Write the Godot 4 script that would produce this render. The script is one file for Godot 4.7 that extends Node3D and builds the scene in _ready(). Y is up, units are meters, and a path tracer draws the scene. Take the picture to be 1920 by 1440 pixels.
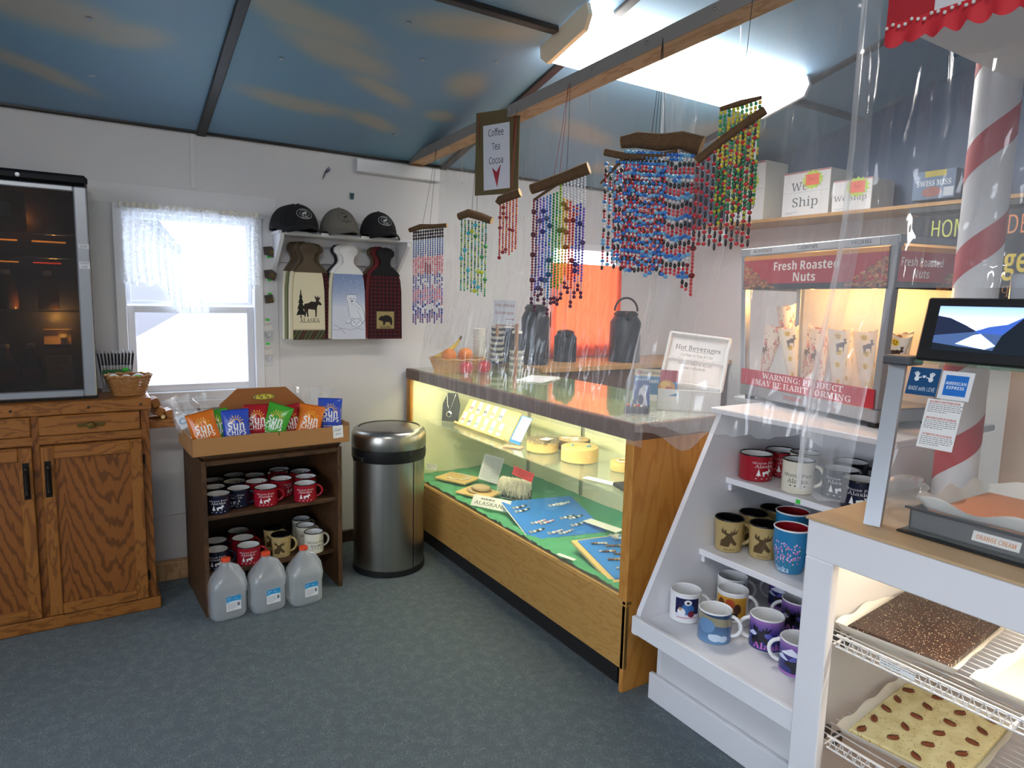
extends Node3D

var M := {}
var taken := {}
var fonts := {}
var grain := 1
var uvo := Vector2.ZERO
var rng := RandomNumberGenerator.new()
const SLOPE := 0.246
const WALL := -3.64

# ---------------------------------------------------------------- helpers
func T(p: Vector3, yaw := 0.0, pitch := 0.0, roll := 0.0) -> Transform3D:
	return Transform3D(Basis.from_euler(Vector3(deg_to_rad(pitch), deg_to_rad(yaw), deg_to_rad(roll))), p)

func V(x: float, y: float, z: float) -> Vector3:
	return Vector3(x, y, z)

func mb() -> SurfaceTool:
	var st := SurfaceTool.new()
	st.begin(Mesh.PRIMITIVE_TRIANGLES)
	return st

func numbered(called: String) -> String:
	if not taken.has(called):
		taken[called] = 0
		return called
	taken[called] += 1
	return "%s_%03d" % [called, taken[called]]

func tag(o: Node, label: String, category: String, group := "", kind := "") -> Node:
	if label: o.set_meta("label", label)
	if category: o.set_meta("category", category)
	if group: o.set_meta("group", group)
	if kind: o.set_meta("kind", kind)
	return o

func obj(called: String, st: SurfaceTool, m: Material, parent: Node = self, xf := Transform3D()) -> MeshInstance3D:
	st.generate_normals()
	var o := MeshInstance3D.new()
	o.mesh = st.commit()
	o.material_override = m
	o.transform = xf
	o.name = numbered(called) if parent == self else called
	parent.add_child(o, true)
	return o

func thing(called: String, label: String, category: String, xf := Transform3D(), group := "") -> Node3D:
	var o := Node3D.new()
	o.name = numbered(called)
	add_child(o)
	o.transform = xf
	tag(o, label, category, group)
	return o

func struct(called: String, st: SurfaceTool, m: Material, parent: Node = self) -> MeshInstance3D:
	var o := obj(called, st, m, parent)
	if parent == self: o.set_meta("kind", "structure")
	return o

func dup(o: Node3D, called: String, xf: Transform3D, label: String, group := "") -> Node3D:
	var c: Node3D = o.duplicate()
	c.name = numbered(called)
	add_child(c)
	c.transform = xf
	c.set_meta("label", label)
	if group: c.set_meta("group", group)
	elif c.has_meta("group"): c.remove_meta("group")
	return c

func poly(st: SurfaceTool, pts: Array, out: Vector3, xf := Transform3D(), smooth := -1) -> void:
	var n: Vector3 = (pts[2] - pts[0]).cross(pts[1] - pts[0])
	if n.dot(out) < 0: pts.reverse()
	st.set_smooth_group(smooth)
	var k := out.abs().max_axis_index()
	var p := (k + 1) % 3
	var q := (k + 2) % 3
	if p == grain:
		p = q
		q = grain
	for i in range(1, pts.size() - 1):
		for j in [0, i, i + 1]:
			st.set_uv(Vector2(pts[j][p], pts[j][q]) + uvo)
			st.add_vertex(xf * pts[j])

func bx(st: SurfaceTool, c: Vector3, s: Vector3, ch := 0.0, xf := Transform3D()) -> void:
	var h := s * 0.5
	ch = minf(ch, minf(h.x, minf(h.y, h.z)) * 0.9)
	for a in 3:
		var u := (a + 1) % 3
		var v := (a + 2) % 3
		for sg in [-1.0, 1.0]:
			var pts := []
			for e in [[-1, -1], [1, -1], [1, 1], [-1, 1]]:
				var p := Vector3.ZERO
				p[a] = sg * h[a]
				p[u] = e[0] * (h[u] - ch)
				p[v] = e[1] * (h[v] - ch)
				pts.append(c + p)
			var o := Vector3.ZERO
			o[a] = sg
			poly(st, pts, o, xf)
			if ch > 0.0:
				for sg2 in [-1.0, 1.0]:
					var e4 := []
					for e in [-1.0, 1.0]:
						var p := Vector3.ZERO
						p[a] = sg * h[a]; p[u] = sg2 * (h[u] - ch); p[v] = e * (h[v] - ch)
						e4.append(c + p)
					for e in [1.0, -1.0]:
						var p := Vector3.ZERO
						p[a] = sg * (h[a] - ch); p[u] = sg2 * h[u]; p[v] = e * (h[v] - ch)
						e4.append(c + p)
					var o2 := Vector3.ZERO
					o2[a] = sg * 1.01; o2[u] = sg2
					poly(st, e4, o2, xf)
	if ch > 0.0:
		for x in [-1.0, 1.0]:
			for y in [-1.0, 1.0]:
				for z in [-1.0, 1.0]:
					var o := Vector3(x, y, z)
					poly(st, [c + o * Vector3(h.x, h.y - ch, h.z - ch), c + o * Vector3(h.x - ch, h.y, h.z - ch), c + o * Vector3(h.x - ch, h.y - ch, h.z)], o, xf)

func b2(st: SurfaceTool, a: Vector3, b: Vector3, ch := 0.0, xf := Transform3D()) -> void:
	bx(st, (a + b) * 0.5, (b - a).abs(), ch, xf)

func lathe(st: SurfaceTool, prof: Array, xf := Transform3D(), seg := 20, sharp := 35.0, a0 := 0.0, a1 := TAU) -> void:
	var g := 1
	var run := 0.0
	var total := 0.0
	for i in prof.size() - 1: total += prof[i].distance_to(prof[i + 1])
	for i in prof.size() - 1:
		var d: Vector2 = prof[i + 1] - prof[i]
		if i > 0 and absf(rad_to_deg((prof[i] - prof[i - 1]).angle_to(d))) > sharp: g += 1
		st.set_smooth_group(g)
		var v0 := 1.0 - run / total
		run += d.length()
		var v1 := 1.0 - run / total
		for k in seg:
			var t0 := a0 + (a1 - a0) * k / seg
			var t1 := a0 + (a1 - a0) * (k + 1) / seg
			var q := [[prof[i], t0, v0, float(k) / seg], [prof[i], t1, v0, float(k + 1) / seg], [prof[i + 1], t1, v1, float(k + 1) / seg], [prof[i + 1], t0, v1, float(k) / seg]]
			for tri in [[0, 1, 2], [0, 2, 3]]:
				if tri[1] == 1 and prof[i].x < 1e-6: continue
				if tri[1] == 2 and prof[i + 1].x < 1e-6: continue
				for j in tri:
					var e: Array = q[j]
					st.set_uv(Vector2(1.0 - e[3], e[2]))
					st.add_vertex(xf * Vector3(e[0].x * cos(e[1]), e[0].y, e[0].x * sin(e[1])))

func tube(st: SurfaceTool, pts: Array, r, seg := 8, caps := true) -> void:
	var rings := []
	var n := pts.size()
	var side := Vector3.ZERO
	for i in n:
		var t: Vector3 = (pts[mini(i + 1, n - 1)] - pts[maxi(i - 1, 0)]).normalized()
		if side == Vector3.ZERO:
			side = t.cross(Vector3.UP if absf(t.y) < 0.9 else Vector3.RIGHT).normalized()
		side = (side - t * side.dot(t)).normalized()
		var up := side.cross(t)
		var rr: float = r[i] if r is Array else r
		var ring := []
		for k in seg:
			var a := TAU * k / seg
			ring.append(pts[i] + (side * cos(a) + up * sin(a)) * rr)
		rings.append(ring)
	st.set_smooth_group(1)
	for i in n - 1:
		for k in seg:
			var k2 := (k + 1) % seg
			var q := [rings[i][k], rings[i + 1][k], rings[i + 1][k2], rings[i][k2]]
			var uv := [Vector2(float(k) / seg, float(i) / n), Vector2(float(k) / seg, float(i + 1) / n), Vector2(float(k + 1) / seg, float(i + 1) / n), Vector2(float(k + 1) / seg, float(i) / n)]
			for j in [0, 2, 1, 0, 3, 2]:
				st.set_uv(uv[j])
				st.add_vertex(q[j])
	if caps:
		poly(st, rings[0].duplicate(), pts[0] - pts[1])
		poly(st, rings[n - 1].duplicate(), pts[n - 1] - pts[n - 2])

func ball(st: SurfaceTool, c: Vector3, r: Vector3, seg := 8, rings := 5, xf := Transform3D()) -> void:
	st.set_smooth_group(1)
	for i in rings:
		var p0 := PI * i / rings - PI / 2
		var p1 := PI * (i + 1) / rings - PI / 2
		for k in seg:
			var t0 := TAU * k / seg
			var t1 := TAU * (k + 1) / seg
			var q := [[p0, t0], [p0, t1], [p1, t1], [p1, t0]]
			for tri in [[0, 1, 2], [0, 2, 3]]:
				if i == 0 and tri[1] == 1: continue
				if i == rings - 1 and tri[1] == 2: continue
				for j in tri:
					var e: Array = q[j]
					st.set_uv(Vector2(e[1] / TAU, 0.5 - e[0] / PI))
					st.add_vertex(xf * (c + r * Vector3(cos(e[0]) * cos(e[1]), sin(e[0]), cos(e[0]) * sin(e[1]))))

func sheet(st: SurfaceTool, f: Callable, nu: int, nv: int, smooth := 1) -> void:
	var g := []
	for i in nu + 1:
		var row := []
		for j in nv + 1:
			row.append(f.call(float(i) / nu, float(j) / nv))
		g.append(row)
	st.set_smooth_group(smooth)
	for i in nu:
		for j in nv:
			for e in [[0, 0], [0, 1], [1, 1], [0, 0], [1, 1], [1, 0]]:
				st.set_uv(Vector2(float(i + e[0]) / nu, 1.0 - float(j + e[1]) / nv))
				st.add_vertex(g[i + e[0]][j + e[1]])

# outline in the XY plane, thickness along Z; uv of the faces runs 0..1 over the outline's box unless metres are asked for
func extr(st: SurfaceTool, pts: PackedVector2Array, depth: float, xf := Transform3D(), metres := false) -> void:
	if Geometry2D.is_polygon_clockwise(pts): pts.reverse()
	var lo := pts[0]
	var hi := pts[0]
	for p in pts:
		lo = lo.min(p)
		hi = hi.max(p)
	var idx := Geometry2D.triangulate_polygon(pts)
	st.set_smooth_group(-1)
	for z in [depth * 0.5, -depth * 0.5]:
		for i in range(0, idx.size(), 3):
			var tri := [idx[i], idx[i + 1], idx[i + 2]]
			var a := pts[tri[0]]
			var cw := (pts[tri[1]] - a).cross(pts[tri[2]] - a) < 0
			if cw != (z > 0): tri.reverse()
			for j in tri:
				var uv := (pts[j] - lo) / (hi - lo)
				st.set_uv(pts[j] + uvo if metres else Vector2(uv.x, 1.0 - uv.y))
				st.add_vertex(xf * Vector3(pts[j].x, pts[j].y, z))
	for i in pts.size():
		var a := pts[i]
		var b := pts[(i + 1) % pts.size()]
		var o := Vector3(b.y - a.y, a.x - b.x, 0)
		poly(st, [Vector3(a.x, a.y, -depth / 2), Vector3(b.x, b.y, -depth / 2), Vector3(b.x, b.y, depth / 2), Vector3(a.x, a.y, depth / 2)], o, xf)

func pq(st: SurfaceTool, xf: Transform3D, w: float, h: float) -> void:
	st.set_smooth_group(-1)
	var c := [V(-w / 2, -h / 2, 0), V(-w / 2, h / 2, 0), V(w / 2, h / 2, 0), V(w / 2, -h / 2, 0)]
	var u := [Vector2(0, 1), Vector2(0, 0), Vector2(1, 0), Vector2(1, 1)]
	for j in [0, 1, 2, 0, 2, 3]:
		st.set_uv(u[j])
		st.add_vertex(xf * c[j])

# a thin board with a print on its +Z face
func card(called: String, parent: Node, xf: Transform3D, w: float, h: float, t: float, front: Material, side: Material) -> MeshInstance3D:
	var a := mb()
	bx(a, V(0, 0, -t / 2), V(w, h, t))
	a.generate_normals()
	var mesh := a.commit()
	var b := mb()
	pq(b, T(V(0, 0, 0.0003)), w * 0.999, h * 0.999)
	b.generate_normals()
	b.commit(mesh)
	mesh.surface_set_material(0, side)
	mesh.surface_set_material(1, front)
	var o := MeshInstance3D.new()
	o.mesh = mesh
	o.transform = xf
	o.name = numbered(called) if parent == self else called
	parent.add_child(o, true)
	return o

# ---------------------------------------------------------------- painting prints into images
func img(w: int, h: int, c: Color) -> Image:
	var im := Image.create(w, h, false, Image.FORMAT_RGBA8)
	im.fill(c)
	return im

func ppoly(im: Image, pts: Array, c: Color) -> void:
	var y0 := 1e9
	var y1 := -1e9
	for p in pts:
		y0 = minf(y0, p.y)
		y1 = maxf(y1, p.y)
	for y in range(maxi(0, floori(y0)), mini(im.get_height(), ceili(y1))):
		var yc := y + 0.5
		var xs := []
		for i in pts.size():
			var a: Vector2 = pts[i]
			var b: Vector2 = pts[(i + 1) % pts.size()]
			if (a.y <= yc) != (b.y <= yc):
				xs.append(a.x + (b.x - a.x) * (yc - a.y) / (b.y - a.y))
		xs.sort()
		for i in range(0, xs.size() - 1, 2):
			var x0 := maxi(0, roundi(xs[i]))
			var x1 := mini(im.get_width(), roundi(xs[i + 1]))
			if x1 > x0: im.fill_rect(Rect2i(x0, y, x1 - x0, 1), c)

func pell(im: Image, cx: float, cy: float, rx: float, ry: float, c: Color) -> void:
	var pts := []
	for k in 28: pts.append(Vector2(cx + rx * cos(TAU * k / 28), cy + ry * sin(TAU * k / 28)))
	ppoly(im, pts, c)

func pline(im: Image, pts: Array, w: float, c: Color) -> void:
	for i in pts.size() - 1:
		var a: Vector2 = pts[i]
		var b: Vector2 = pts[i + 1]
		var nn := (b - a).orthogonal().normalized() * w * 0.5
		ppoly(im, [a + nn, b + nn, b - nn, a - nn], c)

func pshape(im: Image, shape: Array, x: float, y: float, w: float, h: float, c: Color) -> void:
	var pts := []
	for p in shape: pts.append(Vector2(x + p[0] * w, y + p[1] * h))
	ppoly(im, pts, c)

func ptext(im: Image, s: String, cx: float, cy: float, h: float, c: Color, font := "sans", sx := 1.0, rot := 0.0) -> void:
	var tm := TextMesh.new()
	tm.font = fonts[font]
	tm.font_size = 48
	tm.pixel_size = 1.0
	tm.depth = 0.0
	tm.curve_step = 1.0
	tm.text = s
	var arr := tm.get_mesh_arrays()
	if arr.size() == 0: return
	var vs: PackedVector3Array = arr[Mesh.ARRAY_VERTEX]
	var ix: PackedInt32Array = arr[Mesh.ARRAY_INDEX] if arr[Mesh.ARRAY_INDEX] != null else PackedInt32Array(range(vs.size()))
	var k := h / 48.0
	for i in range(0, ix.size(), 3):
		var tri := []
		for j in 3:
			var v := vs[ix[i + j]]
			tri.append(Vector2(v.x * k * sx, -v.y * k).rotated(rot) + Vector2(cx, cy))
		ppoly(im, tri, c)

# rows of small illegible print
func plines(im: Image, x: float, y: float, w: float, n: int, dy: float, c: Color) -> void:
	for i in n:
		var px := x
		while px < x + w * (1.0 if i < n - 1 else 0.6):
			var l := rng.randf_range(0.04, 0.13) * w
			im.fill_rect(Rect2i(int(px), int(y + i * dy), maxi(1, int(l)), maxi(1, int(dy * 0.38))), c)
			px += l + w * 0.025

func tex(im: Image) -> ImageTexture:
	return ImageTexture.create_from_image(im)

func C8(r: int, g: int, b: int, a := 255) -> Color:
	return Color8(r, g, b, a)

func mat(key: String, c: Color, rough := 0.6, metal := 0.0, t: Texture2D = null, uv := Vector3.ONE) -> StandardMaterial3D:
	var m := StandardMaterial3D.new()
	m.resource_name = key
	m.albedo_color = c
	m.roughness = rough
	m.metallic = metal
	if t: m.albedo_texture = t
	m.uv1_scale = uv
	M[key] = m
	return m

func pm(key: String, im: Image, rough := 0.6) -> StandardMaterial3D:
	var m := mat(key, Color.WHITE, rough, 0.0, tex(im))
	m.texture_repeat = false
	return m

func glass(key: String, c: Color, rough := 0.03) -> StandardMaterial3D:
	var m := mat(key, c, rough)
	m.transparency = BaseMaterial3D.TRANSPARENCY_ALPHA
	m.cull_mode = BaseMaterial3D.CULL_DISABLED
	return m

func glow(key: String, c: Color, e: float) -> StandardMaterial3D:
	var m := mat(key, c, 0.5)
	m.emission_enabled = true
	m.emission = c
	m.emission_energy_multiplier = e
	return m

# wood figure: grain runs along V; dark cathedral bands on a base tone with fine pores
func wood(key: String, base: Color, dark: Color, rings: float, warp: float, seed_: int, rough := 0.45, tile := Vector2(0.6, 1.2), arches := false) -> StandardMaterial3D:
	var w := 384
	var h := 768
	var n1 := FastNoiseLite.new()
	n1.seed = seed_
	n1.frequency = 1.0
	var im := Image.create(w, h, false, Image.FORMAT_RGBA8)
	for y in h:
		var fy := float(y) / h
		for x in w:
			var fx := float(x) / w
			# seamless by walking circles
			var ax := TAU * fx
			var ay := TAU * fy
			var big := n1.get_noise_3d(cos(ax) * 0.9 + 7.0, sin(ax) * 0.9, sin(ay) * 0.55 + cos(ay) * 0.3)
			var r := sin((fx * 2.0 + big * warp) * rings * TAU * 0.5)
			if arches: r = sin((fy * 3.0 - pow((fx - 0.5) * 2.0, 2.0) * 1.5 + big * warp + 0.05 * n1.get_noise_2d(fx * 9.0, fy * 20.0)) * rings * TAU)
			var band := smoothstep(0.15, 0.95, r)
			var pore := n1.get_noise_3d(fx * 160.0, sin(ay) * 5.0, cos(ay) * 5.0 + 20.0)
			var k := clampf(band * 0.62 + clampf(pore, 0, 1) * 0.45 + big * 0.15, 0, 1)
			im.set_pixel(x, y, base.lerp(dark, k))
	return mat(key, Color.WHITE, rough, 0.0, tex(im), Vector3(1.0 / tile.x, 1.0 / tile.y, 1))

const MOOSE := [[.05,.55],[.1,.42],[.3,.38],[.45,.30],[.6,.32],[.68,.3],[.66,.2],[.55,.05],[.62,.12],[.66,.02],[.7,.15],[.78,.03],[.8,.15],[.9,.08],[.85,.22],[.8,.27],[.92,.36],[.97,.45],[.88,.48],[.8,.44],[.74,.52],[.72,.62],[.7,1],[.64,1],[.63,.68],[.4,.66],[.3,.64],[.28,.75],[.3,1],[.24,1],[.2,.75],[.15,1],[.1,1],[.1,.7]]
const MOOSE_HEAD := [[.0,1.0],[.05,.7],[.25,.55],[.35,.42],[.3,.38],[.1,.3],[.0,.05],[.1,.2],[.15,.0],[.22,.22],[.32,.08],[.35,.28],[.48,.3],[.55,.28],[.6,.1],[.65,.26],[.78,.0],[.78,.24],[1.0,.06],[.88,.32],[.66,.4],[.68,.5],[.85,.72],[.95,.82],[.88,.92],[.75,.9],[.6,.75],[.5,1.0]]
const BEAR := [[.02,.5],[.08,.35],[.15,.28],[.2,.2],[.26,.25],[.35,.22],[.55,.15],[.75,.2],[.92,.35],[.97,.6],[.95,.95],[.83,.95],[.82,.75],[.65,.7],[.5,.72],[.45,.95],[.33,.95],[.33,.68],[.2,.6],[.1,.58]]
const PINE := [[.5,.0],[.58,.14],[.54,.14],[.68,.3],[.6,.3],[.78,.48],[.66,.48],[.88,.68],[.72,.68],[1.0,.9],[.56,.88],[.56,1.0],[.44,1.0],[.44,.88],[.0,.9],[.28,.68],[.12,.68],[.34,.48],[.22,.48],[.4,.3],[.32,.3],[.46,.14],[.42,.14]]

# ---------------------------------------------------------------- scene
func _ready() -> void:
	rng.seed = 20417
	var cam := Camera3D.new()
	cam.name = "camera"
	cam.fov = 59.88
	cam.near = 0.02
	cam.far = 200.0
	cam.transform = Transform3D(Basis(V(0.84240, 0.02497, 0.53827), V(0.04732, 0.99164, -0.12006), V(-0.53677, 0.12662, 0.83418)), V(0, 1.42, 0))
	add_child(cam)
	cam.current = true
	var env := Environment.new()
	env.background_mode = Environment.BG_SKY
	var sky := ProceduralSkyMaterial.new()
	sky.sky_top_color = Color(0.76, 0.83, 0.92)
	sky.sky_horizon_color = Color(0.96, 0.97, 1.0)
	sky.ground_bottom_color = Color(0.5, 0.5, 0.5)
	sky.ground_horizon_color = Color(0.85, 0.87, 0.9)
	sky.sky_energy_multiplier = 2.0
	sky.ground_energy_multiplier = 1.2
	env.sky = Sky.new()
	env.sky.sky_material = sky
	env.tonemap_mode = Environment.TONE_MAPPER_LINEAR
	env.tonemap_exposure = 2.0
	env.sdfgi_enabled = true
	env.ssao_enabled = true
	env.ssil_enabled = true
	var we := WorldEnvironment.new()
	we.name = "world_environment"
	we.environment = env
	add_child(we)
	area("fixture_light", T(V(2.36, 2.40, -2.253), 0, -103.8), Vector2(1.3, 0.26), Color(1.0, 0.98, 0.95), 0.85)
	area("rear_fixture_light", T(V(-0.6, 2.97, 0.724), 0, -76.2), Vector2(1.3, 0.26), Color(1.0, 0.98, 0.95), 1.05)
	for f in ["sans", "serif", "mono"]:
		var sf := SystemFont.new()
		sf.font_names = PackedStringArray([{"sans": "Droid Sans", "serif": "Droid Serif", "mono": "Droid Sans Mono"}[f]])
		fonts[f] = sf
		var bf := SystemFont.new()
		bf.font_names = sf.font_names
		bf.font_weight = 700
		fonts[f + "b"] = bf
	materials()
	room()
	fixtures()
	window_and_curtain()
	counter_case()
	shelf_unit()
	fudge_stand()
	oak_cabinet()
	cooler()
	bookcase()
	trash_can()
	back_area()
	wall_display()
	nut_warmer()
	hangings()
	case_contents()
	counter_things()
	cabinet_things()
	mugs()
	jugs()
	chips()
	plastic()

func area(called: String, xf: Transform3D, size: Vector2, c: Color, e: float) -> AreaLight3D:
	var l := AreaLight3D.new()
	l.name = called
	l.transform = xf
	l.area_size = size
	l.light_color = c
	l.light_energy = e
	l.area_normalize_energy = true
	l.area_range = 12.0
	l.area_attenuation = 2.0
	l.shadow_enabled = true
	add_child(l)
	return l

func lamp(called: String, p: Vector3, c: Color, e: float, size := 0.03) -> OmniLight3D:
	var l := OmniLight3D.new()
	l.name = called
	l.position = p
	l.light_color = c
	l.light_energy = e
	l.light_size = size
	l.omni_range = 12.0
	l.omni_attenuation = 2.0
	l.shadow_enabled = true
	add_child(l)
	return l

func materials() -> void:
	mat("wall", C8(222, 220, 221), 0.75)
	mat("panel_white", C8(226, 225, 226), 0.6)
	mat("white_paint", C8(232, 232, 236), 0.4)
	mat("nail_grey", C8(160, 172, 184), 0.35)
	mat("vinyl", C8(235, 236, 240), 0.35)
	mat("black_paint", C8(38, 35, 35), 0.45)
	mat("black_gloss", C8(14, 14, 16), 0.12)
	mat("black_plastic", C8(22, 22, 24), 0.4)
	mat("dark_cloth", C8(24, 24, 27), 0.9)
	mat("grey_cloth", C8(112, 108, 100), 0.9)
	mat("steel", C8(176, 172, 164), 0.3, 1.0)
	mat("silver", C8(176, 180, 186), 0.35, 0.7)
	mat("aluminium", C8(170, 174, 180), 0.38, 0.8)
	mat("chrome", C8(200, 200, 205), 0.15, 1.0)
	mat("iron", C8(38, 34, 30), 0.4, 0.6)
	mat("brass", C8(120, 100, 52), 0.35, 0.8)
	mat("paper", C8(236, 236, 232), 0.8)
	mat("cardboard", C8(176, 128, 78), 0.85)
	mat("carton_brown", C8(158, 98, 48), 0.8)
	mat("olive_board", C8(104, 92, 60), 0.85)
	mat("trim_brown", C8(106, 80, 64), 0.4)
	mat("cream_back", C8(226, 224, 186), 0.7)
	mat("velvet", C8(78, 158, 114), 0.9)
	mat("blue_card", C8(38, 124, 214), 0.7)
	mat("cut_wood", C8(206, 172, 122), 0.7)
	mat("birch", C8(222, 186, 120), 0.6)
	mat("fur", C8(238, 230, 208), 0.95)
	mat("grey_fur", C8(150, 138, 118), 0.95)
	mat("bone", C8(232, 222, 200), 0.5)
	mat("string_dark", C8(40, 34, 34), 0.8)
	mat("string_red", C8(150, 40, 36), 0.8)
	mat("neon_green", C8(60, 214, 70), 0.7)
	mat("orange_fruit", C8(245, 140, 22), 0.45)
	mat("apple", C8(196, 40, 40), 0.3)
	mat("banana", C8(236, 200, 60), 0.5)
	mat("straw", C8(206, 160, 96), 0.75)
	mat("wicker", C8(176, 122, 66), 0.7)
	mat("white_wire", C8(225, 225, 226), 0.4)
	mat("white_ceramic", C8(236, 236, 236), 0.12)
	mat("cup_dark", C8(58, 64, 72), 0.6)
	mat("orange_curtain", C8(246, 108, 60), 0.8)
	mat("counter_wood", C8(186, 142, 84), 0.5)
	mat("counter_front", C8(98, 70, 52), 0.55)
	mat("laminate_tan", C8(196, 164, 124), 0.35)
	mat("pan_metal", C8(96, 98, 102), 0.4, 0.5)
	mat("fudge_orange", C8(232, 138, 72), 0.6)
	mat("fudge_cream", C8(226, 214, 150), 0.5)
	mat("fudge_pale", C8(240, 222, 170), 0.5)
	mat("pecan", C8(124, 62, 28), 0.5)
	mat("parchment", C8(240, 238, 230), 0.7)
	mat("cap_red", C8(240, 84, 50), 0.5)
	mat("house", C8(88, 83, 86), 0.9)
	mat("snow", C8(235, 236, 240), 0.9)
	mat("lens_edge", C8(226, 214, 190), 0.5)
	mat("shelf_dark", C8(60, 42, 26), 0.5)
	mat("card_white", C8(238, 236, 226), 0.7)
	mat("red_print", C8(190, 36, 48), 0.6)
	var bead := mat("bead", Color.WHITE, 0.08)
	bead.vertex_color_use_as_albedo = true
	bead.clearcoat_enabled = true
	glass("pane", C8(240, 248, 246, 12))
	glass("case_glass", C8(225, 245, 232, 16))
	glass("cooler_glass", C8(12, 7, 4, 176), 0.04)
	glass("plastic_film", C8(246, 248, 252, 52), 0.05)
	glass("thin_film", C8(246, 248, 252, 34), 0.05)
	glass("plastic_fold", C8(250, 250, 252, 90), 0.12)
	glass("clear_box", C8(235, 240, 245, 40), 0.1)
	glass("jug_film", C8(244, 248, 252, 66), 0.2)
	glass("cello", C8(240, 244, 250, 40), 0.08)
	var tw := glass("tinted_top", C8(150, 170, 120, 120), 0.05)
	tw.metallic_specular = 0.6
	wood("oak", C8(146, 88, 36), C8(90, 50, 20), 3.0, 0.28, 3, 0.38, Vector2(0.34, 0.9), true)
	wood("oak_light", C8(160, 102, 44), C8(112, 66, 26), 8.0, 0.7, 8, 0.38)
	wood("case_oak", C8(198, 152, 84), C8(182, 132, 66), 7.0, 0.9, 5, 0.45)
	wood("case_side", C8(204, 144, 68), C8(184, 120, 50), 2.0, 0.6, 12, 0.45, Vector2(0.5, 1.3), true)
	wood("walnut", C8(92, 62, 36), C8(56, 36, 20), 8.0, 0.6, 15, 0.5)
	wood("pine", C8(206, 166, 122), C8(176, 132, 90), 6.0, 0.6, 21, 0.6)
	wood("bark", C8(112, 84, 56), C8(62, 44, 30), 7.0, 1.1, 31, 0.85, Vector2(0.4, 0.5))
	# carpet: fine blue-grey speckle
	var im := Image.create(512, 512, false, Image.FORMAT_RGBA8)
	var nz := FastNoiseLite.new()
	nz.frequency = 0.03
	for y in 512:
		for x in 512:
			var k := rng.randf()
			var c := C8(104, 114, 120)
			if k < 0.22: c = C8(78, 88, 94)
			elif k > 0.84: c = C8(142, 150, 150)
			elif k > 0.72: c = C8(104, 122, 114)
			im.set_pixel(x, y, c.lerp(C8(92, 102, 108), clampf(nz.get_noise_2d(x, y) + 0.3, 0, 0.6)))
	var cp := mat("carpet", Color.WHITE, 0.95, 0.0, tex(im), V(1.1, 1.1, 1.1))
	cp.uv1_triplanar = true
	cp.uv1_world_triplanar = true
	# painted sky on the ceiling boards: clouds where the boards show them
	var cw := 640
	im = Image.create(cw, cw, false, Image.FORMAT_RGBA8)
	nz.frequency = 0.006
	nz.fractal_octaves = 4
	var blobs := [[-0.05, -2.9, .40, .13, -.2], [.2, -2.95, .18, .1, .3], [-.15, -3.33, .28, .07, -.5], [.75, -2.62, .34, .1, -.4], [.9, -2.8, .3, .1, -.5], [1.12, -3.02, .22, .07, -.5], [.85, -3.22, .30, .07, -.2], [1.2, -3.29, .2, .06, -.3], [1.47, -2.84, .14, .13, 0.0], [1.5, -3.12, .1, .06, 0.0], [1.3, -2.45, .3, .1, .2], [-.9, -2.6, .4, .15, .1], [-1.2, -3.2, .4, .1, -.3], [2.4, -3.0, .35, .1, -.2], [2.9, -3.3, .3, .1, .3], [3.2, -2.7, .3, .12, .1]]
	for y in cw:
		for x in cw:
			var wx := -2.1 + 6.1 * x / cw
			var wz := -3.8 + 6.6 * y / cw
			var n0 := nz.get_noise_2d(x, y)
			var k := 0.0
			for b in blobs:
				var d := Vector2(wx - b[0] + n0 * 0.12, wz - b[1] + n0 * 0.06).rotated(-b[4]) / Vector2(b[2], b[3])
				k = maxf(k, 1.0 - smoothstep(0.35, 1.25, d.length()))
			if wz > -2.2: k = smoothstep(0.15, 0.5, n0)
			var c := C8(128, 160, 190).lerp(C8(122, 166, 186), clampf(n0 + 0.4, 0, 1)).lerp(C8(190, 178, 160), k * 0.8)
			im.set_pixel(x, y, c)
	mat("ceiling", Color.WHITE, 0.5, 0.0, tex(im))

func cy(z: float) -> float:
	return 2.175 + SLOPE * (z - WALL) if z < 0.4 else 2.175 + SLOPE * (0.4 - WALL) - SLOPE * (z - 0.4)

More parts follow.
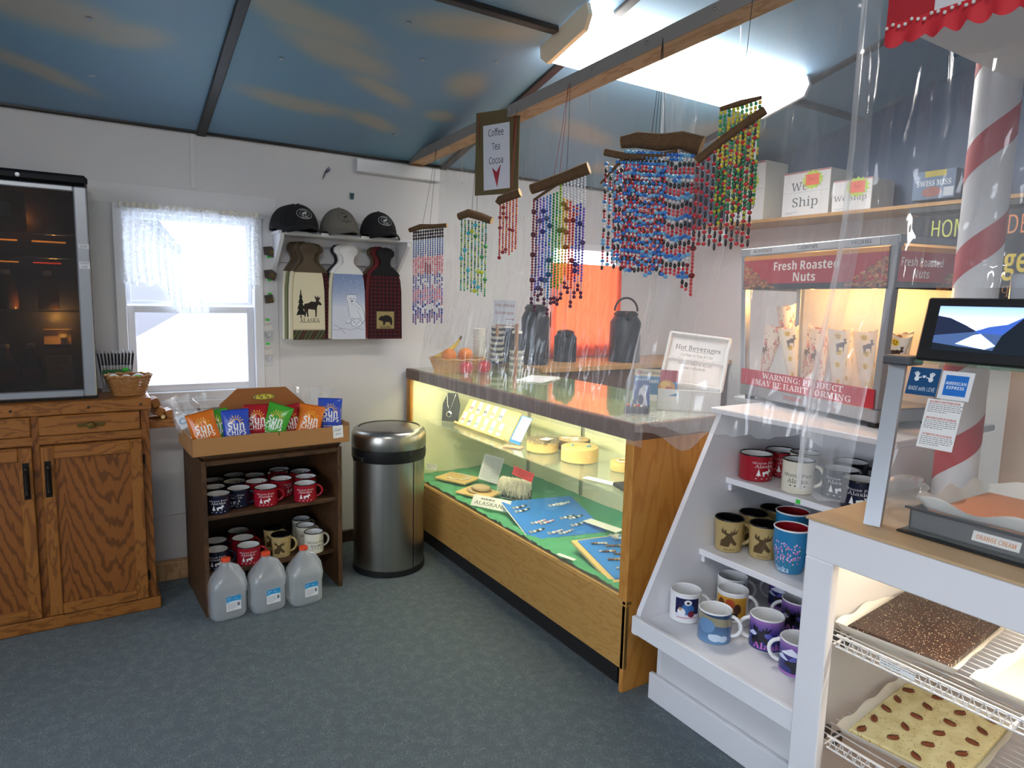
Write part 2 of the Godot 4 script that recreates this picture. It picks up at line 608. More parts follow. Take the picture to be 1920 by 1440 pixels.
func room() -> void:
	var st := mb()
	b2(st, V(-2.1, -0.12, -3.76), V(4.0, 0, 2.75))
	struct("floor", st, M.carpet)
	# back wall with the window opening and the opening of the coffee window
	st = mb()
	var z0 := WALL - 0.12
	b2(st, V(-2.1, 0, z0), V(0.15, 2.4, WALL))
	b2(st, V(0.77, 0, z0), V(2.62, 2.4, WALL))
	b2(st, V(3.22, 0, z0), V(4.0, 2.4, WALL))
	b2(st, V(0.15, 0, z0), V(0.77, 0.90, WALL))
	b2(st, V(0.15, 1.80, z0), V(0.77, 2.4, WALL))
	b2(st, V(2.62, 0, z0), V(3.22, 1.1, WALL))
	b2(st, V(2.62, 1.78, z0), V(3.22, 2.4, WALL))
	var wb := struct("wall_back", st, M.wall)
	st = mb()
	b2(st, V(-0.4, 1.81, WALL), V(0.867, 1.905, WALL + 0.006), 0.002)
	b2(st, V(0.78, 0.3, WALL), V(0.867, 1.81, WALL + 0.006), 0.002)
	b2(st, V(-0.4, 0.3, WALL), V(0.14, 1.81, WALL + 0.006), 0.002)
	b2(st, V(0.14, 0.3, WALL), V(0.78, 0.83, WALL + 0.006), 0.002)
	obj("wall_panel", st, M.panel_white, wb)
	st = mb()
	b2(st, V(0.468, 1.912, WALL), V(0.492, 2.17, WALL + 0.004), 0.0015)
	obj("seam_strip", st, M.panel_white, wb)
	st = mb()
	b2(st, V(3.85, 0, -3.76), V(4.0, 3.3, 2.75))
	var wr := struct("wall_right", st, M.wall)
	st = mb()
	b2(st, V(3.843, 1.96, -3.64), V(3.85, 3.25, 2.6))
	obj("painted_upper_board", st, mat("upper_blue", C8(88, 106, 138), 0.6), wr)
	st = mb()
	b2(st, V(-2.25, 0, -3.76), V(-2.1, 3.3, -1.7))
	b2(st, V(-2.25, 0, 0.3), V(-2.1, 3.3, 2.75))
	b2(st, V(-2.25, 0, -1.7), V(-2.1, 0.5, 0.3))
	b2(st, V(-2.25, 2.1, -1.7), V(-2.1, 3.3, 0.3))
	struct("wall_left", st, M.wall)
	# the wall behind the camera
	st = mb()
	b2(st, V(-2.1, 0, 2.6), V(4.0, 3.0, 2.75))
	struct("wall_front", st, M.wall)
	st = mb()
	b2(st, V(-2.17, 0.5, -1.7), V(-2.16, 2.1, 0.3))
	var w2 := struct("window_2", st, M.pane)
	st = mb()
	b2(st, V(-2.2, 0.5, -0.73), V(-2.13, 2.1, -0.67))
	obj("mullion", st, M.vinyl, w2)
	# ceiling: boards between dark battens
	var ce := Node3D.new()
	ce.name = "ceiling"
	ce.set_meta("kind", "structure")
	add_child(ce)
	var xs := [-2.1, -0.78, 0.52, 1.82, 3.12, 4.0]
	var zs := [-3.74, -2.31, -0.95, 0.4, 1.6, 2.75]
	for i in xs.size() - 1:
		for j in zs.size() - 1:
			st = mb()
			st.set_smooth_group(-1)
			var c := []
			for e in [[xs[i], zs[j]], [xs[i + 1], zs[j]], [xs[i + 1], zs[j + 1]], [xs[i], zs[j + 1]]]: c.append(V(e[0], cy(e[1]), e[1]))
			var up := V(0, 0.02, 0)
			for f in [[c[0], c[1], c[2], c[3], V(0, -1, 0)], [c[0] + up, c[1] + up, c[2] + up, c[3] + up, V(0, 1, 0)], [c[0], c[1], c[1] + up, c[0] + up, V(0, 0, -1)], [c[3], c[2], c[2] + up, c[3] + up, V(0, 0, 1)], [c[0], c[3], c[3] + up, c[0] + up, V(-1, 0, 0)], [c[1], c[2], c[2] + up, c[1] + up, V(1, 0, 0)]]:
				var pts: Array = f.slice(0, 4)
				var nn: Vector3 = (pts[2] - pts[0]).cross(pts[1] - pts[0])
				if nn.dot(f[4]) < 0: pts.reverse()
				for q in [0, 1, 2, 0, 2, 3]:
					st.set_uv(Vector2((pts[q].x + 2.1) / 6.1, (pts[q].z + 3.8) / 6.6))
					st.add_vertex(pts[q])
			obj("ceiling_board", st, M.ceiling, ce)
	for i in range(1, 5):
		for seg in [[-3.64, -2.33], [-2.29, -0.97], [-0.93, 0.4]]:
			st = mb()
			var a := V(xs[i], cy(seg[0]), seg[0])
			var b := V(xs[i], cy(seg[1]), seg[1])
			var mid := (a + b) / 2
			bx(st, V(0, -0.008, 0), V(0.042, 0.016, a.distance_to(b)), 0.003, T(mid, 0, -rad_to_deg(atan(SLOPE))))
			obj("batten", st, M.black_paint, ce)
	for z in [-2.31, -0.95]:
		for seg in [[-2.1, 1.655], [3.06, 3.85]]:
			st = mb()
			b2(st, V(seg[0], cy(z) - 0.02, z - 0.02), V(seg[1], cy(z) + 0.004, z + 0.02), 0.003)
			obj("batten", st, M.black_paint, ce)
	for p in [[0.066, -2.90], [0.074, -3.275], [0.72, -2.9], [1.0, -3.2], [1.25, -2.7], [1.4, -3.35], [1.55, -2.6], [0.3, -2.5], [-0.3, -2.6], [1.1, -2.5], [-0.3, -3.3]]:
		st = mb()
		lathe(st, [Vector2(0.011, 0), Vector2(0.009, -0.004), Vector2(0.004, -0.006), Vector2(0, -0.006)], T(V(p[0], cy(p[1]), p[1])), 12)
		obj("nail_cap", st, M.nail_grey, ce)
	st = mb()
	b2(st, V(-2.1, 2.168, WALL), V(1.6, 2.205, WALL + 0.022), 0.004)
	b2(st, V(1.70, 2.168, WALL), V(3.85, 2.205, WALL + 0.022), 0.004)
	struct("trim_1", st, M.black_paint)
	st = mb()
	b2(st, V(-2.1, 0, WALL), V(1.59, 0.07, WALL + 0.015), 0.003)
	struct("baseboard_back", st, M.shelf_dark)
	st = mb()
	bx(st, V(0.31, 0.045, -3.56), V(0.16, 0.09, 0.05), 0.003)
	tag(obj("wood_block", st, M.pine), "short pale wood offcut on the carpet between cabinet and bookcase", "block")
	# tie beam over the counter
	st = mb()
	grain = 2
	var be := thing("tie_beam", "long pine beam over the counter carrying the plastic curtain", "beam")
	bx(st, V(0, 0, 0), V(0.09, 0.05, 3.7), 0.003, T(V(1.646, 2.257, -1.8), 0, -2.1))
	obj("timber", st, M.pine, be)
	grain = 1
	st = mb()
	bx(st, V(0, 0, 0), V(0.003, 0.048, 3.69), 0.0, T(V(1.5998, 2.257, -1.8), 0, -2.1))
	obj("grey_face", st, mat("beam_grey", C8(150, 144, 140), 0.6), be)  # thin grey strip over the front face of the beam
	for i in 12:
		st = mb()
		ball(st, V(1.597, 2.262 + (i * 0.28 - 1.6) * 0.0367, -3.4 + i * 0.28), V(0.004, 0.006, 0.006), 8, 4)
		obj("screw_head", st, M.steel, be)
	# white block at the top of the back wall
	st = mb()
	b2(st, V(1.285, 2.085, WALL), V(1.79, 2.155, WALL + 0.04), 0.004)
	tag(obj("hook_board", st, M.white_paint), "white painted board fixed high on the back wall under the beam end", "board")
	# outside the window
	st = mb()
	b2(st, V(-60, -0.5, -110), V(60, -0.4, -3.9))
	struct("ground_outside", st, M.snow)
	var hs := thing("neighbour_building", "long grey building across the bright ground seen through the window", "building", Transform3D(Basis(V(0.1564, 0, -0.9877), V(0, 1, 0), V(0.9877, 0, 0.1564)), V(1.63, -0.4, -29.1)))
	st = mb()
	b2(st, V(-14, 0, -8), V(40, 5.0, 0))
	obj("wall", st, M.house, hs)
	st = mb()
	extr(st, PackedVector2Array([Vector2(0.6, 4.9), Vector2(-4, 7.2), Vector2(-8.6, 4.9)]), 55.0, Transform3D(Basis(V(0, 0, 1), V(0, 1, 0), V(-1, 0, 0)), V(13, 0, 0)))
	obj("roof", st, M.cup_dark, hs)

func fixtures() -> void:
	var tilt := -rad_to_deg(atan(SLOPE))
	var f := thing("fluorescent_fixture", "long lit fluorescent wraparound fixture on the sky-painted ceiling", "ceiling light", T(V(2.36, cy(-2.28), -2.28), 0, tilt))
	var st := mb()
	var prof := PackedVector2Array([Vector2(-0.15, -0.004), Vector2(-0.155, -0.05), Vector2(-0.12, -0.09), Vector2(0.12, -0.09), Vector2(0.155, -0.05), Vector2(0.15, -0.004)])
	extr(st, prof, 1.36, Transform3D(Basis(V(0, 0, 1), V(0, 1, 0), V(-1, 0, 0)), V(0, 0, 0)))
	obj("lens", st, glow("lens", Color(1.0, 0.99, 0.97), 6.0), f)
	for s in [-1.0, 1.0]:
		st = mb()
		var big := PackedVector2Array()
		for p in prof: big.append(p * Vector2(1.04, 1.06))
		extr(st, big, 0.02, Transform3D(Basis(V(0, 0, 1), V(0, 1, 0), V(-1, 0, 0)), V(s * 0.69, 0, 0)))
		obj("end_cap", st, M.lens_edge if s < 0 else M.white_paint, f)
	var r := thing("fluorescent_fixture", "second fluorescent fixture on the rear slope of the ceiling", "ceiling light", T(V(-0.6, cy(0.75), 0.75), 0, -tilt))
	st = mb()
	extr(st, prof, 1.36, Transform3D(Basis(V(0, 0, 1), V(0, 1, 0), V(-1, 0, 0)), V(0, 0, 0)))
	obj("lens", st, M.lens, r)

func window_and_curtain() -> void:
	var st := mb()
	var z := WALL
	var w := Node3D.new()
	w.name = "window_1"
	w.set_meta("kind", "structure")
	add_child(w)
	for r in [[0.13, 0.88, 0.175, 1.815], [0.745, 0.88, 0.79, 1.815], [0.175, 1.775, 0.745, 1.815], [0.175, 0.88, 0.745, 0.925]]:
		b2(st, V(r[0], r[1], z - 0.06), V(r[2], r[3], z + 0.018), 0.004)
	obj("window_frame", st, M.vinyl, w)
	st = mb()
	b2(st, V(0.13, 0.835, z - 0.02), V(0.79, 0.88, z + 0.03), 0.004)
	obj("window_sill", st, M.vinyl, w)
	for s in [[0.925, 1.345, -0.012, 0.034], [1.345, 1.775, -0.04, 0.022]]:
		st = mb()
		var t: float = s[3]
		b2(st, V(0.175, s[0], z + s[2] - 0.02), V(0.175 + t, s[1], z + s[2]), 0.003)
		b2(st, V(0.745 - t, s[0], z + s[2] - 0.02), V(0.745, s[1], z + s[2]), 0.003)
		b2(st, V(0.175 + t, s[0], z + s[2] - 0.02), V(0.745 - t, s[0] + t, z + s[2]), 0.003)
		b2(st, V(0.175 + t, s[1] - t, z + s[2] - 0.02), V(0.745 - t, s[1], z + s[2]), 0.003)
		var sa := obj("sash", st, M.vinyl, w)
		st = mb()
		b2(st, V(0.175 + t, s[0] + t, z + s[2] - 0.012), V(0.745 - t, s[1] - t, z + s[2] - 0.009))
		obj("pane", st, M.pane, sa)
	# lace valance
	var im := img(512, 256, C8(250, 250, 250, 150))
	for i in 900:
		var x := rng.randf() * 512
		var y := rng.randf() * 256
		pell(im, x, y, rng.randf_range(2, 7), rng.randf_range(2, 6), C8(255, 255, 255, 235))
	for i in 500: pell(im, rng.randf() * 512, rng.randf() * 256, 1.6, 1.6, C8(255, 255, 255, 50))
	for k in 64: pell(im, k * 8 + 4, 248, 4.4, 8, C8(255, 255, 255, 245))
	var lm := mat("lace", Color.WHITE, 0.9, 0.0, tex(im))
	lm.transparency = BaseMaterial3D.TRANSPARENCY_ALPHA
	lm.cull_mode = BaseMaterial3D.CULL_DISABLED
	lm.backlight_enabled = true
	lm.backlight = Color(0.7, 0.7, 0.7)
	var cu := thing("lace_valance", "gathered white lace valance hanging in the top of the bright window", "curtain", T(V(0.46, 1.79, z + 0.03)))
	st = mb()
	var f := func(u: float, v: float) -> Vector3:
		var x := lerpf(-0.295, 0.315, u)
		var e := absf(u - 0.47)
		var low := -0.345 + 0.012 * sin(u * 60.0)
		if e < 0.22: low = lerpf(-0.48, -0.345, smoothstep(0.10, 0.22, e))
		var y := lerpf(low, 0.02, v)
		var amp := 0.004 + 0.007 * (1.0 - v)
		return V(x + 0.004 * sin(u * 90.0 + v * 3.0), y, amp * sin(u * 130.0 + 2.0 * sin(v * 4.0)) + (0.012 if e < 0.22 else 0.0))
	sheet(st, f, 140, 24)
	obj("lace_panel", st, M.lace, cu)
	st = mb()
	var f2 := func(u: float, v: float) -> Vector3:
		return V(lerpf(-0.305, 0.325, u), 0.005 + 0.022 * v + 0.004 * sin(u * 140.0) * v, 0.006 * sin(u * 150.0) + 0.004)
	sheet(st, f2, 140, 4)
	obj("ruffle_header", st, mat("lace_header", C8(232, 228, 218), 0.9), cu)
	st = mb()
	tube(st, [V(-0.315, 0.006, 0), V(0.335, 0.006, 0)], 0.004, 8)
	obj("rod", st, M.white_paint, cu)

func counter_case() -> void:
	# display case: x 1.59..2.10, z -3.63..-1.68, top at 1.0
	var c := thing("display_case", "long golden oak display case with lit glass front and green cloth floor", "display case", T(V(1.59, 0, -1.68)))
	var L := 1.94
	var st := mb()
	grain = 2
	b2(st, V(0.0, 0.09, -L), V(0.02, 0.335, 0), 0.003)
	obj("front_panel", st, M.case_oak, c)
	st = mb()
	b2(st, V(0.0, 0.335, -L), V(0.03, 0.352, 0), 0.003)
	obj("sill_rail", st, M.case_oak, c)
	grain = 1
	for z in [-0.02, -L]:
		st = mb()
		uvo = Vector2(rng.randf(), rng.randf())
		b2(st, V(0.0, 0.0 if z > -1 else 0.09, z), V(0.61, 0.985, z + 0.02), 0.003)
		obj("end_panel", st, M.case_side, c)
	uvo = Vector2.ZERO
	st = mb()
	b2(st, V(0.59, 0.09, -L + 0.02), V(0.605, 0.94, -0.02))
	obj("back_panel", st, M.cream_back, c)
	st = mb()
	b2(st, V(0.03, 0.352, -L + 0.0201), V(0.59, 0.94, -L + 0.026))
	obj("end_lining", st, M.cream_back, c)
	st = mb()
	b2(st, V(0.03, 0.352, -0.026), V(0.59, 0.94, -0.0201))
	obj("end_lining", st, M.cream_back, c)
	st = mb()
	b2(st, V(0.02, 0.335, -L + 0.02), V(0.59, 0.35, -0.02))
	obj("deck", st, M.case_oak, c)
	st = mb()
	b2(st, V(0.03, 0.0, -L + 0.03), V(0.56, 0.09, -0.06))
	obj("plinth", st, M.black_paint, c)
	for i in 2:
		st = mb()
		b2(st, V(0.003, 0.352, -L + 0.02) if i == 0 else V(0.003, 0.352, -0.045), V(0.024, 0.94, -L + 0.038) if i == 0 else V(0.024, 0.94, -0.02), 0.002)
		obj("corner_post", st, M.case_side, c)
	st = mb()
	b2(st, V(-0.006, 0.94, -L - 0.002), V(0.03, 1.0, 0.004), 0.005)
	b2(st, V(0.03, 0.94, -0.022), V(0.61, 1.0, 0.004), 0.004)
	obj("top_trim", st, M.trim_brown, c)
	st = mb()
	b2(st, V(0.03, 0.99, -L), V(0.615, 0.999, -0.022))
	obj("glass_top", st, M.tinted_top, c)
	st = mb()
	b2(st, V(0.012, 0.352, -L + 0.038), V(0.016, 0.94, -0.045))
	obj("front_glass", st, M.case_glass, c)
	st = mb()
	b2(st, V(0.11, 0.682, -L + 0.03), V(0.57, 0.688, -0.03))
	obj("glass_shelf", st, M.case_glass, c)
	st = mb()
	tube(st, [V(0.05, 0.962, -L + 0.1), V(0.05, 0.962, -0.1)], 0.012, 10)
	obj("lamp_tube", st, glow("tube_glow", Color(1.0, 0.98, 0.82), 6.0), c)
	var cl := area("case_light", T(V(1.648, 0.946, -2.65)), Vector2(1.7, 0.03), Color(1.0, 0.98, 0.80), 0.42)
	cl.basis = Basis(V(0, 0, 1), V(0.86, 0.5, 0), V(-0.5, 0.86, 0)).orthonormalized()
	# shelf brackets
	for z in [-0.5, -1.0, -1.5]:
		st = mb()
		b2(st, V(0.575, 0.4, z - 0.006), V(0.59, 0.93, z + 0.006))
		obj("shelf_standard", st, M.steel, c)
	# green cloth with a rumpled edge
	st = mb()
	var nz := FastNoiseLite.new()
	nz.frequency = 2.6
	var f := func(u: float, v: float) -> Vector3:
		var z := lerpf(-L + 0.03, -0.05, u)
		var x := lerpf(0.028, 0.588, v)
		var edge := pow(1.0 - v, 6.0)
		return V(x, 0.354 + 0.012 * absf(nz.get_noise_2d(z * 2.0, x * 2.0)) + edge * 0.014 * (0.6 + nz.get_noise_1d(z * 9.0)) + pow(v, 8.0) * 0.04, z)
	sheet(st, f, 110, 24)
	tag(obj("green_cloth", st, M.velvet, self, T(V(1.59, 0, -1.68))), "rumpled green velvet cloth covering the floor of the lit display case", "cloth")

func shelf_unit() -> void:
	var u := thing("white_shelf_unit", "white slant-sided shelf unit holding mugs beside the oak display case", "shelf unit", T(V(1.545, 0, -0.955)))
	var st := mb()
	for z in [-0.64, 0.0]:
		st = mb()
		extr(st, PackedVector2Array([Vector2(0.0, 0.285), Vector2(0.02, 0.365), Vector2(0.365, 1.03), Vector2(0.86, 1.03), Vector2(0.86, 0.0), Vector2(0.13, 0.0), Vector2(0.13, 0.285)]), 0.02, T(V(0, 0, z + (0.01 if z < 0 else -0.01))))
		obj("side_panel", st, M.white_paint, u)
	st = mb()
	b2(st, V(-0.005, 0.29, -0.64), V(0.012, 0.35, 0.0), 0.002)
	obj("front_lip", st, M.white_paint, u)
	for s in [[0.012, 0.315, 0.335], [0.29, 0.521, 0.544], [0.41, 0.771, 0.793]]:
		st = mb()
		b2(st, V(s[0], s[1], -0.62), V(0.84, s[2], -0.02), 0.002)
		obj("shelf", st, M.white_paint, u)
	for s in [[0.29, 0.521], [0.41, 0.771]]:
		st = mb()
		b2(st, V(s[0] + 0.015, s[1] - 0.03, -0.62), V(s[0] + 0.4, s[1], -0.605), 0.002)
		obj("shelf_cleat", st, M.white_paint, u)
	st = mb()
	b2(st, V(0.35, 1.03, -0.66), V(0.96, 1.05, 0.0), 0.003)
	b2(st, V(0.672, 1.03, -0.82), V(0.96, 1.05, -0.66), 0.003)
	obj("top_board", st, M.white_paint, u)
	st = mb()
	b2(st, V(0.84, 0.05, -0.62), V(0.86, 1.03, -0.02))
	obj("back_panel", st, M.white_paint, u)
	st = mb()
	b2(st, V(0.13, 0.0, -0.62), V(0.145, 0.29, -0.02))
	obj("front_panel", st, M.panel_white, u)
	st = mb()
	b2(st, V(0.11, 0.0, -0.66), V(0.13, 0.10, 0.0), 0.004)
	obj("kick_board", st, M.white_paint, u)
	st = mb()
	b2(st, V(0.4065, 0.775, -0.33), V(0.409, 0.788, -0.315))
	obj("price_dot", st, M.neon_green, u)

func fudge_stand() -> void:
	var s := thing("fudge_stand", "white fudge stand with open front, tan counter and slanted sneeze guard", "counter", T(V(1.5, 0, -0.95)))
	var st := mb()
	b2(st, V(0, 0, 0.0), V(0.03, 0.80, 0.075), 0.003)
	obj("front_pillar", st, M.white_paint, s)
	st = mb()
	b2(st, V(0, 0.80, 0.0), V(0.03, 0.895, 1.3), 0.003)
	obj("front_fascia", st, M.white_paint, s)
	st = mb()
	b2(st, V(0.0, 0.0, 0.075), V(0.03, 0.24, 1.3), 0.003)
	obj("lower_panel", st, M.white_paint, s)
	st = mb()
	b2(st, V(0.03, 0, 0.0), V(0.72, 0.885, 0.02))
	b2(st, V(0.70, 0, 0.02), V(0.72, 0.885, 1.3))
	b2(st, V(0.03, 0, 1.28), V(0.72, 0.885, 1.3))
	obj("carcass", st, M.panel_white, s)
	st = mb()
	b2(st, V(0.03, 0.005, 0.02), V(0.70, 0.02, 1.28))
	obj("bottom_board", st, M.counter_wood, s)
	st = mb()
	b2(st, V(-0.004, 0.895, -0.004), V(0.75, 0.902, 1.3), 0.001)
	obj("counter_top", st, M.laminate_tan, s)
	st = mb()
	b2(st, V(0.735, 0.902, 0.12), V(0.75, 1.27, 1.3), 0.002)
	obj("lamplit_panel", st, mat("lamplit_beige", C8(232, 210, 186), 0.6), s)  # added panel in place of the wall; its beige holds warm lamp light
	st = mb()
	tube(st, [V(0.12, 0.87, 0.15), V(0.12, 0.87, 1.2)], 0.01, 8)
	obj("lamp_tube", st, glow("stand_glow", Color(1.0, 0.95, 0.86), 5.0), s)
	var al := area("stand_light", T(V(1.63, 0.855, -0.3), 90, -90), Vector2(1.0, 0.03), Color(1.0, 0.95, 0.86), 0.24)
	al.basis = Basis(V(0, 0, 1), V(0.86, 0.5, 0), V(-0.5, 0.86, 0)).orthonormalized()
	# wire racks
	for y in [0.585, 0.315]:
		var r := Node3D.new()
		r.name = "wire_rack"
		s.add_child(r, true)
		for z in [0.07, 0.45, 0.83]:
			st = mb()
			tube(st, [V(0.04, y, z), V(0.68, y, z)], 0.003, 6)
			obj("cross_wire", st, M.white_wire, r)
		var k := 0
		var x := 0.05
		while x < 0.68:
			st = mb()
			tube(st, [V(x, y + 0.004, 0.03), V(x, y + 0.004, 1.27)], 0.0018, 5)
			obj("long_wire", st, M.white_wire, r)
			x += 0.027
			k += 1
		for yy in [0.0, 0.03]:
			st = mb()
			tube(st, [V(0.035, y + yy, 0.08), V(0.035, y + yy, 1.27)], 0.0026, 6)
			obj("front_rail", st, M.white_wire, r)
		st = mb()
		var z2 := 0.085
		while z2 < 0.9:
			tube(st, [V(0.035, y, z2), V(0.035, y + 0.03, z2 + 0.011)], 0.0013, 4, false)
			tube(st, [V(0.035, y + 0.03, z2 + 0.011), V(0.035, y, z2 + 0.022)], 0.0013, 4, false)
			z2 += 0.022
		var lat := obj("lattice", st, M.white_wire, r)
		lat.set_meta("kind", "stuff")
	for y in [0.585, 0.315]:
		for z in [0.028, 0.06]:
			st = mb()
			b2(st, V(0.10, y - 0.03, z - 0.006), V(0.13, y - 0.004, z + 0.006))
			obj("rack_clip", st, M.pan_metal, s)
	# sneeze guard
	var post_a := V(0.085, 0.902, 0.115)
	var post_b := V(0.22, 1.292, 0.07)
	st = mb()
	var dirp := (post_b - post_a)
	extr(st, PackedVector2Array([Vector2(-0.018, 0), Vector2(0.018, 0), Vector2(0.018, 1), Vector2(-0.018, 1)]), 0.03, Transform3D(Basis(V(0.3, 0, 0.95).normalized(), dirp, V(0.95, 0, -0.3).normalized()), post_a))
	obj("guard_post", st, M.aluminium, s)
	st = mb()
	b2(st, V(0.185, 1.282, 0.045), V(0.25, 1.305, 0.115), 0.004)
	obj("post_cap", st, M.pan_metal, s)
	st = mb()
	b2(st, V(0.2, 1.290, 0.06), V(0.52, 1.298, 1.25))
	obj("glass_shelf", st, glass("green_edge_glass", C8(120, 190, 165, 60)), s)
	st = mb()
	var g0 := V(0.10, 0.905, 0.12)
	var g1 := V(0.215, 1.288, 0.08)
	poly(st, [g0, g1, g1 + V(0, 0, 1.15), g0 + V(0, 0, 1.15)], V(-1, 0.3, 0))
	poly(st, [g0 + V(0.004, 0, 0), g1 + V(0.004, 0, 0), g1 + V(0.004, 0, 1.15), g0 + V(0.004, 0, 1.15)], V(1, -0.3, 0))
	obj("guard_glass", st, M.pane, s)
	# stickers on the guard glass
	var up := (g1 - g0)
	up.z = 0
	up = up.normalized()
	var nn := V(-up.y, up.x, 0)
	var bas := Basis(V(0, 0, 1), up, nn)
	var im := img(256, 256, C8(18, 78, 128))
	for sg in [-1, 1]:
		var hc := Vector2(128 + sg * 52, 96)
		pell(im, hc.x + sg * 6, hc.y + 8, 20, 24, C8(240, 244, 248))
		for f in 4: pline(im, [hc + Vector2(sg * 4, 0), hc + Vector2(sg * (34 - f * 14), -52 - (6 if f == 1 or f == 2 else -4))], 9, C8(240, 244, 248))
		pline(im, [hc, hc + Vector2(-sg * 34, -8)], 10, C8(240, 244, 248))
	pell(im, 121, 78, 8, 8, C8(240, 244, 248)); pell(im, 135, 78, 8, 8, C8(240, 244, 248)); ppoly(im, [Vector2(113, 81), Vector2(143, 81), Vector2(128, 98)], C8(240, 244, 248))
	ptext(im, "MADE with LOVE", 128, 196, 54, C8(240, 244, 248), "sans", 0.55)
	var base := V(1.5, 0, -0.95) + g0
	card("guard_sticker", s, Transform3D(bas, V(0.203, 1.246, 0.141) + nn * 0.003), 0.07, 0.068, 0.001, pm("love_print", im, 0.4), M.paper)
	im = img(256, 256, C8(236, 238, 242))
	im.fill_rect(Rect2i(36, 36, 184, 184), C8(30, 118, 210))
	ptext(im, "AMERICAN", 128, 108, 38, C8(240, 246, 252), "sansb", 0.85)
	ptext(im, "EXPRESS", 128, 148, 38, C8(240, 246, 252), "sansb", 0.95)
	card("card_decal", s, Transform3D(bas, V(0.203, 1.244, 0.213) + nn * 0.003), 0.068, 0.068, 0.001, pm("amex_print", im, 0.4), M.paper)
	im = img(256, 384, C8(240, 240, 238))
	for k in 3:
		ptext(im, ["ALLERGY INFORMATION", "INFORMACION DE ALERGIA", "INFORMATION SUR LES ALLERGIES"][k], 128, 20 + k * 128, 22, C8(190, 60, 50), "sansb", [0.85, 0.75, 0.58][k])
		plines(im, 16, 36 + k * 128, 224, 5, 15, C8(120, 120, 124))
	card("allergy_notice", s, Transform3D(bas, V(0.173, 1.153, 0.201) + nn * 0.003), 0.078, 0.118, 0.001, pm("allergy_print", im, 0.6), M.paper)
	# candy cane pole
	var p := thing("candy_cane_pole", "white pole with a red spiral stripe standing behind the sneeze guard", "pole", T(V(2.0, 0.9, -0.845)))
	st = mb()
	lathe(st, [Vector2(0, 0), Vector2(0.052, 0), Vector2(0.052, 1.3), Vector2(0, 1.3)], Transform3D(), 32)
	obj("tube", st, M.white_paint, p)
	st = mb()
	var sp := func(u: float, v: float) -> Vector3:
		var turn := u * 1.3 / 0.27 * TAU
		return V(0.0527 * cos(turn), clampf(u * 1.3 * 0.985 + (v - 0.5) * 0.085, 0.0, 1.3), -0.0527 * sin(turn))
	sheet(st, sp, 220, 1)
	obj("spiral_stripe", st, M.red_print, p)
	st = mb()
	b2(st, V(0.056, 0.40, 0.055), V(0.085, 0.62, 0.10), 0.003)
	tag(obj("outlet_strip", st, M.silver, self, T(V(2.0, 0.9, -0.845))), "grey metal outlet strip standing right behind the candy striped pole", "outlet strip")
	# awning above the stand
	var a := thing("striped_awning", "red and white striped awning edge with red lace trim at top right", "awning", T(V(1.39, 1.97, -0.80)))
	for k in 6:
		st = mb()
		bx(st, V(0.004, 0.16, 0.045 + k * 0.09), V(0.01, 0.32, 0.09))
		obj("stripe_panel", st, M.red_print if k % 2 == 0 else M.white_paint, a)
	st = mb()
	b2(st, V(0.009, 0.02, 0.0), V(0.60, 0.032, 0.55))
	obj("underside_board", st, M.panel_white, a)
	st = mb()
	var lace := func(u: float, v: float) -> Vector3:
		return V(-0.004 - 0.006 * sin(u * 70.0) * (1.0 - v) , -0.024 - 0.012 * absf(sin(u * 44.0)) + v * (0.036 + 0.012 * absf(sin(u * 44.0))), u * 0.54)
	sheet(st, lace, 160, 4)
	obj("lace_trim", st, mat("lace_red", C8(214, 44, 56), 0.7), a)
	st = mb()
	for k in 44: ball(st, V(-0.010, 0.004 + 0.004 * sin(k * 1.9), 0.006 + k * 0.012), V(0.003, 0.004, 0.004), 5, 3)
	var lt := obj("lace_dots", st, M.paper, a)
	lt.set_meta("kind", "stuff")
	# trays of fudge
	tray_of_fudge()

func tray(called: String, label: String, at: Vector3, w: float, d: float, top: Material) -> Node3D:
	var t := thing(called, label, "fudge", T(at))
	var st := mb()
	var f := func(u: float, v: float) -> Vector3:
		var x := (u - 0.5) * (w + 0.03)
		var z := (v - 0.5) * (d + 0.03)
		var e := maxf(absf(u - 0.5), absf(v - 0.5)) * 2.0
		var rise := smoothstep(0.90, 1.0, e) * (0.024 + 0.006 * sin(u * 19.0) * cos(v * 23.0))
		return V(x, 0.004 + rise, z)
	sheet(st, f, 24, 24)
	obj("parchment_liner", st, M.parchment, t)
	st = mb()
	bx(st, V(0, 0.014, 0), V(w - 0.012, 0.018, d - 0.012), 0.004)
	obj("slab", st, top, t)
	return t

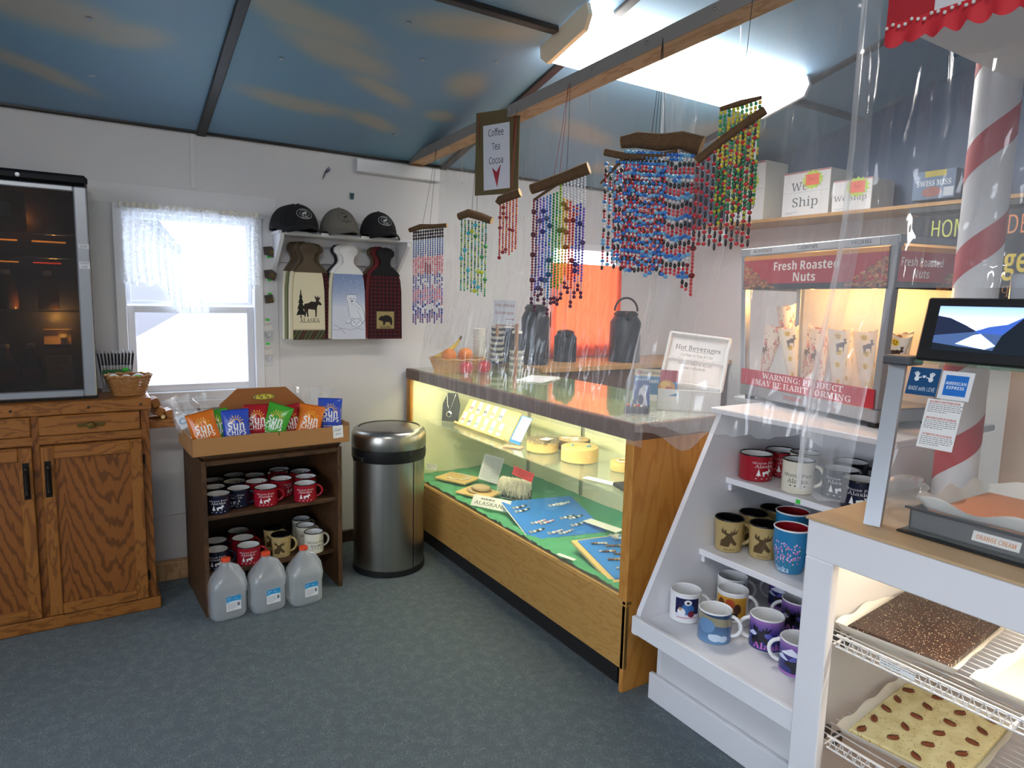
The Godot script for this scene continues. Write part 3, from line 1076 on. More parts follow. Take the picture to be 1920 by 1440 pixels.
func tray_of_fudge() -> void:
	# chocolate with salt, pecan cream and pale slabs on the racks
	var im := img(512, 512, C8(66, 38, 28))
	var nz := FastNoiseLite.new()
	nz.frequency = 0.012
	for y in 512:
		for x in 512:
			im.set_pixel(x, y, C8(56, 34, 27).lerp(C8(40, 24, 19), clampf(nz.get_noise_2d(x, y) + 0.5, 0, 1)))
	for i in 1200: pell(im, rng.randf() * 512, rng.randf() * 512, rng.randf_range(0.8, 2.6), rng.randf_range(0.8, 2.4), C8(196, 176, 140).lerp(C8(240, 230, 210), rng.randf()))
	var choc := pm("choc_salt", im, 0.45)
	im = img(512, 512, C8(224, 212, 142))
	for y in 512:
		for x in 512:
			im.set_pixel(x, y, C8(238, 230, 180).lerp(C8(220, 208, 150), clampf(nz.get_noise_2d(x + 900, y) + 0.4, 0, 1)))
	for i in 240:
		var q := Vector2(rng.randf(), rng.randf()) * 512
		pline(im, [q, q + Vector2(rng.randf_range(-12, 12), rng.randf_range(-12, 12))], 2.5, C8(178, 158, 96))
	var cream := pm("cream_nut", im, 0.5)
	var c1 := tray("chocolate_fudge", "dark chocolate fudge slab flecked with salt on the upper wire rack", V(1.80, 0.592, -0.79), 0.37, 0.245, choc)
	c1.rotation.y = 0.1
	fix_uv(c1, 0.37, 0.245)
	var c2 := tray("pecan_fudge", "cream fudge slab topped with pecan halves on the lower wire rack", V(1.80, 0.322, -0.755), 0.37, 0.26, cream)
	c2.rotation.y = 0.1
	fix_uv(c2, 0.37, 0.26)
	for i in 5:
		for j in 4:
			var st := mb()
			ball(st, Vector3.ZERO, V(0.0165, 0.0055, 0.009), 10, 5)
			var o := obj("pecan_half", st, M.pecan, c2, T(V(-0.145 + i * 0.072 + (0.03 if j % 2 else 0.0) - 0.012, 0.026, -0.10 + j * 0.064), rng.randf_range(0, 180)))
			st = mb()
			b2(st, V(-0.013, 0.0045, -0.0008), V(0.013, 0.0058, 0.0008))
			obj("groove", st, M.shelf_dark, o)
	tray("pale_fudge", "pale yellow fudge slab at the right end of the upper wire rack", V(1.80, 0.592, -0.46), 0.36, 0.26, M.fudge_pale)
	# pan on the counter
	var p := thing("fudge_pan", "grey metal pan of orange swirl fudge lined with parchment on the counter", "pan", T(V(1.80, 0.903, -0.62), 0.0))
	var st := mb()
	var w := 0.36
	var d := 0.30
	for e in [[V(-w / 2, 0.004, -d / 2), V(-w / 2 + 0.004, 0.055, d / 2)], [V(w / 2 - 0.004, 0.004, -d / 2), V(w / 2, 0.055, d / 2)], [V(-w / 2, 0.004, -d / 2), V(w / 2, 0.055, -d / 2 + 0.004)], [V(-w / 2, 0.004, d / 2 - 0.004), V(w / 2, 0.055, d / 2)], [V(-w / 2, 0.004, -d / 2), V(w / 2, 0.008, d / 2)]]:
		b2(st, e[0], e[1])
	b2(st, V(-w / 2 - 0.01, 0.052, -d / 2 - 0.01), V(-w / 2 + 0.004, 0.057, d / 2 + 0.01), 0.002)
	obj("pan_body", st, M.pan_metal, p)
	st = mb()
	var f := func(u: float, v: float) -> Vector3:
		var e := maxf(absf(u - 0.5), absf(v - 0.5)) * 2.0
		var rise := smoothstep(0.86, 1.0, e) * (0.036 + 0.01 * sin(u * 17.0 + v * 11.0))
		return V((u - 0.5) * (w - 0.012), 0.044 + rise, (v - 0.5) * (d - 0.012))
	sheet(st, f, 26, 26)
	obj("parchment_liner", st, M.parchment, p)
	st = mb()
	bx(st, V(0, 0.045, 0), V(w - 0.05, 0.014, d - 0.05), 0.003)
	obj("slab", st, M.fudge_orange, p)
	st = mb()
	b2(st, V(-w / 2 - 0.035, 0.0, -d / 2 - 0.01), V(-w / 2 + 0.02, 0.004, d / 2 + 0.15), 0.001)
	tag(obj("baking_mat", st, M.black_plastic, self, T(V(1.80, 0.9025, -0.62))), "dark mat strip lying under the orange fudge pan", "mat")
	im = img(256, 64, C8(236, 236, 232))
	ptext(im, "ORANGE CREAM", 128, 34, 40, C8(220, 140, 80), "sansb", 0.7)
	card("name_tag", p, Transform3D(Basis(V(0, 0, 1), V(0.35, 0.94, 0), V(-0.94, 0.35, 0)).orthonormalized(), V(-w / 2 - 0.004, 0.030, 0.03)), 0.09, 0.022, 0.001, pm("pan_tag", im), M.paper)
	im = img(256, 48, C8(240, 240, 236))
	plines(im, 10, 8, 236, 2, 18, C8(150, 140, 130))
	var tg := card("rack_label", self, Transform3D(Basis(V(0, 0, 1), V(0, 1, 0), V(-1, 0, 0)), V(1.530, 0.602, -0.72)), 0.08, 0.016, 0.001, pm("rack_tag", im), M.paper)
	tag(tg, "small white label strip clipped to the upper wire rack front", "label")
	# digital photo frame standing on the guard's glass shelf
	var fr := thing("digital_photo_frame", "black digital photo frame showing a mountain lake on the glass shelf", "photo frame", Transform3D(Basis(V(0, 0, 1), V(0.25, 0.97, 0), V(-0.97, 0.25, 0)).orthonormalized(), V(1.71, 1.299, -0.695)))
	st = mb()
	bx(st, V(0, 0.078, -0.012), V(0.29, 0.155, 0.022), 0.004)
	obj("housing", st, M.black_plastic, fr)
	im = img(320, 180, C8(176, 200, 246))
	for y in 90: im.fill_rect(Rect2i(0, y, 320, 1), C8(140, 176, 250).lerp(C8(236, 242, 255), y / 90.0))
	im.fill_rect(Rect2i(0, 96, 320, 84), C8(60, 80, 120))
	ppoly(im, [Vector2(0, 40), Vector2(40, 48), Vector2(90, 74), Vector2(128, 98), Vector2(0, 120)], C8(28, 34, 54))
	ppoly(im, [Vector2(120, 98), Vector2(160, 78), Vector2(210, 66), Vector2(260, 30), Vector2(320, 8), Vector2(320, 110), Vector2(130, 104)], C8(52, 82, 160))
	ppoly(im, [Vector2(70, 150), Vector2(120, 112), Vector2(140, 106), Vector2(190, 150), Vector2(160, 166)], C8(196, 214, 250))
	ppoly(im, [Vector2(180, 180), Vector2(200, 110), Vector2(250, 40), Vector2(290, 12), Vector2(320, 20), Vector2(320, 180)], C8(20, 26, 34))
	ppoly(im, [Vector2(0, 180), Vector2(0, 150), Vector2(80, 160), Vector2(180, 168), Vector2(200, 180)], C8(22, 28, 36))
	var sm := pm("lake_screen", im, 0.2)
	sm.emission_enabled = true
	sm.emission_texture = sm.albedo_texture
	sm.emission = Color.BLACK
	sm.emission_operator = BaseMaterial3D.EMISSION_OP_ADD
	sm.emission_energy_multiplier = 0.75
	st = mb()
	pq(st, T(V(0, 0.08, 0.0002)), 0.225, 0.108)
	obj("screen", st, sm, fr)

func fix_uv(t: Node3D, w: float, d: float) -> void:
	# the slab's print runs once over its top
	for o in t.get_children():
		if o.name == "slab":
			var st := mb()
			bx(st, V(0, 0.014, 0), V(w - 0.012, 0.018, d - 0.012), 0.004)
			st.generate_normals()
			var a := st.commit_to_arrays()
			var uv: PackedVector2Array = a[Mesh.ARRAY_TEX_UV]
			var vs: PackedVector3Array = a[Mesh.ARRAY_VERTEX]
			for i in uv.size(): uv[i] = Vector2(vs[i].x / w + 0.5, vs[i].z / d + 0.5)
			a[Mesh.ARRAY_TEX_UV] = uv
			var m := ArrayMesh.new()
			m.add_surface_from_arrays(Mesh.PRIMITIVE_TRIANGLES, a)
			o.mesh = m

func oak_cabinet() -> void:
	var c := thing("oak_cabinet", "oak base cabinet with two doors and drawers under the drinks cooler", "cabinet", T(V(0.0, 0, -3.25)))
	var st := mb()
	var fz := 0.0
	# carcass
	b2(st, V(-0.62, 0.05, -0.37), V(0.22, 0.905, -0.02), 0.002)
	obj("carcass", st, M.oak, c)
	st = mb()
	grain = 0
	b2(st, V(-0.64, 0.905, -0.385), V(0.23, 0.957, 0.012), 0.004)
	obj("top_board", st, M.oak_light, c)
	st = mb()
	b2(st, V(-0.64, 0.0, -0.38), V(0.236, 0.055, 0.014), 0.005)
	obj("base_moulding", st, M.oak_light, c)
	grain = 1
	for x in [[0.188, 0.22], [-0.20, -0.174], [-0.62, -0.59]]:
		st = mb()
		uvo = Vector2(rng.randf(), rng.randf())
		b2(st, V(x[0], 0.055, -0.02), V(x[1], 0.905, 0.0), 0.001)
		obj("face_stile", st, M.oak, c)
	st = mb()
	grain = 0
	b2(st, V(-0.59, 0.785, -0.02), V(0.188, 0.82, -0.001), 0.001)
	obj("face_rail", st, M.oak_light, c)
	for x in [[-0.174, 0.184], [-0.59, -0.2]]:
		st = mb()
		uvo = Vector2(rng.randf(), rng.randf())
		b2(st, V(x[0], 0.822, -0.01), V(x[1], 0.902, 0.012), 0.004)
		var dr := obj("drawer", st, M.oak_light, c)
		var mid: float = (x[0] + x[1]) / 2
		st = mb()
		extr(st, PackedVector2Array([Vector2(-0.05, 0), Vector2(-0.045, 0.009), Vector2(-0.02, 0.006), Vector2(-0.012, 0.012), Vector2(0.012, 0.012), Vector2(0.02, 0.006), Vector2(0.045, 0.009), Vector2(0.05, 0), Vector2(0.045, -0.009), Vector2(0.02, -0.006), Vector2(0.012, -0.012), Vector2(-0.012, -0.012), Vector2(-0.02, -0.006), Vector2(-0.045, -0.009)]), 0.003, T(V(mid, 0.858, 0.0135)))
		obj("back_plate", st, M.brass, dr)
		st = mb()
		lathe(st, [Vector2(0.006, 0), Vector2(0.006, 0.008), Vector2(0.014, 0.014), Vector2(0.012, 0.02), Vector2(0, 0.023)], T(V(mid, 0.856, 0.014), 0, 90), 14)
		obj("knob", st, M.brass, dr)
	# doors
	for d in [[-0.173, 0.188, 1], [-0.56, -0.201, -1]]:
		var dn := Node3D.new()
		dn.name = "door"
		c.add_child(dn, true)
		var x0: float = d[0]
		var x1: float = d[1]
		for r in [[x0, 0.06, x0 + 0.045, 0.78, 1], [x1 - 0.045, 0.06, x1, 0.78, 1], [x0 + 0.045, 0.725, x1 - 0.045, 0.78, 0], [x0 + 0.045, 0.06, x1 - 0.045, 0.105, 0]]:
			st = mb()
			grain = r[4]
			uvo = Vector2(rng.randf(), rng.randf())
			b2(st, V(r[0], r[1], -0.002), V(r[2], r[3], 0.018), 0.003)
			obj("stile" if r[4] == 1 else "rail", st, M.oak_light, dn)
		st = mb()
		grain = 1
		uvo = Vector2(0.1 if d[2] > 0 else 0.37, 0.2)
		b2(st, V(x0 + 0.045, 0.105, -0.002), V(x1 - 0.045, 0.725, 0.008))
		obj("door_panel", st, M.oak, dn)
		uvo = Vector2.ZERO
		var hx: float = x0 + 0.022 if d[2] > 0 else x1 - 0.022
		st = mb()
		bx(st, V(hx, 0.645, 0.0195), V(0.022, 0.15, 0.003), 0.001)
		lathe(st, [Vector2(0.004, -0.06), Vector2(0.008, -0.05), Vector2(0.004, -0.035), Vector2(0.009, -0.01), Vector2(0.006, 0.0), Vector2(0.009, 0.01), Vector2(0.004, 0.035), Vector2(0.008, 0.05), Vector2(0.004, 0.06)], T(V(hx, 0.645, 0.038)), 10)
		for e in [-0.055, 0.055]: bx(st, V(hx, 0.645 + e, 0.029), V(0.008, 0.01, 0.02), 0.001)
		obj("handle", st, M.iron, dn)
		for e in [0.69, 0.16]:
			st = mb()
			tube(st, [V(x1 + 0.004 if d[2] > 0 else x0 - 0.004, e - 0.02, 0.006), V(x1 + 0.004 if d[2] > 0 else x0 - 0.004, e + 0.02, 0.006)], 0.005, 8)
			obj("hinge", st, M.iron, dn)
	for x in [-0.52, -0.26, 0.0, 0.19]:
		st = mb()
		lathe(st, [Vector2(0.006, 0), Vector2(0.004, 0.002), Vector2(0, 0.0025)], T(V(x, 0.931, 0.012), 0, 90), 10)
		obj("wood_plug", st, M.shelf_dark, c)
	# folding wooden rack on the cabinet's side
	var r2 := thing("wooden_rack", "small wooden rack with blocks sticking out from the cabinet's right side", "rack", T(V(0.222, 0.83, -3.36)))
	st = mb()
	grain = 0
	b2(st, V(0, -0.018, 0.05), V(0.108, 0.018, 0.068), 0.003)
	obj("front_bar", st, M.oak_light, r2)
	st = mb()
	b2(st, V(0, -0.018, -0.06), V(0.108, 0.018, -0.042), 0.003)
	obj("rear_bar", st, M.oak_light, r2)
	st = mb()
	tube(st, [V(0.055, 0.03, 0.07), V(0.075, 0.022, -0.05)], 0.008, 8)
	obj("dowel", st, M.birch, r2)
	for k in [[0.02, 0.09, 20.0], [0.035, 0.05, -30.0], [0.075, 0.035, 12.0]]:
		st = mb()
		bx(st, Vector3.ZERO, V(0.036, 0.04, 0.09), 0.004, T(V(k[0] + 0.005, k[1], 0), 8, 0, k[2]))
		obj("block", st, M.oak_light, r2)
	grain = 1

func cooler() -> void:
	var c := thing("drinks_cooler", "black drinks cooler with silver framed dark glass door on the oak cabinet", "cooler", T(V(0.0, 0.958, -3.3)))
	var st := mb()
	# open-fronted body
	b2(st, V(-0.60, 0.0, -0.33), V(-0.56, 0.90, -0.01))
	b2(st, V(0.0, 0.0, -0.33), V(0.036, 0.90, -0.01))
	b2(st, V(-0.56, 0.0, -0.33), V(0.0, 0.04, -0.01))
	b2(st, V(-0.56, 0.86, -0.33), V(0.0, 0.90, -0.01))
	b2(st, V(-0.56, 0.04, -0.33), V(0.0, 0.86, -0.30))
	obj("body", st, M.black_plastic, c)
	st = mb()
	b2(st, V(-0.604, 0.872, -0.33), V(0.04, 0.915, 0.012), 0.012)
	obj("top_cap", st, M.black_gloss, c)
	st = mb()
	lathe(st, [Vector2(0.008, 0), Vector2(0.008, 0.002), Vector2(0, 0.003)], T(V(-0.19, 0.893, 0.012), 0, 90), 12)
	obj("round_badge", st, M.silver, c)
	var d := Node3D.new()
	d.name = "door"
	c.add_child(d)
	st = mb()
	b2(st, V(-0.012, 0.012, -0.008), V(0.034, 0.868, 0.02), 0.005)
	b2(st, V(-0.602, 0.012, -0.008), V(-0.56, 0.868, 0.02), 0.005)
	b2(st, V(-0.56, 0.012, -0.008), V(-0.012, 0.042, 0.02), 0.004)
	b2(st, V(-0.56, 0.846, -0.008), V(-0.012, 0.868, 0.02), 0.004)
	obj("door_frame", st, M.silver, d)
	st = mb()
	b2(st, V(-0.56, 0.042, 0.002), V(-0.012, 0.846, 0.008))
	obj("door_glass", st, M.cooler_glass, d)
	for t in [["STOP", 0.63, 0.55], ["OTHER\nSIDE", 0.555, 0.8]]:
		var im := img(128, 64 if t[0] == "STOP" else 96, C8(226, 228, 232))
		ptext(im, t[0], 64, im.get_height() / 2.0, 44 if t[0] == "STOP" else 40, C8(96, 98, 104), "sans", 0.85)
		card("notice", d, T(V(0.014, t[1], 0.0215)), 0.038, 0.038 * im.get_height() / 128.0, 0.0008, pm("notice_" + t[0].left(2), im), M.paper)
	for y in [0.675, 0.58, 0.365]:
		st = mb()
		for k in 9: tube(st, [V(-0.545 + k * 0.066, y, -0.29), V(-0.545 + k * 0.066, y, -0.05)], 0.002, 5, false)
		tube(st, [V(-0.555, y, -0.05), V(-0.005, y, -0.05)], 0.0035, 6)
		obj("wire_shelf", st, M.chrome, c)
	for k in 2:  # glowing bars put in for amber and red reflections on the door glass
		st = mb()
		tube(st, [V(-0.44 + k * 0.27, 0.655 - k * 0.0, -0.24), V(-0.22 + k * 0.17, 0.655, -0.24)], 0.0035, 8)
		obj("reflection_bar", st, glow("amber_reflection", Color(1.0, 0.62, 0.2), 1.6) if k == 0 else M.amber_reflection, c)
		st = mb()
		tube(st, [V(-0.44 + k * 0.27, 0.565, -0.24), V(-0.22 + k * 0.15, 0.565, -0.24)], 0.003, 8)
		obj("reflection_bar", st, M.amber_reflection if k == 0 else glow("red_reflection", Color(1.0, 0.25, 0.1), 1.6), c)
	lamp("cooler_fill", V(-0.2, 1.72, -3.47), Color(1.0, 0.6, 0.22), 0.06, 0.02)  # unseen lights added to brighten the drinks behind the dark glass
	lamp("cooler_fill_low", V(-0.1, 1.29, -3.42), Color(1.0, 0.7, 0.32), 0.12, 0.02)
	# drinks inside
	var im2 := img(256, 384, C8(206, 176, 96))
	im2.fill_rect(Rect2i(0, 0, 256, 92), C8(66, 42, 24))
	ptext(im2, "HERSHEY'S", 128, 56, 62, C8(214, 174, 106), "sansb", 0.72)
	ptext(im2, "milk", 128, 146, 90, C8(60, 92, 36), "serifb", 0.9)
	im2.fill_rect(Rect2i(80, 208, 60, 22), C8(230, 80, 60))
	plines(im2, 30, 260, 190, 4, 20, C8(150, 120, 60))
	var mk := thing("milk_carton", "yellow and brown gabled milk carton inside the cooler, bottom shelf", "carton", T(V(-0.095, 1.0, -3.40)))
	st = mb()
	b2(st, V(-0.047, 0, -0.045), V(0.047, 0.185, 0.045), 0.002)
	extr(st, PackedVector2Array([Vector2(-0.045, 0.185), Vector2(0.045, 0.185), Vector2(0.006, 0.225), Vector2(0.006, 0.245), Vector2(-0.006, 0.245), Vector2(-0.006, 0.225)]), 0.094, T(Vector3.ZERO, 90))
	obj("carton_body", st, M.laminate_tan, mk)
	st = mb()
	pq(st, T(V(0, 0.095, 0.046)), 0.092, 0.18)
	obj("print", st, pm("milk_print", im2), mk)
	st = mb()
	lathe(st, [Vector2(0.012, 0), Vector2(0.012, 0.016), Vector2(0, 0.016)], T(V(0.02, 0.208, 0.024), 0, 45), 12)
	obj("cap", st, M.card_white, mk)
	for k in 2:
		var b := thing("drink_bottle", ["dark drink bottle with brown neck inside the cooler, left of the other bottle", "dark drink bottle inside the cooler right beside the milk carton"][k], "bottle", T(V(-0.275 + k * 0.085, 1.0, -3.40)))
		st = mb()
		lathe(st, [Vector2(0, 0), Vector2(0.03, 0.0), Vector2(0.032, 0.01), Vector2(0.032, 0.1), Vector2(0.024, 0.13), Vector2(0.013, 0.155), Vector2(0.013, 0.175), Vector2(0, 0.175)], Transform3D(), 16)
		obj("glass_body", st, mat("brown_glass%d" % k, C8(60, 34, 18), 0.1), b)
		st = mb()
		lathe(st, [Vector2(0.0335, 0.03), Vector2(0.0335, 0.085)], Transform3D(), 16)
		obj("label", st, mat("bottle_label%d" % k, C8(150, 44, 30), 0.5), b)
		st = mb()
		lathe(st, [Vector2(0.015, 0.17), Vector2(0.015, 0.185), Vector2(0, 0.187)], Transform3D(), 12)
		obj("cap", st, M.silver, b)
	var y2 := thing("juice_carton", "orange and yellow carton on the cooler's top shelf", "carton", T(V(-0.27, 1.637, -3.42)))
	st = mb()
	b2(st, V(-0.09, 0, -0.05), V(0.09, 0.16, 0.05), 0.003)
	obj("box_body", st, mat("juice_amber", C8(196, 130, 30), 0.6), y2)
	st = mb()
	for k in 2: b2(st, V(-0.06 + k * 0.06, 0.06, 0.0502), V(-0.012 + k * 0.06, 0.115, 0.0506))
	obj("print", st, M.card_white, y2)
	for k in 3:
		var b := thing("juice_bottle", ["round drink bottle on the cooler's middle shelf, far left", "round drink bottle on the cooler's middle shelf, between two others", "round drink bottle on the cooler's middle shelf, nearest the door edge"][k], "bottle", T(V(-0.40 + k * 0.14, 1.327, -3.44)))
		st = mb()
		lathe(st, [Vector2(0, 0), Vector2(0.036, 0.0), Vector2(0.038, 0.01), Vector2(0.038, 0.08), Vector2(0.03, 0.11), Vector2(0.014, 0.13), Vector2(0.014, 0.145), Vector2(0, 0.145)], Transform3D(), 16)
		obj("bottle_body", st, mat("amber_drink%d" % k, C8(120, 62 + k * 14, 20), 0.2), b)
		st = mb()
		lathe(st, [Vector2(0.016, 0.142), Vector2(0.016, 0.16), Vector2(0, 0.161)], Transform3D(), 12)
		obj("cap", st, M.card_white, b)

func bookcase() -> void:
	var c := thing("bookcase", "dark brown wood bookcase with rounded top, mugs on two shelves", "bookcase", T(V(0.392, 0, -3.035), 2.5))
	var W := 0.62
	var st := mb()
	for x in [0.0, W - 0.02]:
		st = mb()
		uvo = Vector2(rng.randf(), rng.randf())
		b2(st, V(x, 0.0, -0.44), V(x + 0.02, 0.70, 0.0), 0.002)
		obj("side_panel", st, M.walnut, c)
	st = mb()
	grain = 0
	b2(st, V(0.0, 0.70, -0.44), V(W, 0.735, 0.004), 0.014)
	b2(st, V(0.02, 0.675, -0.02), V(W - 0.02, 0.70, 0.0), 0.004)
	obj("top_board", st, M.walnut, c)
	for y in [0.43, 0.155]:
		st = mb()
		b2(st, V(0.02, y, -0.43), V(W - 0.02, y + 0.02, -0.015 if y > 0.3 else -0.06), 0.002)
		obj("shelf", st, M.walnut, c)
	grain = 1
	st = mb()
	b2(st, V(0.02, 0.0, -0.44), V(W - 0.02, 0.70, -0.43))
	obj("back_panel", st, M.shelf_dark, c)
	uvo = Vector2.ZERO

func trash_can() -> void:
	var t := thing("trash_can", "round brushed steel trash can with swing lid and black band", "trash can", T(V(1.31, 0, -3.205), 20))
	var im := Image.create(256, 8, false, Image.FORMAT_RGBA8)
	for x in 256:
		var k := rng.randf_range(-0.06, 0.06)
		for y in 8: im.set_pixel(x, y, Color(0.68 + k, 0.67 + k, 0.64 + k))
	var brushed := mat("brushed", Color.WHITE, 0.3, 1.0, tex(im), V(6, 1, 1))
	var st := mb()
	lathe(st, [Vector2(0.183, 0.03), Vector2(0.183, 0.60)], Transform3D(), 48)
	obj("steel_body", st, brushed, t)
	st = mb()
	lathe(st, [Vector2(0, 0.0), Vector2(0.178, 0.0), Vector2(0.188, 0.006), Vector2(0.188, 0.032), Vector2(0.182, 0.034)], Transform3D(), 48)
	obj("base_ring", st, M.black_plastic, t)
	st = mb()
	lathe(st, [Vector2(0.186, 0.59), Vector2(0.190, 0.60), Vector2(0.190, 0.652), Vector2(0.185, 0.655)], Transform3D(), 48)
	bx(st, V(-0.195, 0.61, 0.0), V(0.03, 0.025, 0.07), 0.004)
	obj("black_band", st, M.black_plastic, t)
	st = mb()
	lathe(st, [Vector2(0.188, 0.652), Vector2(0.191, 0.662), Vector2(0.190, 0.72), Vector2(0.180, 0.742), Vector2(0.162, 0.752), Vector2(0.156, 0.750)], Transform3D(), 48, 60)
	obj("lid_rim", st, brushed, t)
	st = mb()
	lathe(st, [Vector2(0.154, 0.747), Vector2(0.10, 0.757), Vector2(0, 0.762)], Transform3D(), 48, 60)
	obj("swing_lid", st, brushed, t)
	st = mb()
	b2(st, V(-0.002, 0.035, 0.1825), V(0.002, 0.59, 0.1845))
	obj("body_seam", st, M.black_plastic, t)
	st = mb()
	for k in 10: ball(st, V(0.188 * cos(-0.45 + k * 0.11), 0.615 + 0.01 * sin(k * 2.1), 0.188 * sin(-0.45 + k * 0.11)), V(0.012, 0.018, 0.014), 7, 5)
	obj("bag_edge", st, glass("bag_white", C8(240, 240, 244, 150), 0.25), t)

func back_area() -> void:
	# back counter with airpots, in front of the window with an orange curtain
	var c := thing("back_counter", "brown back counter with pale wood edge behind the plastic curtain", "counter", T(V(2.2, 0, WALL + 0.012)))
	var st := mb()
	b2(st, V(0.02, 0, 0), V(1.63, 1.0, 0.50))
	obj("counter_body", st, M.counter_front, c)
	st = mb()
	b2(st, V(0.005, 1.0, 0), V(1.64, 1.03, 0.52), 0.003)
	obj("worktop", st, M.counter_wood, c)
	st = mb()
	for r in [[2.60, 1.08, 2.64, 1.80], [3.20, 1.08, 3.24, 1.80], [2.64, 1.76, 3.20, 1.80], [2.64, 1.08, 3.20, 1.12]]:
		b2(st, V(r[0], r[1], WALL - 0.06), V(r[2], r[3], WALL + 0.015), 0.003)
	var w := struct("window_3", st, M.vinyl)
	st = mb()
	b2(st, V(2.64, 1.12, WALL - 0.03), V(3.20, 1.76, WALL - 0.026))
	obj("pane", st, M.pane, w)
	st = mb()
	var f := func(u: float, v: float) -> Vector3:
		return V(lerpf(2.62, 3.22, u), lerpf(1.04, 1.665, v), WALL + 0.03 + 0.012 * sin(u * 44.0 + 0.6 * sin(v * 3.0)))
	sheet(st, f, 90, 6)
	var oc := M.orange_curtain as StandardMaterial3D
	oc.backlight_enabled = true
	oc.backlight = C8(250, 110, 60)
	oc.cull_mode = BaseMaterial3D.CULL_DISABLED
	tag(obj("orange_curtain", st, oc), "orange cafe curtain glowing in the back window behind the coffee pots", "curtain")
	# airpots
	var spots := [[V(2.30, 1.03, -3.33), "dark grey airpot near the stack of coffee cups"], [V(2.98, 1.03, -3.28), "tall black airpot with raised handle in front of the orange curtain"], [V(2.60, 1.03, -3.42), "short black coffee pot left of the orange curtain"]]
	for k in 3:
		var a := thing("airpot", spots[k][1], "coffee pot", T(spots[k][0], -30), "")
		var h: float = [0.36, 0.33, 0.20][k]
		var r: float = [0.085, 0.10, 0.072][k]
		st = mb()
		lathe(st, [Vector2(0, 0), Vector2(r, 0), Vector2(r * 1.02, 0.015), Vector2(r, 0.03), Vector2(r, h * 0.78), Vector2(r * 0.8, h * 0.88), Vector2(r * 0.72, h * 0.9), Vector2(0, h * 0.9)], Transform3D(), 28)
		obj("body", st, mat("pot_black%d" % k, C8(28, 31, 40), 0.45), a)
		st = mb()
		lathe(st, [Vector2(r * 0.75, h * 0.89), Vector2(r * 0.8, h * 0.95), Vector2(r * 0.6, h), Vector2(0, h)], Transform3D(), 24)
		bx(st, V(0, h * 0.93, r * 0.9), V(0.04, 0.04, 0.09), 0.01)
		obj("pump_head", st, M.black_plastic, a)
		if k == 1:
			st = mb()
			var pts := []
			for j in 13: pts.append(V(cos(PI * j / 12) * r * 0.75, h + 0.0 + sin(PI * j / 12) * 0.085, 0))
			tube(st, pts, 0.007, 8)
			obj("handle", st, M.black_plastic, a)
	# stack of tall cups
	var cs := thing("cup_stack", "tall stack of printed paper cups standing behind the order sign", "cups", T(V(2.09, 1.03, -3.42)))
	for k in 14:
		st = mb()
		lathe(st, [Vector2(0.034, 0), Vector2(0.041, 0.0135), Vector2(0.043, 0.0145), Vector2(0.043, 0.0165), Vector2(0.036, 0.0166)], T(V(0, k * 0.0165, 0)), 18)
		obj("cup_rim", st, M.card_white if k % 2 else M.cup_dark, cs)
	for k in 2:
		var p := thing("cup_sleeve_stack", ["dark stack of cup sleeves right of the tall cup stack", "second tall stack of printed cups left of the airpot"][k], "cups", T(V(2.20 - k * 0.21, 1.03, -3.48 + k * 0.02)))
		for j in 10:
			st = mb()
			lathe(st, [Vector2(0.036, 0), Vector2(0.042, 0.02), Vector2(0.040, 0.0205), Vector2(0.034, 0.004)], T(V(0, j * 0.021, 0)), 16)
			obj("sleeve", st, M.cup_dark if k == 0 else M.card_white, p)
	# wall shelf with shipping boxes on the right wall
	st = mb()
	grain = 2
	b2(st, V(3.55, 1.925, -3.2), V(3.85, 1.945, -1.0), 0.002)
	tag(obj("wall_shelf", st, M.counter_wood), "long pine shelf high on the right wall carrying shipping boxes", "shelf")
	grain = 1
	var bx_spec := [[-3.03, 0.30, 0.36, "0.2", "Ship"], [-2.605, 0.31, 0.255, "We", "Ship"], [-2.285, 0.235, 0.17, "We Ship", ""]]
	for k in 3:
		var q: Array = bx_spec[k]
		var im := img(256, 256, C8(226, 226, 228))
		im.fill_rect(Rect2i(0, 0, 256, 8), C8(190, 110, 116))
		im.fill_rect(Rect2i(0, 118, 256, 2), C8(180, 180, 186))
		ptext(im, q[3] if k else "We", 92 if k < 2 else 120, 86 if k < 2 else 150, 66 if k < 2 else 62, C8(84, 84, 90), "serif", 0.9)
		if q[4]: ptext(im, q[4], 128, 178, 74, C8(84, 84, 90), "serif", 0.95)
		plines(im, 20, 232, 70, 2, 8, C8(120, 140, 170))
		var b := thing("shipping_box", ["tall white box lettered Ship with orange price burst on the wall shelf", "white box lettered We Ship between the tall and the low box", "lowest white box lettered We Ship at the right of the row"][k], "box", T(V(3.58, 1.946, q[0])))
		st = mb()
		b2(st, V(0, 0, 0), V(0.22, q[2], q[1] - 0.01), 0.002)
		obj("box_body", st, M.card_white, b)
		st = mb()
		pq(st, Transform3D(Basis(V(0, 0, 1), V(0, 1, 0), V(-1, 0, 0)), V(-0.0008, q[2] / 2, q[1] / 2 - 0.005)), q[1] - 0.014, q[2] - 0.004)
		obj("front_print", st, pm("ship_print%d" % k, im), b)
		st = mb()
		var star := PackedVector2Array()
		for j in 28: star.append(Vector2(cos(TAU * j / 28), sin(TAU * j / 28)) * (0.062 if j % 2 else 0.048) * Vector2(1.1, 0.9))
		var xf := Transform3D(Basis(V(0, 0, 1), V(0, 1, 0), V(-1, 0, 0)), V(-0.003, [0.24, 0.20, 0.125][k], q[1] * 0.62))
		extr(st, star, 0.002, xf)
		obj("price_burst", st, mat("burst%d" % k, C8(196, 224, 60), 0.6), b)
		im = img(128, 96, C8(246, 112, 78))
		pline(im, [Vector2(30, 40), Vector2(44, 30), Vector2(48, 56), Vector2(62, 36), Vector2(70, 56), Vector2(96, 38)], 5, C8(200, 70, 50))
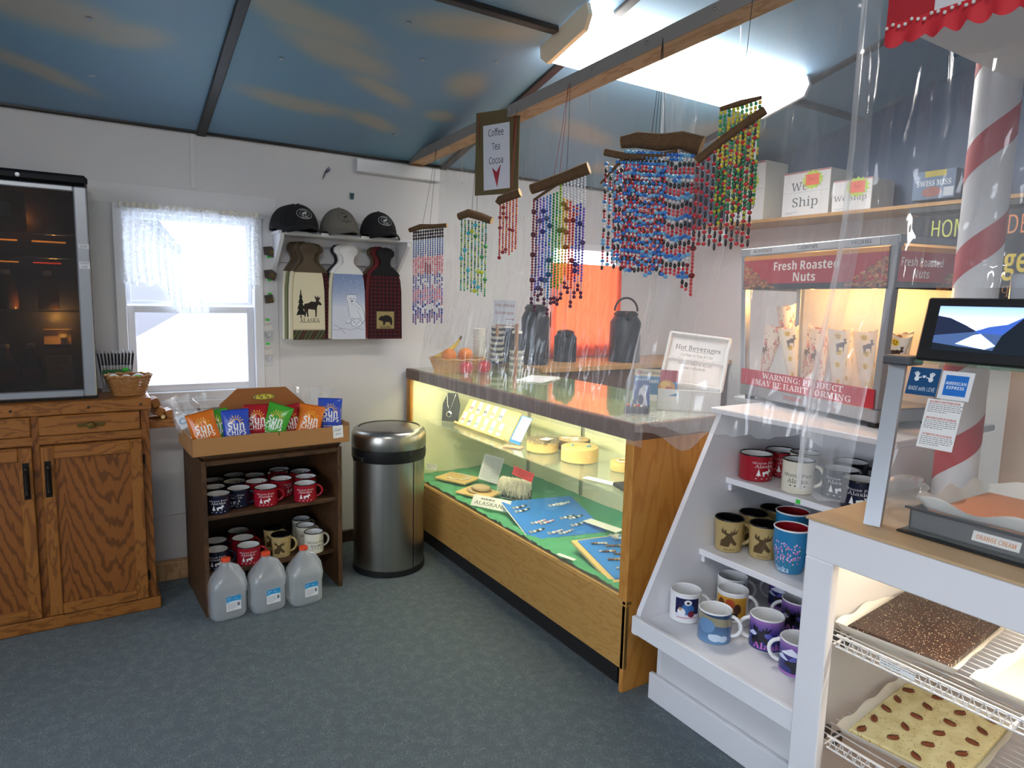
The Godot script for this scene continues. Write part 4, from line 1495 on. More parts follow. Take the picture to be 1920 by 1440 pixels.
		card("price_card", b, Transform3D(xf.basis, xf.origin + V(-0.003, 0, 0)), 0.085, 0.062, 0.001, pm("price%d" % k, im), M.paper)
	# cocoa box on a black bracket and the chalkboard
	var im3 := img(256, 160, C8(96, 120, 150))
	im3.fill_rect(Rect2i(70, 0, 130, 34), C8(180, 166, 60))
	ptext(im3, "SWISS MISS", 128, 70, 44, C8(210, 214, 222), "serifb", 0.8)
	pell(im3, 120, 120, 60, 30, C8(150, 96, 86))
	im3.fill_rect(Rect2i(190, 100, 60, 50), C8(190, 200, 210))
	var cb := thing("cocoa_box", "blue and yellow cocoa box on the shelf above the chalkboard", "box", T(V(3.56, 1.96, -1.84)))
	st = mb()
	b2(st, V(0, 0, 0), V(0.16, 0.14, 0.20), 0.002)
	obj("box_body", st, mat("cocoa_blue", C8(84, 104, 132), 0.6), cb)
	st = mb()
	pq(st, Transform3D(Basis(V(0, 0, 1), V(0, 1, 0), V(-1, 0, 0)), V(-0.0008, 0.07, 0.1)), 0.196, 0.136)
	obj("front_print", st, pm("cocoa_print", im3), cb)
	var ch := thing("chalkboard", "black chalkboard with yellow and orange hand lettering for homemade fudge", "sign", T(V(3.57, 1.36, -1.83)))
	var im := img(768, 512, C8(44, 46, 54))
	for y in 512:
		for x in range(0, 768, 3):
			if rng.randf() < 0.05: im.set_pixel(x, y, C8(58, 60, 68))
	ptext(im, "HOME", 188, 62, 118, C8(214, 222, 110), "sans", 0.62)
	ptext(im, "MADE", 402, 62, 118, C8(240, 150, 90), "sans", 0.62)
	ptext(im, "Fudge", 384, 228, 150, C8(232, 206, 70), "sansb", 0.62)
	ptext(im, "square", 486, 352, 66, C8(150, 118, 92), "serif", 0.85)
	st = mb()
	b2(st, V(0.001, 0, 0), V(0.02, 0.52, 0.78), 0.002)
	obj("board", st, M.black_paint, ch)
	st = mb()
	pq(st, Transform3D(Basis(V(0, 0, 1), V(0, 1, 0), V(-1, 0, 0)), V(0, 0.26, 0.39)), 0.77, 0.51)
	obj("chalk_face", st, pm("chalk", im, 0.8), ch)
	st = mb()
	b2(st, V(-0.02, 0.535, -0.01), V(0.1, 0.565, 0.8), 0.003)
	obj("top_ledge", st, M.black_plastic, ch)

func wall_display() -> void:
	var z := WALL + 0.007
	# cap shelf
	var s := thing("cap_shelf", "white wall shelf with slanted brackets and hooks beside the window", "shelf", T(V(1.19, 1.73, WALL)))
	var st := mb()
	b2(st, V(-0.36, -0.018, 0), V(0.36, 0.0, 0.185), 0.003)
	obj("shelf_board", st, M.white_paint, s)
	st = mb()
	b2(st, V(-0.34, -0.15, 0), V(0.34, -0.018, 0.014), 0.002)
	obj("hook_rail", st, M.white_paint, s)
	for x in [-0.35, 0.33]:
		st = mb()
		extr(st, PackedVector2Array([Vector2(0, -0.018), Vector2(-0.18, -0.018), Vector2(-0.18, -0.04), Vector2(0, -0.20)]), 0.018, Transform3D(Basis(V(0, 0, -1), V(0, 1, 0), V(1, 0, 0)), V(x + 0.009, 0, 0)))
		obj("bracket", st, M.white_paint, s)
	for x in [-0.21, 0.02, 0.23]:
		st = mb()
		tube(st, [V(x, -0.075, 0.012), V(x, -0.075, 0.05), V(x, -0.06, 0.065)], 0.004, 8)
		obj("peg", st, M.steel, s)
	# caps
	var spec := [[0.955, 0, "black", "stacked black baseball caps"], [1.165, 0, "grey", ""], [1.375, 0, "black", ""]]
	cap(V(0.945, 1.731, -3.515), M.dark_cloth, true, "black baseball cap, front one of the stack at shelf left", "black caps")
	for k in 3: cap(V(0.925 - k * 0.008, 1.731, -3.535 - k * 0.016), M.dark_cloth, false, ["first black baseball cap nested behind the stack's front cap", "second black baseball cap nested behind the stack's front cap", "rearmost black baseball cap of the stack at shelf left"][k], "black caps", 0.99 - k * 0.01)
	cap(V(1.155, 1.731, -3.515), M.grey_cloth, true, "grey baseball cap with round moose emblem in the shelf's middle", "")
	cap(V(1.372, 1.731, -3.515), M.dark_cloth, true, "black baseball cap alone at the shelf's right end", "")
	# towels
	towel_groups()
	# keychains on the window trim
	for k in 3:
		var kt := thing("keychain", ["bunch of dark square keychains at the top of the trim strip", "second bunch of dark square keychains beside the window", "single dark keychain with brass centre below the two bunches"][k], "keychain", T(V(0.826, [1.635, 1.517, 1.388][k], z)))
		for j in (4 if k < 2 else 1):
			st = mb()
			bx(st, V(0, 0, 0.006), V(0.042, 0.042, 0.006), 0.002, T(V(0.004 * j - 0.008, -0.003 * j, 0.007 * j), 0, 0, 8 - j * 9))
			obj("tag_square", st, mat("key_dark", C8(74, 64, 56), 0.5), kt)
		st = mb()
		lathe(st, [Vector2(0.009, 0), Vector2(0.009, 0.002), Vector2(0, 0.0025)], T(V(0.004, -0.006, 0.032 if k < 2 else 0.011), 0, 90), 12)
		obj("medallion", st, M.brass, kt)
		st = mb()
		b2(st, V(-0.012, -0.036 if k < 2 else 0.024, 0.001), V(0.006, -0.024 if k < 2 else 0.032, 0.003))
		obj("price_dot", st, M.neon_green, kt)
	for k in 2:
		var pk := thing("packaged_charm", ["small packaged silver charm on white card below the keychains", "packaged silver hook charm on card at the bottom of the strip"][k], "charm", T(V(0.81, [1.225, 1.10][k], z)))
		var im := img(96, 128, C8(236, 234, 230))
		plines(im, 8, 20, 80, 3, 14, C8(160, 120, 120))
		card("header_card", pk, T(V(0, 0.02, 0.003)), 0.045, 0.05, 0.001, pm("charm_print%d" % k, im), M.paper)
		st = mb()
		b2(st, V(-0.01, 0.05, 0.001), V(0.008, 0.06, 0.004))
		obj("price_dot", st, M.neon_green, pk)
		st = mb()
		tube(st, [V(-0.012, -0.012, 0.006), V(-0.010, -0.03, 0.006), V(0, -0.04, 0.006), V(0.010, -0.03, 0.006), V(0.012, -0.012, 0.006)], 0.003, 6)
		obj("charm", st, M.chrome, pk)
		st = mb()
		b2(st, V(-0.024, -0.06, 0.001), V(0.024, 0.0, 0.010), 0.002)
		obj("blister", st, M.clear_box, pk)
	# two small wall ornaments
	var dz := WALL + 0.004
	var d1 := thing("wall_ornament", "small purple and black feather-like ornament on the wall above the caps", "ornament", T(V(1.127, 2.06, dz)))
	st = mb()
	tube(st, [V(-0.02, -0.035, 0.003), V(-0.01, -0.01, 0.004), V(-0.004, 0.008, 0.004), V(0.018, 0.035, 0.003)], [0.001, 0.003, 0.003, 0.001], 6)
	obj("stem", st, M.black_plastic, d1)
	st = mb()
	tube(st, [V(-0.004, 0.005, 0.004), V(0.012, 0.014, 0.004), V(0.024, 0.026, 0.003)], [0.002, 0.004, 0.0008], 6)
	tube(st, [V(-0.004, 0.0, 0.004), V(0.008, 0.008, 0.004), V(0.02, 0.014, 0.003)], [0.002, 0.003, 0.0008], 6)
	obj("feather", st, mat("plum", C8(96, 84, 130), 0.6), d1)
	var d2 := thing("wall_ornament", "small teal butterfly ornament on the wall above the grey cap", "ornament", T(V(1.267, 1.955, dz)))
	for sg in [-1.0, 1.0]:
		st = mb()
		ball(st, V(sg * 0.007, 0.006, 0.004), V(0.006, 0.013, 0.002), 10, 5)
		ball(st, V(sg * 0.006, -0.010, 0.004), V(0.005, 0.008, 0.002), 10, 5)
		obj("wing", st, mat("teal", C8(58, 96, 110), 0.5), d2)
	st = mb()
	tube(st, [V(0, -0.016, 0.005), V(0, 0.016, 0.005)], 0.0018, 6)
	obj("body", st, M.black_plastic, d2)

func cap(at: Vector3, m: Material, logo: bool, label: String, group := "", sc := 1.0) -> void:
	var c := thing("baseball_cap", label, "cap", T(at, 6).scaled_local(Vector3.ONE * sc), group)
	var st := mb()
	var f := func(u: float, v: float) -> Vector3:
		var a := u * TAU
		var e := v * PI / 2
		var rz := 0.098 + 0.004 * cos(3.0 * a)
		return V(0.098 * cos(a) * cos(e), 0.008 + 0.128 * pow(sin(e), 0.92), rz * sin(a) * cos(e))
	sheet(st, f, 36, 12)
	obj("crown", st, m, c)
	st = mb()
	ball(st, V(0, 0.137, 0), V(0.008, 0.005, 0.008), 10, 5)
	obj("button", st, m, c)
	st = mb()
	var br := func(u: float, v: float) -> Vector3:
		var a := lerpf(PI * 0.14, PI * 0.86, u)
		var r0 := 0.098
		var p := V(r0 * cos(a), 0.012, r0 * sin(a))
		var q := V(0.096 * cos(a), 0.004 - 0.022 * absf(cos(a)), 0.098 * sin(a) + 0.066 * pow(sin(a), 0.8))
		var s := p.lerp(q, v)
		s.y += 0.012 * sin(v * PI) * sin(a) + 0.006
		return s
	sheet(st, br, 24, 6)
	var br2 := func(u: float, v: float) -> Vector3: return br.call(1.0 - u, v) - V(0, 0.004, 0)
	sheet(st, br2, 24, 6)
	obj("brim", st, m, c)
	for k in 6:
		st = mb()
		var pts := []
		for j in 9:
			var e := PI / 2 * j / 8.0
			var a := TAU * k / 6.0 + PI / 6
			pts.append(V(0.0985 * cos(a) * cos(e), 0.009 + 0.1285 * pow(sin(e), 0.92), 0.0985 * sin(a) * cos(e)))
		tube(st, pts, 0.0012, 5, false)
		obj("panel_seam", st, m, c)
	if logo:
		var key := "cap_emblem_grey" if m == M.grey_cloth else "cap_emblem"
		if not M.has(key):
			var ink := C8(40, 38, 36) if m == M.grey_cloth else C8(196, 198, 200)
			var bg := C8(112, 108, 100) if m == M.grey_cloth else C8(24, 24, 27)
			var im := img(256, 192, bg)
			pell(im, 128, 96, 126, 94, ink)
			pell(im, 128, 96, 120, 88, bg)
			pell(im, 128, 96, 80, 56, ink)
			pell(im, 128, 96, 75, 51, bg)
			pshape(im, MOOSE, 82, 50, 92, 92, ink)
			ptext(im, "MOOSE PASS", 128, 26, 30, ink, "serifb", 0.8)
			ptext(im, "ALASKA", 128, 166, 30, ink, "serifb", 0.9)
			pm(key, im, 0.85)
		st = mb()
		var em := func(u: float, v: float) -> Vector3:
			# a patch of the crown's front, an oval by shrinking the rows
			var yy := (v - 0.5) * 2.0
			var hw := sqrt(maxf(0.0, 1.0 - yy * yy))
			var a := PI / 2 - (u - 0.5) * 1.0 * hw
			var e := 0.62 + yy * 0.27
			return V(0.0995 * cos(a) * cos(e), 0.009 + 0.129 * pow(sin(e), 0.92), 0.1025 * sin(a) * cos(e))
		# keep the print's own proportions: u is measured across the whole oval
		var g := func(u: float, v: float) -> Vector3: return em.call(u, v)
		oval(st, g, 18, 14)
		obj("emblem", st, M[key], c)

func oval(st: SurfaceTool, f: Callable, nu: int, nv: int) -> void:
	st.set_smooth_group(1)
	for i in nu:
		for j in nv:
			for e in [[0, 0], [1, 1], [0, 1], [0, 0], [1, 0], [1, 1]]:
				var u := float(i + e[0]) / nu
				var v := float(j + e[1]) / nv
				var yy := (v - 0.5) * 2.0
				var hw := sqrt(maxf(0.0, 1.0 - yy * yy))
				st.set_uv(Vector2(0.5 + (u - 0.5) * hw, 1.0 - v))
				st.add_vertex(f.call(u, v))

func towel(at: Vector3, yaw: float, w: float, body: Material, top: Material, label: String, group := "") -> Node3D:
	var t := thing("hanging_towel", label, "towel", T(at, yaw), group)
	var st := mb()
	var o := PackedVector2Array([Vector2(-w / 2 - 0.004, -0.50), Vector2(w / 2 + 0.004, -0.50), Vector2(w / 2, -0.24), Vector2(w / 2 - 0.006, -0.18), Vector2(w * 0.42, -0.145), Vector2(-w * 0.42, -0.145), Vector2(-w / 2 + 0.006, -0.18), Vector2(-w / 2, -0.24)])
	extr(st, o, 0.012)
	obj("towel_body", st, body, t)
	st = mb()
	var c := PackedVector2Array([Vector2(-w * 0.46, -0.15), Vector2(w * 0.46, -0.15), Vector2(w * 0.38, -0.130), Vector2(0.032, -0.098), Vector2(0.026, -0.082), Vector2(0.030, -0.066)])
	for k in 9: c.append(Vector2(0, -0.03) + Vector2(cos(-0.9 + (PI + 1.8) * k / 8.0), sin(-0.9 + (PI + 1.8) * k / 8.0)) * Vector2(0.052, 0.034))
	c.append(Vector2(-0.030, -0.066))
	c.append(Vector2(-0.026, -0.082))
	c.append(Vector2(-0.032, -0.098))
	c.append(Vector2(-w * 0.38, -0.130))
	extr(st, c, 0.016)
	obj("crochet_top", st, top, t)
	st = mb()
	lathe(st, [Vector2(0.006, 0), Vector2(0.004, 0.004), Vector2(0, 0.005)], T(V(0, -0.028, 0.008), 0, 90), 10)
	obj("button", st, top, t)
	return t

func towel_groups() -> void:
	var im := img(256, 512, C8(226, 216, 184))
	# moose and pine over a plaid hem
	pshape(im, PINE, 26, 130, 74, 220, C8(34, 34, 30))
	pshape(im, MOOSE, 74, 172, 160, 168, C8(48, 38, 32))
	ptext(im, "ALASKA", 132, 368, 44, C8(60, 52, 44), "serif", 0.9)
	for k in 18: pline(im, [Vector2(6 + k * 14, 430), Vector2(12 + k * 14, 440)], 3, C8(70, 60, 50))
	im.fill_rect(Rect2i(0, 440, 256, 72), C8(60, 62, 44))
	for k in 10: ppoly(im, [Vector2(k * 30, 440), Vector2(k * 30 + 12, 440), Vector2(k * 30 - 30, 512), Vector2(k * 30 - 42, 512)], C8(104, 40, 40) if k % 3 == 0 else C8(96, 96, 60))
	pm("towel_moose", im, 0.9)
	im = img(256, 512, C8(150, 168, 204))
	for y in 260: im.fill_rect(Rect2i(0, y, 256, 1), C8(132, 152, 194).lerp(C8(214, 220, 236), pow(y / 260.0, 1.6)))
	im.fill_rect(Rect2i(0, 260, 256, 252), C8(218, 222, 236))
	for i in 260: pell(im, rng.randf() * 256, rng.randf() * 300, 1.5, 1.5, C8(236, 240, 248))
	var ink := C8(110, 116, 142)
	# sitting polar bear with cub, sketched in outline
	var pale := C8(230, 234, 245)
	var adult := [[.30,.0],[.36,.03],[.46,.0],[.56,.03],[.60,.0],[.66,.03],[.66,.12],[.62,.24],[.72,.30],[.88,.42],[.97,.62],[1.0,.86],[.90,.97],[.70,1.0],[.55,.95],[.50,.78],[.44,.95],[.26,.97],[.22,.90],[.34,.84],[.36,.60],[.32,.40],[.30,.26],[.24,.16],[.26,.05]]
	pshape(im, adult, 62, 158, 190, 240, ink)
	pshape(im, adult, 66, 162, 182, 232, pale)
	for q in [[142, 196, 4, 4], [166, 196, 4, 4], [152, 214, 8, 6]]: pell(im, q[0], q[1], q[2], q[3], C8(70, 74, 98))
	for q in [[[150, 226], [150, 240], [166, 238]], [[128, 300], [140, 340], [138, 380]], [[190, 290], [214, 320], [218, 370]], [[176, 250], [196, 262], [220, 290]], [[120, 250], [126, 280], [122, 300]]]: pline(im, q.map(func(e): return Vector2(e[0], e[1])), 2.5, C8(150, 156, 180))
	pell(im, 186, 384, 44, 34, ink); pell(im, 186, 384, 41, 31, pale)
	for q in [[156, 356], [214, 356]]:
		pell(im, q[0], q[1], 11, 10, ink); pell(im, q[0], q[1], 8, 7, pale)
	for q in [[172, 378], [200, 378], [186, 394]]: pell(im, q[0], q[1], 4, 4, C8(70, 74, 98))
	for k in 7: pline(im, [Vector2(8 + k * 34, 436 + 8 * sin(k * 2.0)), Vector2(40 + k * 34, 430 + 9 * sin(k * 2.0 + 2.0))], 2.5, ink)
	pline(im, [Vector2(10, 400), Vector2(40, 410), Vector2(76, 440), Vector2(100, 470)], 2.5, ink)
	pm("towel_bear", im, 0.9)
	im = img(256, 512, C8(88, 20, 30))
	for k in 9:
		im.fill_rect(Rect2i(k * 30, 0, 13, 512), C8(50, 14, 22))
	for k in 18:
		for x in range(0, 256):
			for y in range(k * 30, mini(512, k * 30 + 13)):
				im.set_pixel(x, y, im.get_pixel(x, y).darkened(0.42))
	im.fill_rect(Rect2i(54, 286, 146, 150), C8(40, 34, 24))
	im.fill_rect(Rect2i(60, 292, 134, 138), C8(166, 148, 98))
	pshape(im, BEAR, 72, 306, 112, 100, C8(36, 30, 28))
	ptext(im, "Alaska", 127, 416, 28, C8(40, 34, 30), "serif")
	pm("towel_plaid", im, 0.9)
	var cream := mat("towel_cream", C8(222, 214, 186), 0.9)
	var olive := mat("towel_olive", C8(120, 124, 88), 0.9)
	var navy := mat("towel_navy", C8(34, 34, 44), 0.9)
	var brown := mat("crochet_brown", C8(92, 78, 62), 0.95)
	var white := mat("crochet_white", C8(232, 232, 232), 0.95)
	var red := mat("towel_red", C8(96, 26, 32), 0.9)
	var y := 1.68
	towel(V(1.0, y, -3.545), 4, 0.165, M.towel_moose, brown, "cream towel printed with moose and pine above a plaid hem")
	for k in 3: towel(V(0.975 - k * 0.014, y + 0.004, -3.562 - k * 0.017), 16 + k * 5, 0.16, [cream, olive, cream][k], brown, ["cream towel directly behind the moose towel", "olive green towel edge behind the moose towel", "cream towel rearmost at the left peg"][k])
	towel(V(1.035, y, -3.575), -16, 0.16, M.towel_plaid, brown, "dark patterned towel edge showing right of the moose towel")
	towel(V(1.214, y, -3.545), 0, 0.18, M.towel_bear, white, "pale blue towel with a sketched polar bear and cub")
	for k in 2: towel(V(1.19 - k * 0.012, y + 0.004, -3.563 - k * 0.017), 10, 0.17, [cream, navy][k], [white, navy][k], ["white towel hanging just behind the polar bear towel", "navy towel hanging behind the polar bear towel"][k])
	towel(V(1.425, y, -3.545), -3, 0.185, M.towel_plaid, M.dark_cloth, "red and black plaid towel with a bear patch")
	for k in 2: towel(V(1.395 - k * 0.014, y + 0.004, -3.563 - k * 0.017), 8, 0.17, red, [red, brown][k], ["dark red towel hanging just behind the plaid bear towel", "dark red towel with brown top, rearmost at the right peg"][k])

func nut_warmer() -> void:
	var xf := Transform3D(Basis(V(-0.2464, 0, 0.9692), V(0, 1, 0), V(-0.9692, 0, -0.2464)), V(2.2, 1.051, -1.735))
	var w := thing("nut_warmer", "grey metal heated display cabinet with Fresh Roasted Nuts signs and glass front", "warmer", xf)
	var W := 0.66
	var D := 0.28
	var Hh := 0.585
	var fl := 0.035
	var st := mb()
	for p in [[0.03, -0.03], [W - 0.03, -0.03], [0.03, -D + 0.03], [W - 0.03, -D + 0.03]]:
		st = mb()
		bx(st, V(p[0], 0.008, p[1]), V(0.03, 0.018, 0.03), 0.003)
		obj("foot", st, M.black_plastic, w)
	st = mb()
	b2(st, V(0, 0.016, -D), V(W, 0.06, 0.0), 0.004)
	obj("base_tray", st, M.aluminium, w)
	# flared corner posts
	for p in [[0.0, 0.0, -1, 1], [W, 0.0, 1, 1], [0.0, -D, -1, -1], [W, -D, 1, -1]]:
		st = mb()
		var t := 0.026
		var x0: float = p[0] - (t if p[2] > 0 else 0.0)
		var z0: float = p[1] - (t if p[3] > 0 else 0.0)
		var lean := Basis(V(1, 0, 0), V(p[2] * fl / Hh, 1, p[3] * 0.012 / Hh), V(0, 0, 1))
		b2(st, V(0, 0, 0), V(t, Hh - 0.08, t), 0.002, Transform3D(lean, V(x0, 0.06, z0)))
		obj("corner_post", st, M.aluminium, w)
	st = mb()
	b2(st, V(-fl, Hh - 0.025, -D - 0.012), V(W + fl, Hh, 0.012), 0.003)
	obj("roof_panel", st, M.aluminium, w)
	st = mb()
	b2(st, V(-fl + 0.004, Hh - 0.03, 0.010), V(W + fl - 0.004, Hh - 0.002, 0.014), 0.001)
	obj("price_rail", st, M.silver, w)
	var im := img(512, 24, C8(196, 198, 204))
	for k in 3: ptext(im, ["ALMONDS", "CASHEWS", "PECANS"][k], 60 + k * 196, 12, 18, C8(90, 92, 98), "sansb", 1.0)
	card("price_strip", w, T(V(W / 2, Hh - 0.014, 0.0155)), 0.6, 0.022, 0.001, pm("nut_prices", im), M.paper)
	# sign bands
	im = img(768, 224, C8(178, 34, 44))
	im.fill_rect(Rect2i(0, 0, 768, 26), C8(224, 150, 60))
	im.fill_rect(Rect2i(0, 186, 768, 38), C8(48, 44, 52))
	for side in [0, 1]:
		for i in 260:
			var q := Vector2(rng.randf_range(0, 210), rng.randf_range(40, 214))
			if q.y < 214 - (q.x if side else 210 - q.x) * 0.9 + 10: continue
			var cc := C8(120, 56, 40).lerp(C8(206, 146, 84), rng.randf())
			pell(im, q.x + (560 if side else 0), q.y, rng.randf_range(6, 13), rng.randf_range(5, 10), cc)
			pell(im, q.x + (560 if side else 0) + 2, q.y + 2, 4, 2, cc.darkened(0.35))
	ptext(im, "Fresh Roasted", 372, 76, 74, C8(244, 240, 236), "sansb", 0.72)
	ptext(im, "Nuts", 372, 148, 74, C8(244, 240, 236), "sansb", 0.75)
	var lean_f := Basis(V(1, 0, 0), V(0, 1, 0.02).normalized(), V(0, -0.02, 1).normalized())
	card("front_sign", w, Transform3D(lean_f, V(W / 2, 0.49, 0.012)), W + 0.01, 0.125, 0.004, pm("nuts_sign", im, 0.35), M.black_plastic)
	im = img(384, 224, C8(178, 34, 44))
	im.fill_rect(Rect2i(0, 0, 384, 26), C8(224, 150, 60))
	im.fill_rect(Rect2i(0, 186, 384, 38), C8(48, 44, 52))
	for i in 200:
		var q := Vector2(rng.randf_range(200, 384), rng.randf_range(30, 220))
		if q.y < 220 - (q.x - 200) * 1.0: continue
		pell(im, q.x, q.y, rng.randf_range(7, 14), rng.randf_range(5, 11), C8(120, 56, 40).lerp(C8(206, 146, 84), rng.randf()))
	ptext(im, "Fresh Roasted", 124, 82, 62, C8(244, 240, 236), "sansb", 0.55)
	ptext(im, "Nuts", 124, 144, 62, C8(244, 240, 236), "sansb", 0.65)
	card("side_sign", w, Transform3D(Basis(V(0, 0, -1), V(0.05, 1, 0).normalized(), V(1, 0, 0)), V(W + 0.030, 0.49, -D / 2)), D, 0.125, 0.004, pm("nuts_side", im, 0.35), M.black_plastic)
	card("far_side_sign", w, Transform3D(Basis(V(0, 0, 1), V(-0.05, 1, 0).normalized(), V(-1, 0, 0)), V(-0.030, 0.49, -D / 2)), D, 0.125, 0.004, M.nuts_side, M.black_plastic)
	im = img(768, 96, C8(186, 34, 52))
	ptext(im, "WARNING: PRODUCT", 384, 26, 46, C8(246, 240, 238), "serifb", 0.95)
	ptext(im, "MAY BE HABIT FORMING", 384, 70, 46, C8(246, 240, 238), "serifb", 0.95)
	card("warning_band", w, T(V(W / 2, 0.09, 0.004)), W - 0.02, 0.06, 0.002, pm("warning", im, 0.4), M.red_print)
	im = img(256, 48, C8(150, 152, 156))
	ptext(im, "HOT-CAUTION!", 128, 24, 40, C8(190, 60, 52), "sansb", 0.8)
	card("caution_tag", w, T(V(W * 0.45, 0.038, 0.0005)), 0.10, 0.020, 0.001, pm("caution", im), M.paper)
	for k in 3:
		st = mb()
		b2(st, V(0.03 + k * 0.205, 0.12, -0.006), V(0.03 + k * 0.205 + 0.2, 0.43, -0.003))
		obj("front_pane", st, M.pane, w)
	st = mb()
	b2(st, V(W - 0.012, 0.07, -D + 0.03), V(W - 0.009, 0.43, -0.03))
	obj("side_pane", st, M.pane, w)
	st = mb()
	b2(st, V(0.01, 0.06, -D), V(W - 0.01, 0.56, -D + 0.006))
	obj("back_panel", st, M.panel_white, w)
	for k in 2:
		st = mb()
		lathe(st, [Vector2(0, 0), Vector2(0.018, 0.006), Vector2(0.028, 0.03), Vector2(0.02, 0.055), Vector2(0.014, 0.065)], T(V(0.2 + k * 0.28, 0.43, -D / 2)), 16)
		obj("heat_bulb", st, glow("heat_glow", Color(1.0, 0.72, 0.36), 3.0) if k == 0 else M.heat_glow, w)
		lamp("heat_lamp", xf * V(0.2 + k * 0.28, 0.42, -D / 2 + 0.02), Color(1.0, 0.74, 0.42), 0.036, 0.03)
	# cones of nuts
	im = img(256, 256, C8(240, 234, 228))
	for i in 46:
		pline(im, [Vector2(rng.randf() * 256, rng.randf() * 256), Vector2(rng.randf() * 256, rng.randf() * 256)].map(func(q): return q), 0.1, C8(240, 234, 228))
		ptext(im, ["A", "l", "a", "k", "s"][i % 5], rng.randf() * 256, rng.randf() * 256, 34, C8(204, 66, 60), "serifb", 1.0, rng.randf_range(-0.4, 0.4))
	for i in 60: pell(im, rng.randf() * 256, rng.randf() * 256, 3, 3, C8(90, 84, 80))
	pshape(im, MOOSE, 150, 90, 60, 70, C8(90, 60, 44))
	pm("cone_red", im, 0.4)
	im = img(256, 256, C8(242, 240, 228))
	for i in 16:
		var q := Vector2(20 + (i % 4) * 64 + rng.randf_range(-8, 8), 20 + (i / 4) * 64 + rng.randf_range(-8, 8))
		pell(im, q.x, q.y, 13, 13, C8(238, 208, 60))
		pell(im, q.x - 4, q.y - 3, 2, 3, C8(60, 50, 30)); pell(im, q.x + 4, q.y - 3, 2, 3, C8(60, 50, 30))
		pline(im, [q + Vector2(-6, 4), q + Vector2(0, 8), q + Vector2(6, 4)], 2, C8(60, 50, 30))
	pshape(im, MOOSE, 96, 96, 64, 76, C8(70, 50, 46))
	pshape(im, MOOSE, 200, 30, 50, 60, C8(70, 50, 46))
	pm("cone_smile", im, 0.4)
	var spots := [[0.05, 0, 6], [0.12, 1, -16], [0.15, 0, 8], [0.22, 1, -20], [0.29, 0, -14], [0.36, 1, -18], [0.43, 1, -10], [0.50, 1, -14], [0.56, 1, -6], [0.60, 1, 8]]
	for k in spots.size():
		var s: Array = spots[k]
		var t := thing("nut_cone", ["paper cone bag of nuts leaning at the warmer's far left", "red lettered nut cone raised highest behind the left pane", "red lettered nut cone low beside the highest one", "nut cone with green letters leaning right in the left pane", "nut cone leaning behind the first pane joint", "smiley nut cone in the middle pane", "tall smiley nut cone with moose print in the right pane", "smiley nut cone leaning beside the tall one", "smiley nut cone upright by the right post", "smiley nut cone at the side pane"][k], "nut bag", xf * T(V(s[0] + 0.01, 0.064 + (0.10 if k == 1 else 0.02), -0.06 - 0.055 * (k % 3)), 0, -6, s[2] * -1.0), "cones of roasted nuts")
		st = mb()
		var f := func(u: float, v: float) -> Vector3:
			var a := u * TAU
			var r := lerpf(0.014, 0.046, pow(v, 0.8))
			return V(cos(a) * r, v * 0.21 + 0.008 * v * sin(a * 2.0), -sin(a) * r * 0.62)
		sheet(st, f, 20, 8)
		obj("paper_cone", st, M.cone_red if s[1] == 0 or k == 1 else M.cone_smile, t)
		st = mb()
		for j in 9: ball(st, V(rng.randf_range(-0.028, 0.028), 0.196 + rng.randf_range(-0.004, 0.008), rng.randf_range(-0.016, 0.016)), V(0.012, 0.008, 0.009), 6, 4)
		var nt := obj("nuts", st, M.pecan, t)
		nt.set_meta("kind", "stuff")

# ------------------------------------------------ beaded hangings
func lin(c: Color) -> Color:
	return c.srgb_to_linear()

func strand(parent: Node, top: Vector3, length: float, pick: Callable, idx: int, r := 0.0042) -> void:
	r *= 1.28
	var st := mb()
	var y := 0.0
	while y < length:
		var q: Array = pick.call(idx, y, length)
		var c: Color = lin(q[0])
		var rr: float = r * q[1]
		var hh: float = r * q[2]
		st.set_color(c)
		ball(st, top + V(rng.randf_range(-0.0006, 0.0006), -y - hh, rng.randf_range(-0.0006, 0.0006)), V(rr, hh, rr), 7, 4)
		y += hh * 1.9
	obj("bead_strand", st, M.bead, parent)

func stick(parent: Node, pts: Array, r, called := "driftwood") -> void:
	var st := mb()
	tube(st, pts, r, 9, false)
	obj(called, st, M.bark, parent)
	st = mb()
	var n := pts.size()
	for e in [[pts[0], pts[0] - pts[1], r[0] if r is Array else r], [pts[n - 1], pts[n - 1] - pts[n - 2], r[n - 1] if r is Array else r]]:
		var d: Vector3 = e[1].normalized()
		tube(st, [e[0] - d * 0.001, e[0] + d * 0.0012], e[2] * 0.97, 9)
	obj("cut_end", st, M.cut_wood, parent)

func strings(parent: Node, hook: Vector3, ends: Array, m: Material) -> void:
	for e in ends:
		var st := mb()
		tube(st, [hook, hook.lerp(e, 0.5) + V(0.002, 0, 0), e], 0.0009, 5)
		obj("cord", st, m, parent)

func pick_any(cols: Array) -> Color:
	return cols[rng.randi() % cols.size()]

